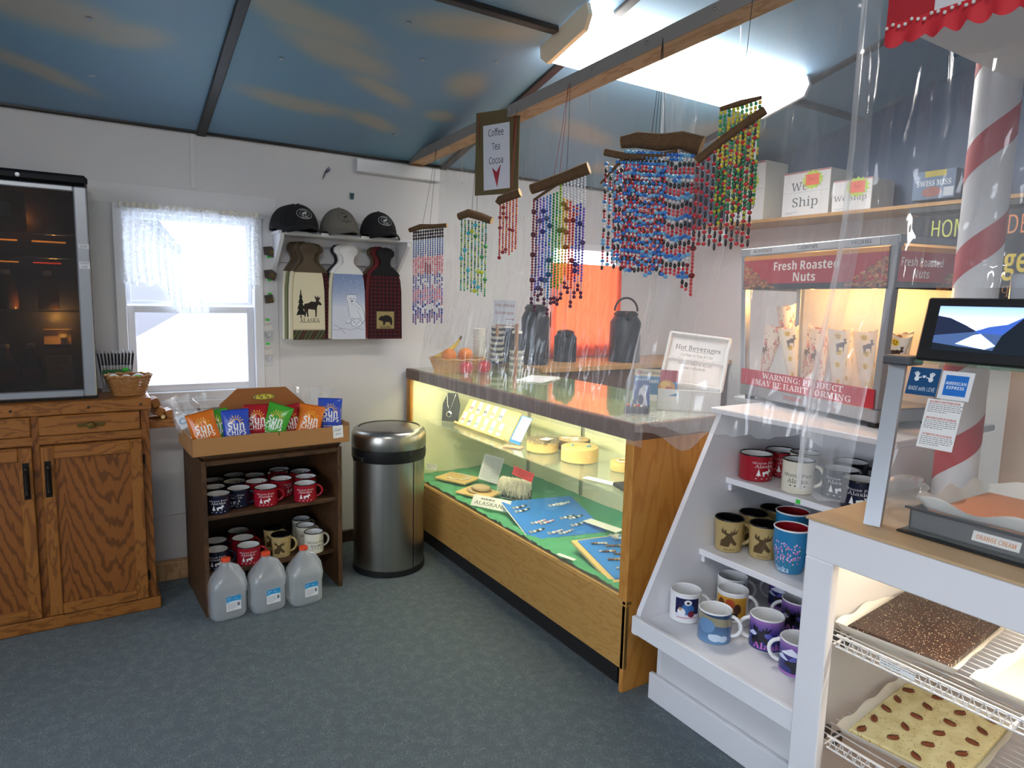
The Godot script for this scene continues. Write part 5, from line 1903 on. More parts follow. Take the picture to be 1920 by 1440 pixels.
func hangings() -> void:
	# 1 pink and blue
	var h := thing("bead_hanging", "pink, blue and purple beaded hanging on driftwood nearest the back wall", "bead hanging", Transform3D(), "driftwood bead hangings")
	var a := V(1.481, 1.767, -3.345)
	var b := V(1.613, 1.786, -3.169)
	stick(h, [a, a.lerp(b, 0.3) + V(0, 0.012, 0), a.lerp(b, 0.65) + V(0, 0.006, 0), b + V(0, 0.004, 0)], [0.012, 0.015, 0.012, 0.011])
	strings(h, V(1.592, 2.19, -3.26), [a.lerp(b, 0.35) + V(0, 0.02, 0), a.lerp(b, 0.55) + V(0, 0.015, 0)], M.string_dark)
	var p1 := func(i: int, y: float, l: float) -> Array:
		var t := y / l
		if y < 0.045: return [C8(46, 30, 52), 1.25, 1.6]
		if t < 0.28: return [C8(130, 170, 214).lerp(C8(70, 96, 180), t * 3.0), 0.9, 1.1]
		if t < 0.47: return [pick_any([C8(238, 150, 168), C8(232, 120, 140), C8(242, 190, 200)]) if absf(i - 6.0) > 1.0 or t < 0.36 else C8(160, 30, 70), 1.1, 1.0]
		if t < 0.62: return [pick_any([C8(120, 110, 190), C8(80, 90, 170), C8(230, 230, 236)]), 0.95, 1.1]
		if t < 0.8: return [pick_any([C8(226, 120, 150), C8(200, 140, 190), C8(120, 110, 190)]), 1.0, 1.0]
		if t < 0.9: return [pick_any([C8(54, 78, 176), C8(236, 236, 240)]), 1.15, 1.5]
		return [C8(130, 90, 160), 1.0, 1.2]
	for i in 13: strand(h, a.lerp(b, 0.12 + i * 0.064) - V(0, 0.006, 0), 0.475 + 0.02 * sin(i * 2.2), p1, i)
	# 2 green
	h = thing("bead_hanging", "green and turquoise beaded hanging, second from the back wall", "bead hanging", Transform3D(), "driftwood bead hangings")
	a = V(1.522, 1.800, -2.87)
	b = V(1.624, 1.778, -2.734)
	stick(h, [a, a.lerp(b, 0.3) + V(0, 0.022, 0), a.lerp(b, 0.7) + V(0, 0.012, 0), b], [0.017, 0.02, 0.019, 0.017])
	strings(h, V(1.592, 2.20, -2.83), [a.lerp(b, 0.4) + V(0, 0.03, 0), a.lerp(b, 0.55) + V(0, 0.02, 0)], M.string_dark)
	var p2 := func(i: int, y: float, l: float) -> Array:
		var q := rng.randf()
		if q < 0.07: return [pick_any([C8(196, 214, 40), C8(70, 190, 210), C8(60, 150, 80)]), 2.0, 2.0]
		return [pick_any([C8(40, 130, 80), C8(70, 160, 90), C8(150, 190, 60), C8(90, 190, 170), C8(30, 90, 66), C8(180, 206, 90)]), 0.9, 1.0]
	for i in 8: strand(h, a.lerp(b, 0.1 + i * 0.105) - V(0, 0.008, 0), 0.33 + 0.015 * sin(i * 3.0), p2, i)
	# 3 red
	h = thing("bead_hanging", "small red and orange beaded hanging beside the drinks sign", "bead hanging", Transform3D(), "driftwood bead hangings")
	a = V(1.529, 1.838, -2.511)
	b = V(1.584, 1.868, -2.437)
	stick(h, [a - V(0.006, 0.012, 0.008), a, b], [0.013, 0.018, 0.019])
	strings(h, V(1.592, 2.22, -2.49), [a.lerp(b, 0.5) + V(0, 0.012, 0), a.lerp(b, 0.6) + V(0, 0.012, 0)], M.string_red)
	var p3 := func(i: int, y: float, l: float) -> Array:
		if rng.randf() < 0.06: return [C8(160, 20, 26), 1.9, 1.7]
		return [pick_any([C8(206, 40, 36), C8(226, 86, 50), C8(236, 120, 40), C8(190, 30, 40)]), 1.0, 1.0]
	for i in 6: strand(h, a.lerp(b, 0.05 + i * 0.16) - V(0, 0.01, 0), 0.225 + 0.01 * cos(i * 2.0), p3, i, 0.0038)
	# 4 rainbow
	h = thing("bead_hanging", "rainbow beaded hanging with clear crystals and purple drops", "bead hanging", Transform3D(), "driftwood bead hangings")
	a = V(1.49, 1.844, -2.213)
	b = V(1.626, 1.915, -2.032)
	stick(h, [a, a.lerp(b, 0.5) - V(0, 0.002, 0), b], [0.020, 0.022, 0.024])
	strings(h, V(1.592, 2.235, -2.13), [a.lerp(b, 0.4) + V(0, 0.016, 0), a.lerp(b, 0.5) + V(0, 0.016, 0)], M.string_red)
	strings(h, V(1.592, 2.235, -2.12), [a.lerp(b, 0.62) + V(0, 0.016, 0)], M.string_dark)
	var a2 := a.lerp(b, 0.05) - V(0, 0.045, 0)
	var b3 := a.lerp(b, 0.52) - V(0, 0.012, 0)
	stick(h, [a2, b3], [0.005, 0.007], "twig")
	var rb := [C8(150, 40, 70), C8(80, 40, 120), C8(140, 110, 200), C8(60, 80, 200), C8(120, 150, 220), C8(40, 130, 190), C8(20, 140, 70), C8(30, 160, 60), C8(150, 190, 40), C8(236, 200, 40), C8(240, 140, 30), C8(232, 70, 30), C8(206, 30, 40), C8(70, 70, 190), C8(60, 60, 170), C8(130, 100, 200)]
	var p4 := func(i: int, y: float, l: float) -> Array:
		var t := y / l
		if i > 8 and t < 0.12 + (i - 8) * 0.02: return [C8(226, 228, 236), 0.9, 1.0]
		if t > 0.93: return [C8(90, 30, 70), 1.4, 1.5]
		if t > 0.86: return [C8(190, 180, 200), 0.7, 1.0]
		if rng.randf() < 0.05: return [rb[i].darkened(0.35), 1.9, 2.2]
		return [rb[i] if rng.randf() < 0.75 else rb[mini(15, maxi(0, i + (rng.randi() % 3) - 1))], 1.0, 1.0]
	for i in 16:
		var top := a.lerp(b, 0.06 + i * 0.059) - V(0, 0.012 if i > 7 else 0.045, 0)
		strand(h, top, (0.44 if i in [5, 6, 7, 8, 9, 10, 11] else 0.40) + 0.03 * sin(i * 1.7) + (0.06 if i > 11 else 0.0), p4, i, 0.0044)
	var st := mb()
	extr(st, PackedVector2Array([Vector2(0, 0.03), Vector2(0.008, 0.018), Vector2(0.006, 0.01), Vector2(0.012, 0.0), Vector2(0.007, -0.006), Vector2(0.009, -0.018), Vector2(0, -0.032), Vector2(-0.009, -0.018), Vector2(-0.007, -0.006), Vector2(-0.012, 0.0), Vector2(-0.006, 0.01), Vector2(-0.008, 0.018)]), 0.003, T(a.lerp(b, 0.42) - V(0, 0.53, 0), 50))
	obj("leaf_charm", st, M.iron, h)
	# 5 red, white and blue with driftwood
	h = thing("bead_hanging", "large red, white, black and blue beaded hanging on thick driftwood", "bead hanging", Transform3D(), "driftwood bead hangings")
	a = V(1.495, 1.932, -1.706)
	b = V(1.647, 1.905, -1.504)
	stick(h, [a, a.lerp(b, 0.2) + V(0, 0.01, 0), a.lerp(b, 0.5) + V(0, 0.006, 0), a.lerp(b, 0.75) + V(0, 0.016, 0), b], [0.020, 0.026, 0.028, 0.028, 0.031])
	strings(h, V(1.592, 2.255, -1.64), [a.lerp(b, 0.38) + V(0, 0.02, 0), a.lerp(b, 0.43) + V(0, 0.02, 0), a.lerp(b, 0.48) + V(0, 0.02, 0), a.lerp(b, 0.55) + V(0, 0.02, 0)], M.string_dark)
	var c1 := V(1.466, 1.905, -1.752)
	var c2 := a.lerp(b, 0.72) - V(0, 0.03, 0)
	stick(h, [c1, c1.lerp(c2, 0.35) - V(0, 0.012, 0), c1.lerp(c2, 0.7) - V(0, 0.006, 0), c2 + V(0, 0.012, 0)], [0.012, 0.012, 0.010, 0.006], "branch")
	stick(h, [c1.lerp(c2, 0.3) - V(0, 0.01, 0), c1 - V(0.006, 0.10, 0.008)], [0.008, 0.003], "twig")
	var p5 := func(i: int, y: float, l: float) -> Array:
		var k := int(y * 1000.0 + 6.0 * sin(i * 0.9) + rng.randf() * 5.0) % 62
		if k < 15: return [pick_any([C8(40, 120, 210), C8(70, 150, 226), C8(120, 190, 236)]), 1.5, 1.2]
		if k < 24: return [C8(236, 232, 232), 0.9, 0.9]
		if k < 34: return [C8(24, 22, 28), 1.0, 1.6]
		if k < 40: return [C8(130, 20, 34), 1.3, 1.2]
		return [pick_any([C8(216, 40, 60), C8(230, 80, 96), C8(200, 30, 44)]), 0.95, 1.0]
	var p5r := func(i: int, y: float, l: float) -> Array:
		if int(y * 1000) % 90 < 12: return [C8(140, 16, 30), 1.9, 1.7]
		return [pick_any([C8(220, 60, 70), C8(226, 90, 96)]), 1.0, 1.0]
	for i in 17:
		var u := 0.08 + i * 0.052
		strand(h, a.lerp(b, u) - V(0, 0.022, 0), 0.37 + 0.02 * sin(i * 1.3) + (0.03 if i > 12 else 0.0), p5, i, 0.0046)
	strand(h, b - V(0.004, 0.02, 0.006), 0.44, p5r, 0, 0.0046)
	for i in 4: strand(h, c1.lerp(c2, 0.03 + i * 0.07) - V(0, 0.03 + 0.012 * i, 0), 0.34 - i * 0.02, p5, i + 3, 0.004)
	for i in 14: strand(h, c1.lerp(c2, 0.25 + i * 0.05) - V(0.008, 0.022, 0.01), 0.34, p5, i * 3, 0.0044)
	# 6 green top with diagonal dark stick
	h = thing("bead_hanging", "yellow-green beaded hanging crossed by a dark diagonal stick with red and black strands", "bead hanging", Transform3D(), "driftwood bead hangings")
	a = V(1.531, 1.962, -1.338)
	b = V(1.596, 1.985, -1.252)
	stick(h, [a, a.lerp(b, 0.5), b], [0.006, 0.009, 0.005], "slat")
	strings(h, V(1.592, 2.262, -1.30), [a.lerp(b, 0.5) + V(0, 0.006, 0)], M.string_dark)
	var p6 := func(i: int, y: float, l: float) -> Array:
		return [pick_any([C8(200, 206, 50), C8(220, 214, 80), C8(30, 150, 90), C8(60, 170, 110), C8(236, 200, 40)]) if y < l * 0.5 else pick_any([C8(30, 140, 80), C8(190, 200, 50), C8(20, 120, 70)]), 1.0, 1.1]
	for i in 10: strand(h, a.lerp(b, 0.03 + i * 0.105) - V(0, 0.006, 0), 0.29 + 0.015 * sin(i * 2.0), p6, i, 0.0042)
	a = V(1.498, 1.824, -1.385)
	b = V(1.602, 1.95, -1.243)
	stick(h, [a, a.lerp(b, 0.45) + V(0, 0.004, 0), b], [0.013, 0.013, 0.013], "diagonal_stick")
	var p7 := func(i: int, y: float, l: float) -> Array:
		var k := int(y * 1000.0 + i * 13) % 34
		if k < 10: return [C8(206, 36, 50), 1.3, 1.1]
		if k < 20: return [C8(22, 20, 24), 0.8, 2.2]
		return [C8(110, 110, 116), 0.9, 1.0]
	for i in 11: strand(h, a.lerp(b, 0.06 + i * 0.085) - V(0.004, 0.01, 0.004), 0.235 + 0.012 * i * 0.9, p7, i, 0.0042)
	st = mb()
	bx(st, V(1.588, 1.845, -1.262), V(0.001, 0.05, 0.022))
	obj("price_tag", st, M.paper, h)
	# cardboard drinks sign hung from the beam
	var s := thing("drinks_sign", "cardboard sign reading Coffee Tea Cocoa with red arrow hanging from the beam", "sign", T(V(1.575, 2.06, -2.62), -62))
	var im := img(256, 384, C8(226, 228, 238))
	for k in 3: ptext(im, ["Coffee", "Tea", "Cocoa"][k], 124, 48 + k * 82, 58, C8(40, 42, 52), "sans", 0.9)
	ppoly(im, [Vector2(84, 252), Vector2(128, 282), Vector2(172, 236), Vector2(132, 374)], C8(168, 44, 62))
	st = mb()
	bx(st, V(0, 0, -0.002), V(0.225, 0.36, 0.004), 0.0015)
	obj("cardboard", st, M.olive_board, s)
	card("paper_sheet", s, T(V(0, -0.018, 0.002), 0, 0, 2), 0.135, 0.28, 0.0008, pm("drinks_print", im), M.paper)
	for e in [-0.09, 0.09]:
		st = mb()
		tube(st, [V(e, 0.17, 0.004), V(e * 1.02, 0.10, 0.008), V(e * 0.95, 0.02, 0.007), V(e * 0.98, 0.09, 0.009), V(e, 0.175, 0.006)], 0.001, 5)
		obj("cord", st, M.string_red, s)

func case_contents() -> void:
	var deck := 0.372
	# necklace board, fossil board
	var st := mb()
	var n := thing("necklace_board", "wood board with a bone tooth necklace at the case's far end", "necklace", T(V(1.79, deck, -3.34), 25))
	bx(st, V(0, 0.006, 0), V(0.16, 0.012, 0.22), 0.003)
	obj("board", st, M.birch, n)
	st = mb()
	for k in 22:
		var t := PI * 1.25 * k / 21.0 - 0.4
		bx(st, Vector3.ZERO, V(0.008, 0.006, 0.017), 0.002, T(V(0.055 * cos(t), 0.016, 0.075 * sin(t)), -rad_to_deg(t) + 90))
	obj("bone_beads", st, M.bone, n)
	n = thing("carving_board", "wood board with a carved antler piece beside the fur purse", "carving", T(V(1.755, deck, -3.03), 25))
	st = mb()
	bx(st, V(0, 0.006, 0), V(0.15, 0.012, 0.21), 0.003)
	obj("board", st, M.birch, n)
	st = mb()
	ball(st, V(0.02, 0.028, 0.0), V(0.045, 0.018, 0.06), 12, 6)
	tube(st, [V(-0.02, 0.02, -0.05), V(-0.05, 0.02, -0.02), V(-0.055, 0.018, 0.02)], [0.014, 0.01, 0.004], 8)
	obj("antler_piece", st, mat("antler", C8(190, 166, 128), 0.7), n)
	var im := img(192, 256, C8(206, 208, 210))
	plines(im, 20, 24, 150, 12, 18, C8(150, 150, 156))
	tag(card("paper_notice", self, T(V(1.93, 0.45, -3.2), -60, -20, -6), 0.13, 0.15, 0.001, pm("case_notice", im), M.paper), "grey printed paper propped at the back of the case floor", "paper")
	im = img(128, 64, C8(230, 230, 226))
	plines(im, 10, 10, 108, 3, 16, C8(140, 140, 146))
	tag(card("small_card", self, T(V(1.70, 0.42, -3.50), -55, -15), 0.07, 0.035, 0.001, pm("case_card", im), M.paper), "small white card at the far left of the case floor", "card")
	# fur purse
	var p := thing("fur_purse", "black beaded purse with a long cream fur flap on the green cloth", "purse", T(V(1.87, deck, -2.84), -62))
	st = mb()
	bx(st, V(0, 0.055, 0), V(0.17, 0.11, 0.05), 0.012)
	obj("bag", st, M.dark_cloth, p)
	st = mb()
	for k in 6: bx(st, V(-0.06 + k * 0.024, 0.03, 0.026), V(0.006, 0.006, 0.002), 0.001, T(Vector3.ZERO, 0, 0, 0))
	b2(st, V(-0.08, 0.008, 0.0255), V(0.08, 0.010, 0.027))
	obj("beadwork", st, M.paper, p)
	st = mb()
	bx(st, V(0, 0.085, 0.004), V(0.172, 0.056, 0.052), 0.012)
	obj("flap", st, M.fur, p)
	st = mb()
	for k in 520:
		var x := rng.randf_range(-0.088, 0.088)
		var z := rng.randf_range(-0.02, 0.03)
		var o := V(x, 0.112 + rng.randf_range(-0.01, 0.006), z)
		tube(st, [o, o + V(rng.randf_range(-0.006, 0.006), -0.01, 0.016), o + V(rng.randf_range(-0.014, 0.014), -0.07 + rng.randf_range(-0.02, 0.03), 0.026 + rng.randf_range(-0.004, 0.012))], [0.0016, 0.0013, 0.0004], 4, false)
	var fr := obj("fur_flap", st, M.fur, p)
	fr.set_meta("kind", "stuff")
	im = img(256, 96, C8(214, 52, 44))
	plines(im, 20, 16, 210, 3, 22, C8(110, 20, 24))
	var rt := card("red_tag", self, T(V(1.83, 0.545, -2.72), -62, -10, -12), 0.12, 0.045, 0.001, pm("red_tag", im), M.red_print)
	tag(rt, "red handwritten price tag standing on a wire above the fur purse", "tag")
	st = mb()
	tube(st, [V(1.80, deck, -2.6), V(1.82, 0.44, -2.65), V(1.845, 0.527, -2.70)], 0.0012, 5)
	tag(obj("tag_wire", st, M.steel), "thin bent wire holding up the red price tag", "wire")
	im = img(320, 128, C8(234, 232, 224))
	plines(im, 70, 26, 180, 1, 44, C8(90, 86, 84))
	ptext(im, "ALASKANS", 160, 84, 58, C8(60, 56, 54), "sans", 1.0)
	tag(card("lettered_card", self, T(V(1.68, 0.40, -2.78), -62, -35), 0.22, 0.06, 0.001, pm("artist_card", im), M.paper), "cream card with black capital lettering at the case front by the purse", "card")
	# blue earring boards
	var eb := thing("earring_board", "large blue card with several pairs of dangling earrings", "earrings", T(V(1.86, deck + 0.012, -2.50), -12, 8))
	st = mb()
	bx(st, V(0, 0, 0), V(0.38, 0.006, 0.40), 0.001)
	obj("blue_card", st, M.blue_card, eb)
	st = mb()
	bx(st, V(0.0, -0.004, 0.0), V(0.39, 0.002, 0.41))
	obj("backing", st, M.paper, eb)
	for q in [[-0.09, -0.13, 0], [-0.09, -0.09, 0], [0.10, -0.12, 1], [0.14, -0.12, 1], [0.10, 0.02, 2], [0.14, 0.03, 2], [0.12, 0.10, 2], [-0.06, 0.04, 3], [-0.02, 0.05, 3], [-0.10, 0.12, 0], [-0.02, 0.15, 4], [0.03, 0.16, 4]]:
		st = mb()
		var c: Color = [C8(40, 40, 46), C8(220, 220, 224), C8(50, 70, 60), C8(240, 170, 190), C8(210, 190, 220)][q[2]]
		for j in 4:
			st.set_color(lin(c if j % 2 == 0 else C8(226, 226, 226)))
			ball(st, V(q[0] - j * 0.016, 0.007, q[1] + j * 0.005), V(0.009, 0.004, 0.006 + 0.002 * j), 7, 4)
		for j in 3:
			st.set_color(lin(C8(200, 200, 206)))
			ball(st, V(q[0] - 0.068, 0.006, q[1] + 0.008 + j * 0.008), V(0.011, 0.003, 0.002), 6, 3)
		obj("earring", st, M.bead, eb)
	st = mb()
	bx(st, V(0, 0, 0), V(0.06, 0.001, 0.2), 0.0, T(V(1.99, deck + 0.014, -2.28), 10))
	tag(obj("white_slip", st, M.paper), "white paper slip at the right edge of the large blue card", "paper")
	eb = thing("earring_board", "blue earring card on a wood tray at the case's near end", "earrings", T(V(1.80, deck + 0.012, -1.96), -10, 8))
	st = mb()
	bx(st, V(0, -0.006, 0), V(0.26, 0.014, 0.34), 0.002)
	obj("wood_tray", st, M.birch, eb)
	st = mb()
	bx(st, V(0.008, 0.003, 0), V(0.23, 0.006, 0.31), 0.001)
	obj("blue_card", st, M.blue_card, eb)
	for q in 7:
		st = mb()
		for j in 5:
			st.set_color(lin(pick_any([C8(60, 64, 60), C8(150, 110, 60), C8(190, 190, 196), C8(110, 40, 36)])))
			ball(st, V(-0.06 + (q % 2) * 0.05 + j * 0.014, 0.01, -0.11 + q * 0.034 + j * 0.003), V(0.009, 0.004, 0.006 + 0.001 * j), 7, 4)
		obj("earring", st, M.bead, eb)
	st = mb()
	for k in 60:
		var o := V(0.06, 0.01, -0.12)
		tube(st, [o, o + V(rng.randf_range(-0.03, 0.03), 0.015, rng.randf_range(-0.03, 0.03))], [0.003, 0.0006], 4, false)
	var fluff := obj("fur_tuft", st, M.paper, eb)
	fluff.set_meta("kind", "stuff")
	st = mb()
	bx(st, V(0, 0, 0), V(0.02, 0.001, 0.09), 0.0, T(V(1.625, deck + 0.002, -2.08), 14))
	tag(obj("paper_strip", st, M.paper), "narrow white paper strip on the green cloth near the glass", "paper")
	# upper glass shelf
	var gy := 0.690
	var nb := thing("necklace_stand", "black velvet bust with a silver pendant on the glass shelf's far end", "necklace", T(V(1.80, gy, -3.47), -55))
	st = mb()
	extr(st, PackedVector2Array([Vector2(-0.05, 0), Vector2(0.05, 0), Vector2(0.055, 0.1), Vector2(0.03, 0.17), Vector2(-0.03, 0.17), Vector2(-0.055, 0.1)]), 0.012, T(V(0, 0, 0), 0, -12))
	obj("velvet_bust", st, M.dark_cloth, nb)
	st = mb()
	tube(st, [V(-0.028, 0.16, -0.02), V(-0.015, 0.10, 0.0), V(0, 0.062, 0.008), V(0.015, 0.10, 0.0), V(0.028, 0.16, -0.02)], 0.0016, 6)
	lathe(st, [Vector2(0.012, -0.003), Vector2(0.018, 0), Vector2(0.012, 0.003), Vector2(0.012, -0.003)], T(V(0, 0.045, 0.010), 0, 80), 18)
	obj("silver_chain", st, M.chrome, nb)
	var ds := thing("earring_stand", "sloped wood stand holding rows of white earring cards under the lamp", "earrings", Transform3D(Basis(V(0, 0, 1), V(0.5, 0.86, 0), V(-0.86, 0.5, 0)).orthonormalized(), V(1.80, gy, -3.12)))
	st = mb()
	b2(st, V(-0.27, 0.0, -0.02), V(0.28, 0.17, -0.006), 0.003)
	b2(st, V(-0.27, 0.0, -0.01), V(0.28, 0.012, 0.02), 0.003)
	obj("stand_board", st, M.birch, ds)
	for r in 2:
		for k in 6:
			if r == 1 and k == 5: continue
			st = mb()
			var cx := -0.225 + k * 0.08 + (0.03 if r else 0.0)
			var cyy := 0.052 + r * 0.078
			bx(st, V(cx, cyy, -0.003), V(0.04, 0.07, 0.001))
			var cd := obj("earring_card", st, M.card_white if k < 4 else M.paper, ds)
			st = mb()
			st.set_color(lin(pick_any([C8(50, 50, 60), C8(90, 150, 160), C8(180, 150, 80), C8(150, 60, 70), C8(70, 80, 110)])))
			for e in [-0.009, 0.009]: ball(st, V(cx + e, cyy - 0.012, 0.0), V(0.005, 0.010, 0.003), 7, 5)
			obj("earring_pair", st, M.bead, cd)
	st = mb()
	bx(st, V(0.335, 0.085, -0.012), V(0.10, 0.15, 0.003))
	obj("blue_backing", st, M.blue_card, ds)
	st = mb()
	bx(st, V(0.345, 0.09, -0.008), V(0.085, 0.13, 0.003))
	obj("display_card", st, M.paper, ds)
	var fb := thing("fur_trimmed_box", "round wood box with grey fur and a paper tag on the glass shelf", "box", T(V(1.86, gy, -2.60)))
	st = mb()
	lathe(st, [Vector2(0, 0), Vector2(0.075, 0), Vector2(0.078, 0.004), Vector2(0.078, 0.045), Vector2(0, 0.045)], Transform3D(), 28)
	obj("box_body", st, M.birch, fb)
	st = mb()
	for k in 420:
		var ang := rng.randf() * TAU
		var rr := sqrt(rng.randf()) * 0.085
		var o := V(cos(ang) * rr, 0.045, sin(ang) * rr)
		tube(st, [o, o + V(rng.randf_range(-0.02, 0.02), rng.randf_range(0.008, 0.022), rng.randf_range(-0.02, 0.02))], [0.0015, 0.0004], 4, false)
	fr = obj("fur_top", st, M.grey_fur, fb)
	fr.set_meta("kind", "stuff")
	st = mb()
	bx(st, V(-0.01, 0.062, 0.03), V(0.06, 0.001, 0.045), 0.0, T(Vector3.ZERO, 20))
	obj("paper_tag", st, M.paper, fb)
	st = mb()
	bx(st, V(0, 0, 0), V(0.05, 0.0015, 0.10), 0.0, T(V(1.765, gy + 0.003, -2.72), 30))
	tag(obj("pink_slip", st, mat("pink_paper", C8(240, 150, 130), 0.8)), "pink paper slip on the glass shelf left of the furry box", "paper")
	var rb := thing("round_wood_box", "plain round birch slice with blue stone jewellery on top, shelf front", "box", T(V(1.90, gy, -2.36)))
	st = mb()
	lathe(st, [Vector2(0, 0), Vector2(0.083, 0), Vector2(0.086, 0.003), Vector2(0.086, 0.062), Vector2(0.083, 0.065), Vector2(0, 0.065)], Transform3D(), 32)
	obj("wood_slice", st, M.birch, rb)
	st = mb()
	for q in [[-0.03, -0.02], [-0.02, -0.03], [0.02, 0.03], [0.03, 0.035], [0.04, 0.02]]:
		st.set_color(lin(C8(90, 160, 180)))
		ball(st, V(q[0], 0.068, q[1]), V(0.007, 0.004, 0.006), 8, 4)
	obj("stone_jewellery", st, M.bead, rb)
	rb = thing("bark_slab", "bark-edged wood slab with tags at the back of the glass shelf", "slab", T(V(2.01, gy, -2.55)))
	st = mb()
	lathe(st, [Vector2(0.075, 0), Vector2(0.084, 0.006), Vector2(0.082, 0.05), Vector2(0.076, 0.052)], Transform3D(), 26)
	obj("bark_edge", st, M.bark, rb)
	st = mb()
	lathe(st, [Vector2(0, 0), Vector2(0.076, 0.001), Vector2(0.076, 0.053), Vector2(0, 0.053)], Transform3D(), 26)
	obj("wood_face", st, M.cut_wood, rb)
	st = mb()
	for q in [[-0.03, -0.02], [0.02, 0.0], [-0.01, 0.035]]: bx(st, V(q[0], 0.055, q[1]), V(0.045, 0.001, 0.035), 0.0, T(Vector3.ZERO, q[0] * 600))
	obj("paper_tag", st, M.paper, rb)
	rb = thing("small_wood_round", "low wood round with tan necklace at the near end of the glass shelf", "box", T(V(1.97, gy, -2.13)))
	st = mb()
	lathe(st, [Vector2(0, 0), Vector2(0.062, 0), Vector2(0.064, 0.003), Vector2(0.064, 0.035), Vector2(0, 0.036)], Transform3D(), 26)
	obj("wood_slice", st, M.birch, rb)
	st = mb()
	var ring := []
	for k in 15: ring.append(V(0.035 * cos(TAU * k / 14), 0.040, 0.03 * sin(TAU * k / 14)))
	tube(st, ring, 0.004, 6, false)
	obj("necklace", st, M.bone, rb)
	rb = thing("black_display_pad", "black velvet pad with a white bone bear bracelet on the glass shelf", "bracelet", T(V(1.80, gy, -1.86), -14))
	st = mb()
	bx(st, V(0, 0.008, 0), V(0.15, 0.016, 0.16), 0.004)
	obj("velvet_pad", st, M.dark_cloth, rb)
	st = mb()
	for k in 8: ball(st, V(-0.01 + 0.022 * cos(k * 0.8), 0.026 + 0.008 * sin(k * 1.7), -0.03 + k * 0.008), V(0.010, 0.010, 0.010), 10, 6)
	obj("bone_beads", st, M.bone, rb)
	st = mb()
	bx(st, V(0, 0, 0), V(0.04, 0.001, 0.15), 0.0, T(V(1.745, gy + 0.003, -2.03), 16))
	tag(obj("white_tag", st, M.paper), "white paper tag on the glass shelf before the black velvet pad", "paper")

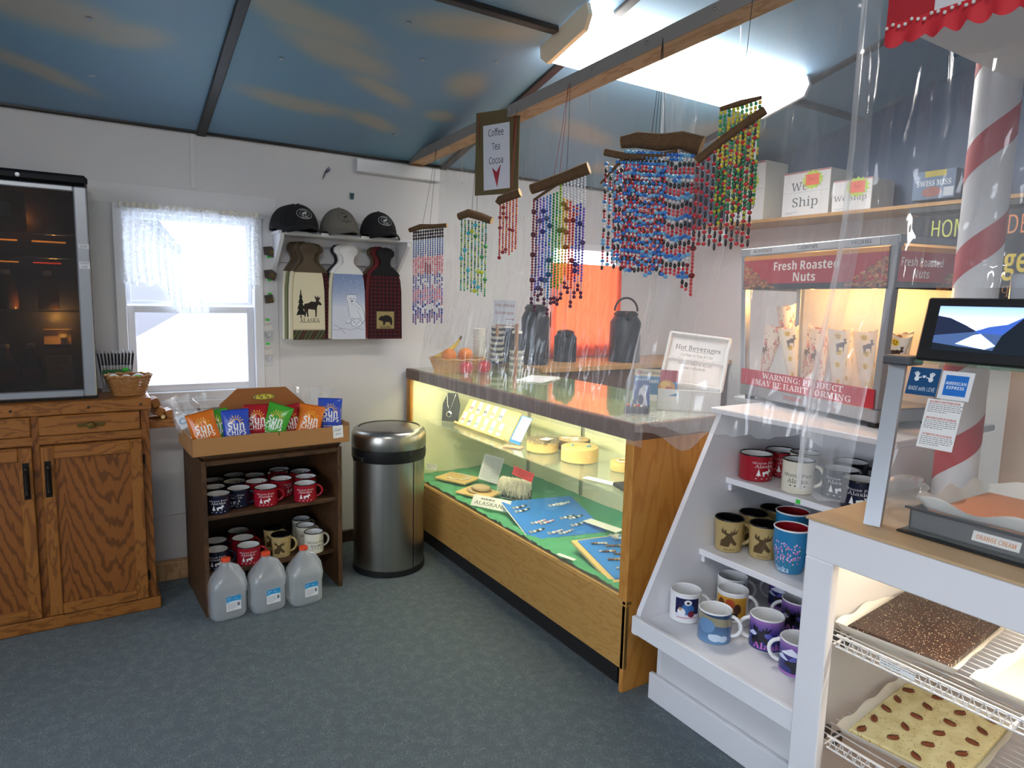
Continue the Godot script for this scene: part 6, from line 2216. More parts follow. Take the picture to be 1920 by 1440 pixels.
func counter_things() -> void:
	var y := 1.0
	# fruit
	var b := thing("fruit_basket", "shallow woven straw basket holding fruit at the counter's far end", "basket", T(V(1.80, y, -3.38), -28))
	weave(b, 0.13, 0.10, 0.16, 0.13, 0.075, M.straw)
	for q in [[-0.05, 0.09, 0.03, "orange_fruit", "orange at the left of the fruit basket"], [0.045, 0.095, 0.0, "orange_fruit", "orange at the right of the fruit basket, higher one"]]:
		var o := thing("orange", q[4], "orange", b.transform * T(V(q[0], q[1], q[2])))
		var st := mb()
		ball(st, Vector3.ZERO, V(0.043, 0.041, 0.043), 20, 12)
		obj("peel", st, M.orange_fruit, o)
		st = mb()
		lathe(st, [Vector2(0.005, 0), Vector2(0.003, 0.002), Vector2(0, 0.002)], T(V(0, 0.040, 0)), 8)
		obj("stem_button", st, M.velvet, o)
	for q in [[V(1.775, 1.034, -3.232), "red apple on the counter in front of the fruit basket"], [V(1.90, 1.034, -3.245), "red apple on the counter at the right of the fruit basket"]]:
		var o := thing("apple", q[1], "apple", T(q[0]))
		var st := mb()
		lathe(st, [Vector2(0, -0.030), Vector2(0.012, -0.034), Vector2(0.028, -0.028), Vector2(0.038, -0.006), Vector2(0.037, 0.014), Vector2(0.026, 0.031), Vector2(0.012, 0.034), Vector2(0.004, 0.028), Vector2(0, 0.026)], Transform3D(), 20, 70)
		obj("skin", st, M.apple, o)
		st = mb()
		tube(st, [V(0, 0.026, 0), V(0.003, 0.044, 0)], 0.0015, 6)
		obj("stem", st, M.bark, o)
	var bn := thing("banana_bunch", "yellow banana bunch with dark stem tip at the back of the fruit basket", "bananas", b.transform * T(V(-0.07, 0.05, -0.03)))
	for k in 3:
		var st := mb()
		var pts := []
		for j in 9:
			var t := j / 8.0
			pts.append(V(-0.06 + t * 0.14, 0.03 + 0.10 * t * t, -0.02 + k * 0.018 + t * (1 - k) * 0.012))
		tube(st, pts, [0.005, 0.012, 0.016, 0.017, 0.017, 0.016, 0.013, 0.008, 0.006], 8)
		obj("banana", st, M.banana, bn)
	var st := mb()
	tube(st, [V(0.078, 0.126, -0.006), V(0.09, 0.15, -0.006)], [0.008, 0.006], 8)
	obj("stem_tip", st, M.bark, bn)
	# order sign on a stick
	var s := thing("order_sign", "white handwritten order sign on a wooden clothespin stand at counter edge", "sign", T(V(1.70, y, -2.62), -72))
	var im := img(320, 256, C8(232, 232, 236))
	ptext(im, "Order coffee here", 160, 52, 44, C8(160, 46, 60), "sans", 0.8)
	ptext(im, "Pay at cash register", 160, 130, 44, C8(160, 46, 60), "sans", 0.72)
	pline(im, [Vector2(180, 196), Vector2(300, 196)], 5, C8(160, 46, 60))
	pline(im, [Vector2(276, 182), Vector2(300, 196), Vector2(276, 210)], 5, C8(160, 46, 60))
	ptext(im, "Thanks", 262, 236, 24, C8(170, 90, 100), "sans")
	card("paper_sheet", s, T(V(-0.068, 0.355, 0.006), 0, 0, -1), 0.135, 0.115, 0.001, pm("order_print", im), M.paper)
	st = mb()
	b2(st, V(-0.009, 0.0, -0.006), V(0.009, 0.305, 0.0045), 0.002, T(Vector3.ZERO, 0, 0, -1))
	b2(st, V(-0.122, 0.24, -0.006), V(-0.108, 0.30, 0.0045), 0.002)
	b2(st, V(-0.122, 0.292, -0.005), V(0.004, 0.302, 0.003), 0.001)
	obj("wood_stick", st, mat("stick_wood", C8(176, 128, 92), 0.7), s)
	# cups and napkins on the counter
	var cs := thing("small_cup_stack", "short stack of grey paper cups with lid standing on the glass counter", "cups", T(V(2.02, y, -3.10)))
	for k in 8:
		st = mb()
		lathe(st, [Vector2(0.035, 0), Vector2(0.043, 0.016), Vector2(0.044, 0.018), Vector2(0.038, 0.0182)], T(V(0, k * 0.017, 0)), 20)
		obj("cup_rim", st, M.card_white if k % 2 else M.silver, cs)
	st = mb()
	lathe(st, [Vector2(0.040, 0.136), Vector2(0.030, 0.23), Vector2(0, 0.23)], Transform3D(), 20)
	obj("top_cup", st, M.cup_dark, cs)
	st = mb()
	lathe(st, [Vector2(0.029, 0.231), Vector2(0.029, 0.245), Vector2(0, 0.245)], Transform3D(), 20)
	obj("cup_base", st, M.card_white, cs)
	st = mb()
	for k in 3: bx(st, V(0.01 * k, 0.002 + k * 0.002, 0), V(0.24, 0.002, 0.16), 0.0, T(Vector3.ZERO, k * 4.0))
	tag(obj("napkin_pile", st, M.paper, self, T(V(2.0, y, -2.86), 30)), "white napkins spread on the glass counter behind the order sign", "napkins")
	# small booklet box, croissant carton, drinks tote
	im = img(160, 256, C8(62, 96, 160))
	ppoly(im, [Vector2(20, 256), Vector2(60, 90), Vector2(90, 60), Vector2(120, 110), Vector2(140, 256)], C8(226, 232, 240))
	pell(im, 70, 190, 30, 50, C8(40, 60, 100))
	pell(im, 110, 70, 22, 26, C8(200, 214, 232))
	var bk := thing("magnet_box", "small black tray of cards with blue picture card standing at counter corner", "box", T(V(1.765, y, -1.855), -50))
	st = mb()
	b2(st, V(-0.045, 0.0, -0.03), V(0.045, 0.028, 0.035), 0.002)
	obj("tray", st, M.black_plastic, bk)
	card("picture_card", bk, T(V(0.012, 0.075, -0.012), 0, -10, 4), 0.06, 0.10, 0.002, pm("picture_card", im), M.paper)
	for k in 5:
		st = mb()
		bx(st, V(-0.034 + k * 0.013, 0.031, 0.016), V(0.01, 0.006, 0.03), 0.001)
		obj("magnet", st, mat("magnet%d" % k, [C8(220, 70, 40), C8(40, 60, 150), C8(230, 180, 50), C8(220, 70, 40), C8(240, 240, 240)][k], 0.5), bk)
	im = img(384, 224, C8(64, 128, 176))
	im.fill_rect(Rect2i(0, 0, 384, 64), C8(206, 190, 150))
	im.fill_rect(Rect2i(230, 0, 154, 100), C8(170, 44, 52))
	pell(im, 42, 32, 22, 22, C8(160, 40, 40))
	ptext(im, "Jimmy Dean", 140, 32, 36, C8(60, 40, 36), "serifb", 0.85)
	ptext(im, "Croissant", 118, 104, 50, C8(244, 244, 240), "serifb", 0.85)
	ptext(im, "& Egg", 90, 160, 34, C8(230, 236, 240), "serif")
	pell(im, 290, 150, 74, 64, C8(214, 150, 60))
	pell(im, 280, 136, 44, 36, C8(240, 196, 96))
	pell(im, 310, 166, 34, 26, C8(196, 110, 40))
	var cb := thing("croissant_carton", "croissant sandwich carton leaning in front of the white tote", "carton", T(V(1.882, y + 0.034, -1.885), -53, -8))
	card("carton_panel", cb, T(V(0, 0.075, 0.0)), 0.17, 0.10, 0.012, pm("croissant_print", im, 0.4), M.cardboard)
	st = mb()
	b2(st, V(-0.085, 0.0, -0.012), V(0.085, 0.028, -0.001), 0.001)
	obj("lower_edge", st, M.paper, cb)
	var to := thing("white_tote", "white plastic tote with raised lid carrying the hot beverages price sheet", "tote", T(V(2.02, y, -1.83), -50))
	st = mb()
	for e in [[V(-0.12, 0, -0.07), V(0.12, 0.004, 0.07)], [V(-0.12, 0, 0.066), V(0.12, 0.085, 0.07)], [V(-0.12, 0, -0.07), V(0.12, 0.085, -0.066)], [V(-0.12, 0, -0.07), V(-0.116, 0.085, 0.07)], [V(0.116, 0, -0.07), V(0.12, 0.085, 0.07)]]: b2(st, e[0], e[1], 0.002)
	obj("tub", st, mat("tote_white", C8(228, 230, 230), 0.4), to)
	im = img(256, 256, C8(236, 238, 240))
	ptext(im, "Hot Beverages", 128, 46, 38, C8(60, 62, 68), "serif", 0.9)
	pline(im, [Vector2(40, 66), Vector2(216, 66)], 2, C8(60, 62, 68))
	for k in 4: ptext(im, ["Coffee or Tea $1.50", "Hot Cocoa / Apple Cider $2.00", "Instant Mocha $2.25", "(tax included)"][k], 128, 92 + k * 26, 22, C8(120, 122, 128), "sans", 0.85)
	var lid := Transform3D(T(V(0, 0.085, -0.055), 0, -32, -6).basis, V(0, 0.085, -0.05))
	st = mb()
	bx(st, V(0.0, 0.115, 0), V(0.25, 0.24, 0.012), 0.006, lid)
	bx(st, V(0, 0.115, 0.012), V(0.235, 0.008, 0.002), 0.0, lid)
	for e in [[V(-0.127, 0.0, -0.004), V(-0.113, 0.238, 0.016)], [V(0.113, 0.0, -0.004), V(0.127, 0.238, 0.016)], [V(-0.127, 0.224, -0.004), V(0.127, 0.238, 0.016)], [V(-0.127, -0.004, -0.004), V(0.127, 0.01, 0.016)]]: b2(st, e[0], e[1], 0.004, lid)
	obj("lid", st, M.tote_white, to)
	card("price_sheet", to, lid * T(V(0, 0.11, 0.0075)), 0.20, 0.19, 0.0008, pm("beverage_print", im), M.paper)
	# carved wooden duck behind the tote
	var dk := thing("wood_carving", "dark carved wooden bird figure behind the white tote", "carving", T(V(2.14, y, -1.975), 40))
	st = mb()
	ball(st, V(0, 0.055, 0), V(0.05, 0.055, 0.04), 16, 10)
	tube(st, [V(0.02, 0.09, 0), V(0.035, 0.13, 0), V(0.05, 0.155, 0)], [0.025, 0.02, 0.024], 10)
	ball(st, V(0.055, 0.155, 0), V(0.03, 0.022, 0.022), 12, 8)
	obj("body", st, mat("dark_wood", C8(72, 46, 34), 0.45), dk)
	st = mb()
	tube(st, [V(0.075, 0.155, 0), V(0.115, 0.15, 0)], [0.012, 0.004], 8)
	obj("bill", st, M.dark_wood, dk)

# round or oval basket of woven strands: lower radii, upper radii, height
func weave(parent: Node, ax: float, az: float, bx_: float, bz: float, h: float, m: Material) -> void:
	var st := mb()
	lathe(st, [Vector2(0, 0.003), Vector2(1, 0.003)], Transform3D(Basis.from_scale(V(ax, 1, az)), Vector3.ZERO), 28)
	obj("basket_bottom", st, m, parent)
	var n := 26
	for k in n:
		st = mb()
		var a := TAU * k / n
		tube(st, [V(ax * cos(a), 0, az * sin(a)), V((ax + bx_) / 2 * cos(a), h * 0.5, (az + bz) / 2 * sin(a)), V(bx_ * cos(a), h, bz * sin(a))], 0.0022, 5, false)
		obj("stake", st, m, parent)
	var rows := int(h / 0.0065)
	for r in rows:
		st = mb()
		var t := (r + 0.5) / rows
		var pts := []
		for k in n * 2 + 1:
			var a := TAU * k / (n * 2)
			var off := 0.0026 * (1 if (k / 2 + r) % 2 == 0 else -1) * (1.0 if k % 2 == 0 else 0.0)
			pts.append(V((lerpf(ax, bx_, t) + off) * cos(a), t * h, (lerpf(az, bz, t) + off) * sin(a)))
		tube(st, pts, 0.0030, 5, false)
		obj("weaver", st, m, parent)
	st = mb()
	var ring := []
	for k in 41: ring.append(V(bx_ * cos(TAU * k / 40), h + 0.003 * sin(k * 1.9), bz * sin(TAU * k / 40)))
	tube(st, ring, 0.006, 7, false)
	obj("rim", st, m, parent)

func cabinet_things() -> void:
	var y := 0.958
	var b := thing("wicker_basket", "round brown wicker basket with white napkin on the oak cabinet top", "basket", T(V(0.155, y, -3.375)))
	weave(b, 0.06, 0.055, 0.09, 0.078, 0.085, M.wicker)
	var st := mb()
	var f := func(u: float, v: float) -> Vector3:
		return V((u - 0.5) * 0.14 - 0.012, 0.075 + 0.014 * sin(u * 9.0) * cos(v * 7.0), (v - 0.5) * 0.10)
	sheet(st, f, 12, 12)
	tag(obj("napkin", st, M.paper, self, b.transform), "crumpled white napkin lining the wicker basket", "napkin")
	st = mb()
	bx(st, V(0.03, 0.088, 0.076), V(0.018, 0.010, 0.002), 0.0)
	obj("price_dot", st, M.neon_green, b)
	var p := thing("pen_box", "clear box full of black pens behind the wicker basket", "pens", T(V(0.115, y, -3.53)))
	st = mb()
	for e in [[V(-0.06, 0, -0.04), V(0.06, 0.003, 0.04)], [V(-0.06, 0, 0.038), V(0.06, 0.12, 0.04)], [V(-0.06, 0, -0.04), V(0.06, 0.12, -0.038)], [V(-0.06, 0, -0.04), V(-0.058, 0.12, 0.04)], [V(0.058, 0, -0.04), V(0.06, 0.12, 0.04)]]: b2(st, e[0], e[1])
	obj("clear_tub", st, M.clear_box, p)
	st = mb()
	bx(st, V(0, 0.085, 0.0415), V(0.11, 0.03, 0.001))
	obj("green_band", st, mat("pen_green", C8(60, 120, 70), 0.5), p)
	st = mb()
	bx(st, V(0.035, 0.10, 0.043), V(0.022, 0.012, 0.001))
	obj("price_dot", st, M.neon_green, p)
	for k in 22:
		st = mb()
		var o := V(-0.05 + (k % 11) * 0.010, 0.006, -0.018 + (k / 11) * 0.034)
		var top := o + V((k % 11 - 5) * 0.004, 0.165, rng.randf_range(-0.006, 0.006))
		tube(st, [o, top], 0.0042, 6)
		var pn := obj("pen", st, M.black_plastic, p)
		st = mb()
		tube(st, [top, top + V(0, 0.012, 0)], 0.003, 6)
		obj("clicker", st, M.chrome, pn)

# ------------------------------------------------ mugs
var proto := {}
func mug_print(kind: String) -> StandardMaterial3D:
	var im := img(512, 192, C8(236, 236, 236))
	var cx := 384.0
	match kind:
		"red", "navy":
			var bg := C8(158, 24, 40) if kind == "red" else C8(22, 26, 48)
			im.fill(bg)
			for i in 420: pell(im, rng.randf() * 512, rng.randf() * 192, 0.9, 0.9, bg.lightened(0.22))
			ptext(im, "Moose Pass", cx, 52, 24, C8(236, 232, 230), "serif")
			ptext(im, "Alaska", cx, 78, 32, C8(236, 232, 230), "serif")
			pshape(im, MOOSE, cx - 16, 94, 56, 62, C8(240, 240, 240))
			pshape(im, PINE, cx - 44, 96, 26, 60, C8(240, 240, 240))
			for k in 4: pell(im, cx - 42 + k * 28, 172, 5, 3, C8(240, 240, 240))
		"cream":
			im.fill(C8(226, 222, 204))
			ptext(im, "Moose Pass", cx, 84, 30, C8(70, 66, 62), "sans")
			ptext(im, "Alaska", cx, 118, 34, C8(70, 66, 62), "serif")
			for k in 4: pell(im, cx - 36 + k * 24, 146, 5, 4, C8(60, 56, 54))
		"tan":
			im.fill(C8(180, 156, 104))
			for i in 500: pell(im, rng.randf() * 512, rng.randf() * 192, 1.2, 0.8, C8(164, 138, 86))
			pshape(im, MOOSE_HEAD, cx - 62, 40, 110, 120, C8(84, 66, 40))
			ptext(im, "Alaska", cx - 6, 176, 22, C8(90, 70, 46), "serif")
		"blue":
			im.fill(C8(42, 126, 176))
			for i in 9:
				var x := cx - 60 + i * 15
				pline(im, [Vector2(x, 186), Vector2(x + rng.randf_range(-14, 14), 96 + rng.randf_range(-34, 30))], 3, C8(40, 110, 80))
				for j in 8: pell(im, x + rng.randf_range(-10, 10), 60 + j * 10 + rng.randf_range(-8, 20), 4, 4, pick_any([C8(220, 150, 200), C8(190, 120, 190), C8(236, 190, 220)]))
			ptext(im, "Alaska", cx - 34, 178, 34, C8(230, 238, 240), "serif")
		"penguin":
			im.fill_rect(Rect2i(316, 26, 130, 142), C8(30, 32, 76))
			im.fill_rect(Rect2i(316, 130, 130, 38), C8(226, 226, 236))
			pell(im, 384, 96, 34, 40, C8(60, 110, 170)); pell(im, 384, 52, 20, 18, C8(240, 240, 244)); pell(im, 384, 54, 9, 8, C8(40, 36, 50))
			pell(im, 350, 118, 22, 26, C8(236, 236, 240)); pell(im, 402, 128, 18, 22, C8(120, 40, 60)); pell(im, 344, 98, 10, 10, C8(200, 160, 120))
			pline(im, [Vector2(326, 158), Vector2(430, 152)], 4, C8(200, 70, 60))
		"ice":
			im.fill(C8(66, 104, 148))
			for y in 192: im.fill_rect(Rect2i(0, y, 512, 1), C8(40, 66, 100).lerp(C8(110, 150, 192), y / 192.0))
			ppoly(im, [Vector2(260, 0), Vector2(512, 40), Vector2(512, 90), Vector2(300, 60)], C8(150, 144, 120))
			pell(im, 350, 80, 46, 46, C8(106, 144, 186))
			for q in [[400, 150, 34, 24], [440, 156, 26, 20], [380, 142, 14, 13]]: pell(im, q[0], q[1], q[2], q[3], C8(200, 220, 240))
		"orange":
			im.fill_rect(Rect2i(290, 24, 190, 146), C8(226, 166, 60))
			for q in [[330, 80, 22, 40, 120, 70, 40], [380, 70, 26, 34, 214, 96, 50], [420, 100, 20, 36, 90, 60, 44], [400, 150, 26, 24, 40, 34, 36], [350, 140, 22, 20, 236, 220, 190]]: pell(im, q[0], q[1], q[2], q[3], C8(q[4], q[5], q[6]))
		"moose", "bearmug":
			for y in 192: im.fill_rect(Rect2i(0, y, 512, 1), C8(166, 118, 190).lerp(C8(44, 42, 112), clampf(y / 90.0, 0, 1)))
			for k in 5: ppoly(im, [Vector2(200 + k * 70, 110), Vector2(240 + k * 70, 64 + (k % 2) * 14), Vector2(290 + k * 70, 112)], C8(206, 214, 240) if k % 2 else C8(90, 92, 170))
			im.fill_rect(Rect2i(0, 108, 512, 84), C8(44, 50, 116))
			if kind == "moose":
				pshape(im, MOOSE_HEAD, cx - 84, 34, 104, 126, C8(24, 22, 36))
				ptext(im, "Alaska", cx + 14, 164, 52, C8(196, 110, 190), "serifb", 0.95)
			else:
				pshape(im, BEAR, cx - 60, 84, 120, 96, C8(26, 24, 40))
				ppoly(im, [Vector2(300, 74), Vector2(360, 30), Vector2(420, 74)], C8(230, 234, 250))
				im.fill_rect(Rect2i(0, 176, 512, 16), C8(170, 110, 190))
			im.fill_rect(Rect2i(0, 0, 512, 6), C8(30, 30, 50))
	var m := mat("mug_" + kind, Color.WHITE, 0.12, 0.0, tex(im))
	return m

func mug(kind: String, at: Vector3, yaw: float, label: String, group := "", sc := 1.0) -> void:
	var xf := T(at, yaw).scaled_local(Vector3.ONE * sc)
	if proto.has(kind):
		dup(proto[kind], "coffee_mug", xf, label, group)
		return
	var s: Array = {"red": [0.052, 0.052, 0.084], "navy": [0.052, 0.052, 0.084], "cream": [0.046, 0.046, 0.10], "tan": [0.041, 0.046, 0.105], "blue": [0.037, 0.0515, 0.134]}.get(kind, [0.047, 0.047, 0.092])
	var r0: float = s[0]
	var r1: float = s[1]
	var h: float = s[2]
	var t := thing("coffee_mug", label, "mug", xf, group)
	proto[kind] = t
	var pr := mug_print(kind)
	var st := mb()
	if kind == "blue":
		lathe(st, [Vector2(r0, 0.003), Vector2(r0 + 0.007, 0.035), Vector2(r1, 0.09), Vector2(r1 - 0.002, h)], Transform3D(), 28)
	else:
		lathe(st, [Vector2(r0, 0.003), Vector2(r1, h)], Transform3D(), 28)
	obj("body", st, pr, t)
	st = mb()
	lathe(st, [Vector2(r1 - 0.0002, h - 0.003), Vector2(r1 + 0.0008, h), Vector2(r1 - 0.0015, h + 0.0018), Vector2(r1 - 0.004, h - 0.001)], Transform3D(), 28, 80)
	obj("rim", st, M.black_gloss if kind in ["red", "navy", "cream", "tan"] else M.white_ceramic, t)
	st = mb()
	lathe(st, [Vector2(r1 - 0.0038, h - 0.001), Vector2(r0 - 0.004, 0.012), Vector2(r0 - 0.010, 0.006), Vector2(0, 0.006)], Transform3D(), 28)
	obj("lining", st, {"tan": M.black_gloss, "blue": mat("lining_red", C8(140, 24, 34), 0.15)}.get(kind, M.white_ceramic), t)
	st = mb()
	lathe(st, [Vector2(0, 0.001), Vector2(r0 - 0.004, 0.0), Vector2(r0, 0.003)], Transform3D(), 28)
	var solid: Color = {"red": C8(158, 24, 40), "navy": C8(22, 26, 48), "cream": C8(226, 222, 204), "tan": C8(180, 156, 104), "blue": C8(42, 126, 176)}.get(kind, C8(236, 236, 236))
	var sm := mat("glaze_" + kind, solid, 0.12)
	obj("foot", st, sm, t)
	st = mb()
	var pts := []
	var hw := 0.030 if h < 0.11 else 0.034
	for k in 11:
		var a := -PI / 2 + PI * k / 10.0
		pts.append(V(((r0 + r1) / 2 - 0.004 + cos(a) * hw) * (-1.0 if kind in ["moose", "bearmug"] else 1.0), h * 0.52 + sin(a) * h * 0.32, 0))
	tube(st, pts, 0.0055, 8)
	obj("handle", st, sm, t)

func mugs() -> void:
	var y1 := 0.4505
	var y2 := 0.1755
	# bookcase, upper shelf
	mug("red", V(0.67, y1, -3.115), -14, "red camp mug at the front of the bookcase's upper shelf, left one")
	mug("red", V(0.845, y1, -3.10), -14, "red camp mug at the front of the bookcase's upper shelf, right one")
	for p in [[0.655, -3.235, "left"], [0.768, -3.23, "middle"], [0.88, -3.215, "right"]]: mug("red", V(p[0], y1, p[1]), 45, p[2] + " one of three red camp mugs in the upper shelf's second row")
	for p in [[0.778, -3.345, "third row middle"], [0.885, -3.325, "third row right"], [0.80, -3.405, "back row, farthest in"], [0.668, -3.35, "third row left"]]: mug("red", V(p[0], y1, p[1]), 45, "red camp mug in the upper shelf's " + p[2], "red mugs on the upper shelf")
	mug("navy", V(0.465, y1, -3.105), -8, "navy camp mug at the front left of the bookcase's upper shelf")
	mug("navy", V(0.56, y1, -3.155), -30, "navy camp mug set back beside the front navy mug, upper shelf")
	for p in [[0.465, -3.225, "just behind the front left navy mug"], [0.48, -3.345, "deepest in the upper shelf's left corner"], [0.565, -3.28, "second behind the set-back navy mug"], [0.585, -3.395, "at the very back beside the red rows"]]: mug("navy", V(p[0], y1, p[1]), 45, "navy camp mug " + p[2], "navy mugs on the upper shelf")
	# lower shelf
	mug("red", V(0.595, y2, -3.15), -14, "red camp mug at the front of the lower shelf behind the jugs")
	for p in [[-3.26, "second"], [-3.37, "third"]]: mug("red", V(0.592, y2, p[0]), 10, p[1] + " red camp mug in line behind the lower shelf's front red mug", "lower line of red mugs")
	mug("navy", V(0.46, y2, -3.16), -10, "navy camp mug behind the left water jug on the lower shelf")
	mug("navy", V(0.475, y2, -3.28), -10, "navy camp mug deep in the lower shelf's left corner")
	mug("tan", V(0.745, y2, -3.16), -20, "tan moose mug with black inside on the bookcase's lower shelf, front")
	mug("tan", V(0.735, y2, -3.27), -20, "tan moose mug directly behind the lower shelf's front tan mug")
	mug("cream", V(0.895, y2, -3.14), 0, "cream mug with black rim at the lower shelf's front right")
	mug("cream", V(0.885, y2, -3.25), 10, "cream mug just behind the lower shelf's front cream mug")
	mug("cream", V(0.895, y2, -3.36), 10, "cream mug in the dark at the back of the lower shelf")
	# white unit: top, middle and bottom shelves
	for q in [["red", 2.034, 0.794, -1.510, -20, "red speckled camp mug at the left of the white unit's top shelf"],
			["red", 2.168, 0.794, -1.50, -40, "red camp mug behind the left one on the white unit's top shelf"],
			["cream", 2.022, 0.794, -1.331, -56, "cream mug with black rim in front on the white unit's top shelf"],
			["cream", 2.14, 0.794, -1.385, -56, "cream mug behind the front cream mug, white unit's top shelf"],
			["navy", 2.033, 0.794, -1.115, -66, "navy camp mug at the right of the top shelf behind the plastic"],
			["navy", 2.10, 0.794, -1.225, -66, "navy camp mug between cream and right navy mugs on top shelf"],
			["navy", 2.23, 0.794, -1.27, -66, "navy camp mug farthest back on the white unit's top shelf"],
			["tan", 1.921, 0.545, -1.518, -44, "tan moose mug at the left front of the white unit's middle shelf"],
			["tan", 1.975, 0.545, -1.412, -52, "tan moose mug left of the blue flower mug, middle shelf"],
			["tan", 2.045, 0.545, -1.512, -44, "tan moose mug behind the left front one, middle shelf"],
			["tan", 2.165, 0.545, -1.512, -44, "tan moose mug at the back of the middle shelf"],
			["blue", 1.944, 0.545, -1.285, -70, "tall blue mug with fireweed flowers and red inside, middle shelf front"],
			["blue", 2.10, 0.545, -1.39, -60, "blue flower mug behind the front blue one, middle shelf"],
			["blue", 2.06, 0.545, -1.20, -60, "blue flower mug at the right beside the white pillar, middle shelf"],
			["penguin", 1.713, 0.336, -1.515, -38, "white mug with navy winter figure picture, left on the bottom shelf"],
			["ice", 1.688, 0.336, -1.365, -58, "blue mug with polar bears on ice at the bottom shelf's front"],
			["orange", 1.86, 0.336, -1.435, -58, "white mug with orange picture behind the ice mug"],
			["penguin", 1.95, 0.336, -1.51, -40, "white mug with navy picture at the back of the bottom shelf"],
			["moose", 1.798, 0.336, -1.250, -50, "purple mug with moose silhouette and Alaska lettering, bottom shelf"],
			["moose", 1.99, 0.336, -1.27, -50, "purple moose mug behind the lettered one on the bottom shelf"],
			["bearmug", 1.751, 0.336, -1.105, -60, "purple mug with bear and mountain beside the white pillar"],
			["bearmug", 2.1, 0.336, -1.40, -60, "dark purple mug in the shade at the back of the bottom shelf"]]:
		mug(q[0], V(q[1], q[2], q[3]), q[4], q[5], "", 1.12)

func jugs() -> void:
	var im := img(256, 256, C8(236, 238, 242))
	im.fill_rect(Rect2i(0, 0, 256, 92), C8(48, 152, 214))
	ppoly(im, [Vector2(0, 92), Vector2(0, 112), Vector2(120, 84), Vector2(256, 108), Vector2(256, 80), Vector2(0, 80)], C8(96, 188, 232))
	plines(im, 24, 30, 66, 2, 22, C8(236, 244, 250))
	plines(im, 130, 44, 100, 1, 26, C8(220, 236, 250))
	plines(im, 20, 126, 150, 7, 16, C8(150, 152, 160))
	im.fill_rect(Rect2i(190, 130, 44, 60), C8(120, 122, 128))
	var lm := pm("jug_label", im, 0.4)
	var lab := ["left of the three clear water jugs with blue label on the carpet", "middle one of the three water jugs in front of the bookcase", "right of the three water jugs, next to the trash can side"]
	var first: Node3D
	for k in 3:
		var xf := T(V(0.475 + k * 0.165, 0.001, -3.02 + k * 0.012), 4)
		if k:
			dup(first, "water_jug", xf, lab[k], "water jugs")
			continue
		var j := thing("water_jug", lab[0], "water jug", xf, "water jugs")
		first = j
		var f := func(u: float, v: float) -> Vector3:
			var a := u * TAU
			var y := v * 0.25
			var s := 0.074
			var e := 4.5
			if y < 0.012: s = lerpf(0.062, 0.074, y / 0.012)
			elif y > 0.14:
				var q := clampf((y - 0.14) / 0.10, 0, 1)
				s = lerpf(0.074, 0.019, q * q * (1.6 - 0.6 * q))
				e = lerpf(4.5, 2.0, q)
			var c := cos(a)
			var d := sin(a)
			var k2 := pow(pow(absf(c), e) + pow(absf(d), e), -1.0 / e)
			return V(c * k2 * s, y, -d * k2 * s * 0.9)
		var st := mb()
		sheet(st, f, 40, 26)
		obj("bottle", st, M.jug_film, j)
		st = mb()
		var g := func(u: float, v: float) -> Vector3:
			var p: Vector3 = f.call(u, 0.012 + v * 0.62)
			return V(p.x * 0.96, p.y + 0.002, p.z * 0.96)
		sheet(st, g, 30, 14)
		poly(st, [V(-0.066, 0.158, -0.058), V(0.066, 0.158, -0.058), V(0.066, 0.158, 0.058), V(-0.066, 0.158, 0.058)], V(0, 1, 0))
		obj("water", st, glass("water", C8(214, 228, 238, 16), 0.02), j)
		st = mb()
		tube(st, [V(0.012, 0.235, 0.01), V(0.038, 0.222, 0.02), V(0.058, 0.185, 0.03), V(0.066, 0.14, 0.034), V(0.066, 0.11, 0.036)], [0.010, 0.013, 0.014, 0.014, 0.010], 10)
		obj("handle", st, M.jug_film, j)
		st = mb()
		lathe(st, [Vector2(0.019, 0.248), Vector2(0.020, 0.250), Vector2(0.020, 0.262), Vector2(0.016, 0.264), Vector2(0, 0.264)], Transform3D(), 20)
		obj("cap", st, M.cap_red, j)
		card("label", j, T(V(0.012, 0.078, 0.0675), 4), 0.062, 0.066, 0.0006, lm, M.paper)

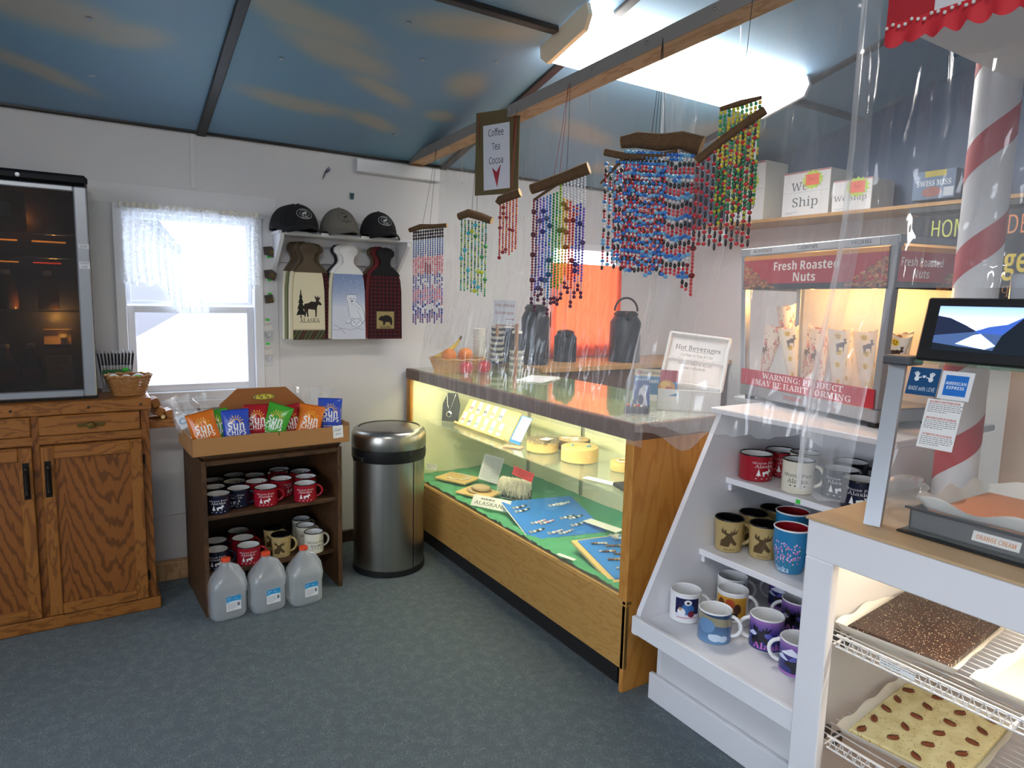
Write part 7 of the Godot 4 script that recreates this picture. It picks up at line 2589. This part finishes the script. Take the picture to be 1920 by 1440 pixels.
func chips() -> void:
	var t := thing("cardboard_tray", "low open cardboard tray of chip bags on top of the bookcase", "tray", T(V(0.35, 0.737, -2.965), 2.2))
	var W := 0.675
	var D := 0.34
	var st := mb()
	for e in [[V(0, 0, -D), V(W, 0.003, 0)], [V(0, 0, -0.003), V(W * 0.52, 0.076, 0)], [V(W * 0.527, 0, -0.003), V(W, 0.076, 0)], [V(0, 0, -D), V(W, 0.076, -D + 0.003)], [V(0, 0, -D), V(0.003, 0.076, 0)], [V(W - 0.003, 0, -D), V(W, 0.09, 0)], [V(W * 0.52, 0, -D), V(W * 0.527, 0.06, 0.0)]]:
		st = mb()
		b2(st, e[0], e[1])
		obj("tray_wall", st, M.cardboard, t)
	var im := img(128, 128, C8(240, 240, 238))
	ptext(im, "Chips", 56, 44, 34, C8(80, 80, 90), "serif", 1.0, -0.1)
	pline(im, [Vector2(30, 92), Vector2(40, 78), Vector2(48, 94), Vector2(66, 80), Vector2(80, 92), Vector2(100, 80)], 4, C8(80, 80, 90))
	card("note", t, T(V(W - 0.055, 0.052, 0.002), 0, 0, 3), 0.048, 0.058, 0.001, pm("tray_note", im), M.paper)
	# brown carrier with a handle
	var h := thing("carry_carton", "brown carton with trapezoid handle and yellow label behind the chip bags", "carton", T(V(0.68, 0.742, -3.16), 2.2))
	st = mb()
	extr(st, PackedVector2Array([Vector2(-0.19, 0.0), Vector2(0.19, 0.0), Vector2(0.19, 0.16), Vector2(0.10, 0.245), Vector2(-0.115, 0.248), Vector2(-0.19, 0.18)]), 0.006)
	obj("handle_panel", st, M.carton_brown, h)
	im = img(256, 96, C8(158, 98, 48))
	pell(im, 128, 48, 120, 42, C8(60, 60, 40))
	pell(im, 128, 48, 112, 36, C8(206, 190, 60))
	for k in 9: pell(im, 40 + k * 22, 48 + 14 * sin(k * 2.3), 9, 12, [C8(90, 80, 120), C8(236, 226, 120), C8(120, 120, 60)][k % 3])
	card("label", h, T(V(0.0, 0.205, 0.0042)), 0.11, 0.034, 0.0006, pm("carrier_label", im), M.carton_brown)
	# wrapped treats in clear bags behind
	for k in 6:
		var c := thing("wrapped_treat", ["clear wrapped treat with blue print at the far left behind the chips", "clear wrapped treat with blue print, second from left", "clear wrapped treat leaning on the carton's left shoulder", "clear wrapped treat with red print right of the carton", "clear wrapped treat with red print, second right of the carton", "clear wrapped treat at the far right behind the chips"][k], "treat bag", T(V([0.40, 0.44, 0.49, 0.83, 0.88, 0.93][k], 0.742, -3.19 - 0.03 * (k % 2)), [-10, 5, 20, -10, 0, 14][k], -6, [26, 22, 18, -8, -14, -22][k]))
		st = mb()
		var f := func(u: float, v: float) -> Vector3:
			var a := u * TAU
			var r := 0.034 * sin(clampf(v * 1.25, 0, 1) * PI * 0.92) + 0.006 + 0.02 * smoothstep(0.8, 1.0, v)
			return V(cos(a) * r, v * 0.235, -sin(a) * r * 0.5 + 0.003 * sin(a * 5.0) * v)
		sheet(st, f, 22, 14)
		obj("clear_bag", st, M.cello, c)
		im = img(96, 128, C8(236, 238, 242))
		pell(im, 48, 60, 34, 30, C8(90, 160, 206) if k < 3 else C8(206, 90, 100))
		pell(im, 48, 60, 24, 20, C8(236, 238, 242))
		card("print", c, T(V(0, 0.12, 0.012)), 0.045, 0.06, 0.002, pm("treat%d" % k, im), M.paper)
	# chip bags
	var cols := {"orange": C8(222, 116, 30), "green": C8(72, 170, 52), "blue": C8(52, 82, 190), "red": C8(176, 32, 42)}
	for key in cols:
		im = img(192, 256, cols[key])
		for y in range(0, 256): 
			if y < 8 or y > 247:
				im.fill_rect(Rect2i(0, y, 192, 1), cols[key].darkened(0.2))
		for k in 9:
			var a := PI + PI * k / 8.0
			pline(im, [Vector2(96, 96) + Vector2(cos(a), sin(a)) * 34, Vector2(96, 96) + Vector2(cos(a), sin(a)) * (52 + 6 * (k % 2))], 5, C8(244, 190, 60))
		var arc := []
		for k in 13: arc.append(Vector2(96, 98) + Vector2(cos(PI + PI * k / 12.0), sin(PI + PI * k / 12.0)) * 28)
		pline(im, arc, 6, C8(244, 190, 60))
		ptext(im, "Sun", 96, 116, 74, C8(246, 244, 238), "sansb", 0.95)
		ptext(im, "CHIPS", 96, 162, 50, C8(246, 244, 238), "sansb", 0.95)
		plines(im, 44, 206, 108, 2, 20, C8(236, 220, 200))
		pm("chips_" + key, im, 0.22)
	var seq := [["orange", 0.408, 14], ["green", 0.46, 8], ["blue", 0.535, 3], ["red", 0.628, 0], ["green", 0.702, -16], ["red", 0.775, 10], ["orange", 0.852, -12], ["blue", 0.955, -4]]
	for k in seq.size():
		var s: Array = seq[k]
		var b := thing("chip_bag", ["orange chip bag leaning out at the tray's left end", "green chip bag second from the left in the tray", "blue chip bag beside the left green one", "red chip bag left of centre, upright before the carton", "green chip bag tilted between two red bags", "red chip bag right of the tilted green bag", "orange chip bag near the tray's right end", "blue chip bag at the tray's far right"][k], "chips", T(V(s[1], 0.836 + (0.012 if k in [3, 4] else 0.0) + (0.02 if k == 7 else 0.0), -3.03 - 0.03 * (k % 2)), -8 if k != 4 else -30, -14, s[2]).scaled_local(Vector3.ONE * 1.08), "chip bags in the tray")
		st = mb()
		var front := func(u: float, v: float) -> Vector3:
			var puff := 0.020 * pow(maxf(0.0, sin(u * PI)) * maxf(0.0, sin(v * PI)), 0.5)
			return V((u - 0.5) * 0.105 * (1.0 - 0.06 * sin(v * PI)), (v - 0.5) * 0.15, puff + 0.0016 * sin(u * 31.0 + v * 9.0) * sin(v * PI))
		sheet(st, front, 16, 20)
		obj("front_face", st, M["chips_" + s[0]], b)
		st = mb()
		var rear := func(u: float, v: float) -> Vector3:
			var p: Vector3 = front.call(1.0 - u, v)
			return V(p.x, p.y, -p.z)
		sheet(st, rear, 16, 20)
		obj("back_face", st, M["chips_" + s[0]], b)

func plastic() -> void:
	var nz := FastNoiseLite.new()
	nz.seed = 9
	nz.frequency = 1.0
	var spans := [[-3.40, -1.62, 0.93, "clear plastic curtain sheet hanging over the far end of the display case"], [-1.72, -0.985, 1.02, "clear plastic curtain sheet hanging in front of the nut warmer"], [-1.04, -0.30, 0.93, "clear plastic curtain sheet hanging behind the sneeze guard at right"]]
	for k in 3:
		var s: Array = spans[k]
		var t := thing("plastic_curtain", s[3], "plastic sheet", T(V(1.62, 0, 0)))
		var st := mb()
		var f := func(u: float, v: float) -> Vector3:
			var z := lerpf(s[0], s[1], u)
			var low: float = s[2] + (0.03 * nz.get_noise_1d(z * 5.0 + 3.0) if k else 0.0) + (0.05 * smoothstep(-1.3, -1.1, z) if k == 1 else 0.0)
			var high := 2.27 + (z + 1.8) * 0.0367
			if k == 2:
				high = lerpf(high, 1.985, smoothstep(-0.85, -0.81, z))
				low = lerpf(low, 1.47, smoothstep(-0.91, -0.88, z))
			var y := lerpf(low, high, v)
			var hang := smoothstep(0.98, 1.7, y)
			var x := lerpf(-0.048, 0.062, hang) + 0.008 * k
			var fold := nz.get_noise_2d(z * 5.0 + k * 11.0, y * 0.7)
			var fine := nz.get_noise_2d(z * 16.0, y * 3.0 + 5.0)
			var amp := 0.016 * (0.3 + 0.7 * sin(PI * clampf((y - 0.9) / 1.4, 0, 1)))
			x += fold * amp + fine * 0.003
			for q in 9:
				var zc: float = s[0] + (s[1] - s[0]) * (q + 0.5 + 0.4 * sin(q * 5.1)) / 9.0 + 0.03 * nz.get_noise_2d(y * 1.5, q * 3.0)
				x += 0.009 * exp(-pow((z - zc) / 0.010, 2.0)) * (0.4 + nz.get_noise_2d(y * 2.2 + q * 7.0, 1.0))
			x += 0.0075 * sin(z * 58.0 + 5.0 * nz.get_noise_2d(y * 0.8, z * 1.5)) * smoothstep(0.05, 0.45, nz.get_noise_2d(z * 2.2 + k * 9.0, y * 0.9 + 4.0) + (0.22 if k == 2 else 0.13))
			for cr in [1.52, 1.16]: x += 0.004 * exp(-pow((y - cr - 0.01 * fold) / 0.008, 2.0)) * (0.5 + nz.get_noise_1d(z * 7.0 + cr * 5.0))
			return V(x, y, z)
		sheet(st, f, 260 if k == 0 else 150, 110)
		obj("film", st, M.thin_film if k == 0 else M.plastic_film, t)
		if k > 0:
			st = mb()
			var g := func(u: float, v: float) -> Vector3:
				var p: Vector3 = f.call(0.002, v)
				return V(p.x - 0.004 + 0.006 * sin(u * PI), p.y, p.z + (u - 0.5) * (0.016 if k == 2 else 0.006))
			sheet(st, g, 4, 60)
			obj("rolled_edge", st, M.plastic_fold, t)
	var t2 := thing("film_drape", "loose clear film draped over the near corner of the display case", "plastic sheet", T(V(1.60, 0, -1.68)))
	var st2 := mb()
	var dr := func(u: float, v: float) -> Vector3:
		var x := lerpf(-0.02, 0.44, u)
		var drop := 0.03 + 0.09 * exp(-pow((u - 0.55) / 0.25, 2.0))
		var q := v * (0.16 + drop)
		var w := 0.006 * nz.get_noise_2d(x * 20.0, v * 6.0)
		if q < 0.16: return V(x, 1.004 + absf(w), -0.15 + q)
		return V(x, 1.004 - (q - 0.16), 0.012 + w)
	sheet(st2, dr, 50, 30)
	obj("film", st2, glass("drape_film", C8(244, 246, 250, 62), 0.08), t2)
	t2 = thing("clear_bag", "crumpled clear plastic bag lying behind the sneeze guard post", "plastic bag", T(V(1.78, 0.903, -0.87)))
	st2 = mb()
	var bg := func(u: float, v: float) -> Vector3:
		var a := u * TAU
		var e := (v - 0.5) * PI
		var r := 1.0 + 0.45 * nz.get_noise_3d(cos(a) * 2.0, sin(a) * 2.0, e * 2.0)
		return V(0.09 * cos(a) * cos(e) * r, 0.045 + 0.043 * sin(e), -0.042 * sin(a) * cos(e) * r)
	sheet(st2, bg, 28, 16)
	obj("film", st2, M.cello, t2)
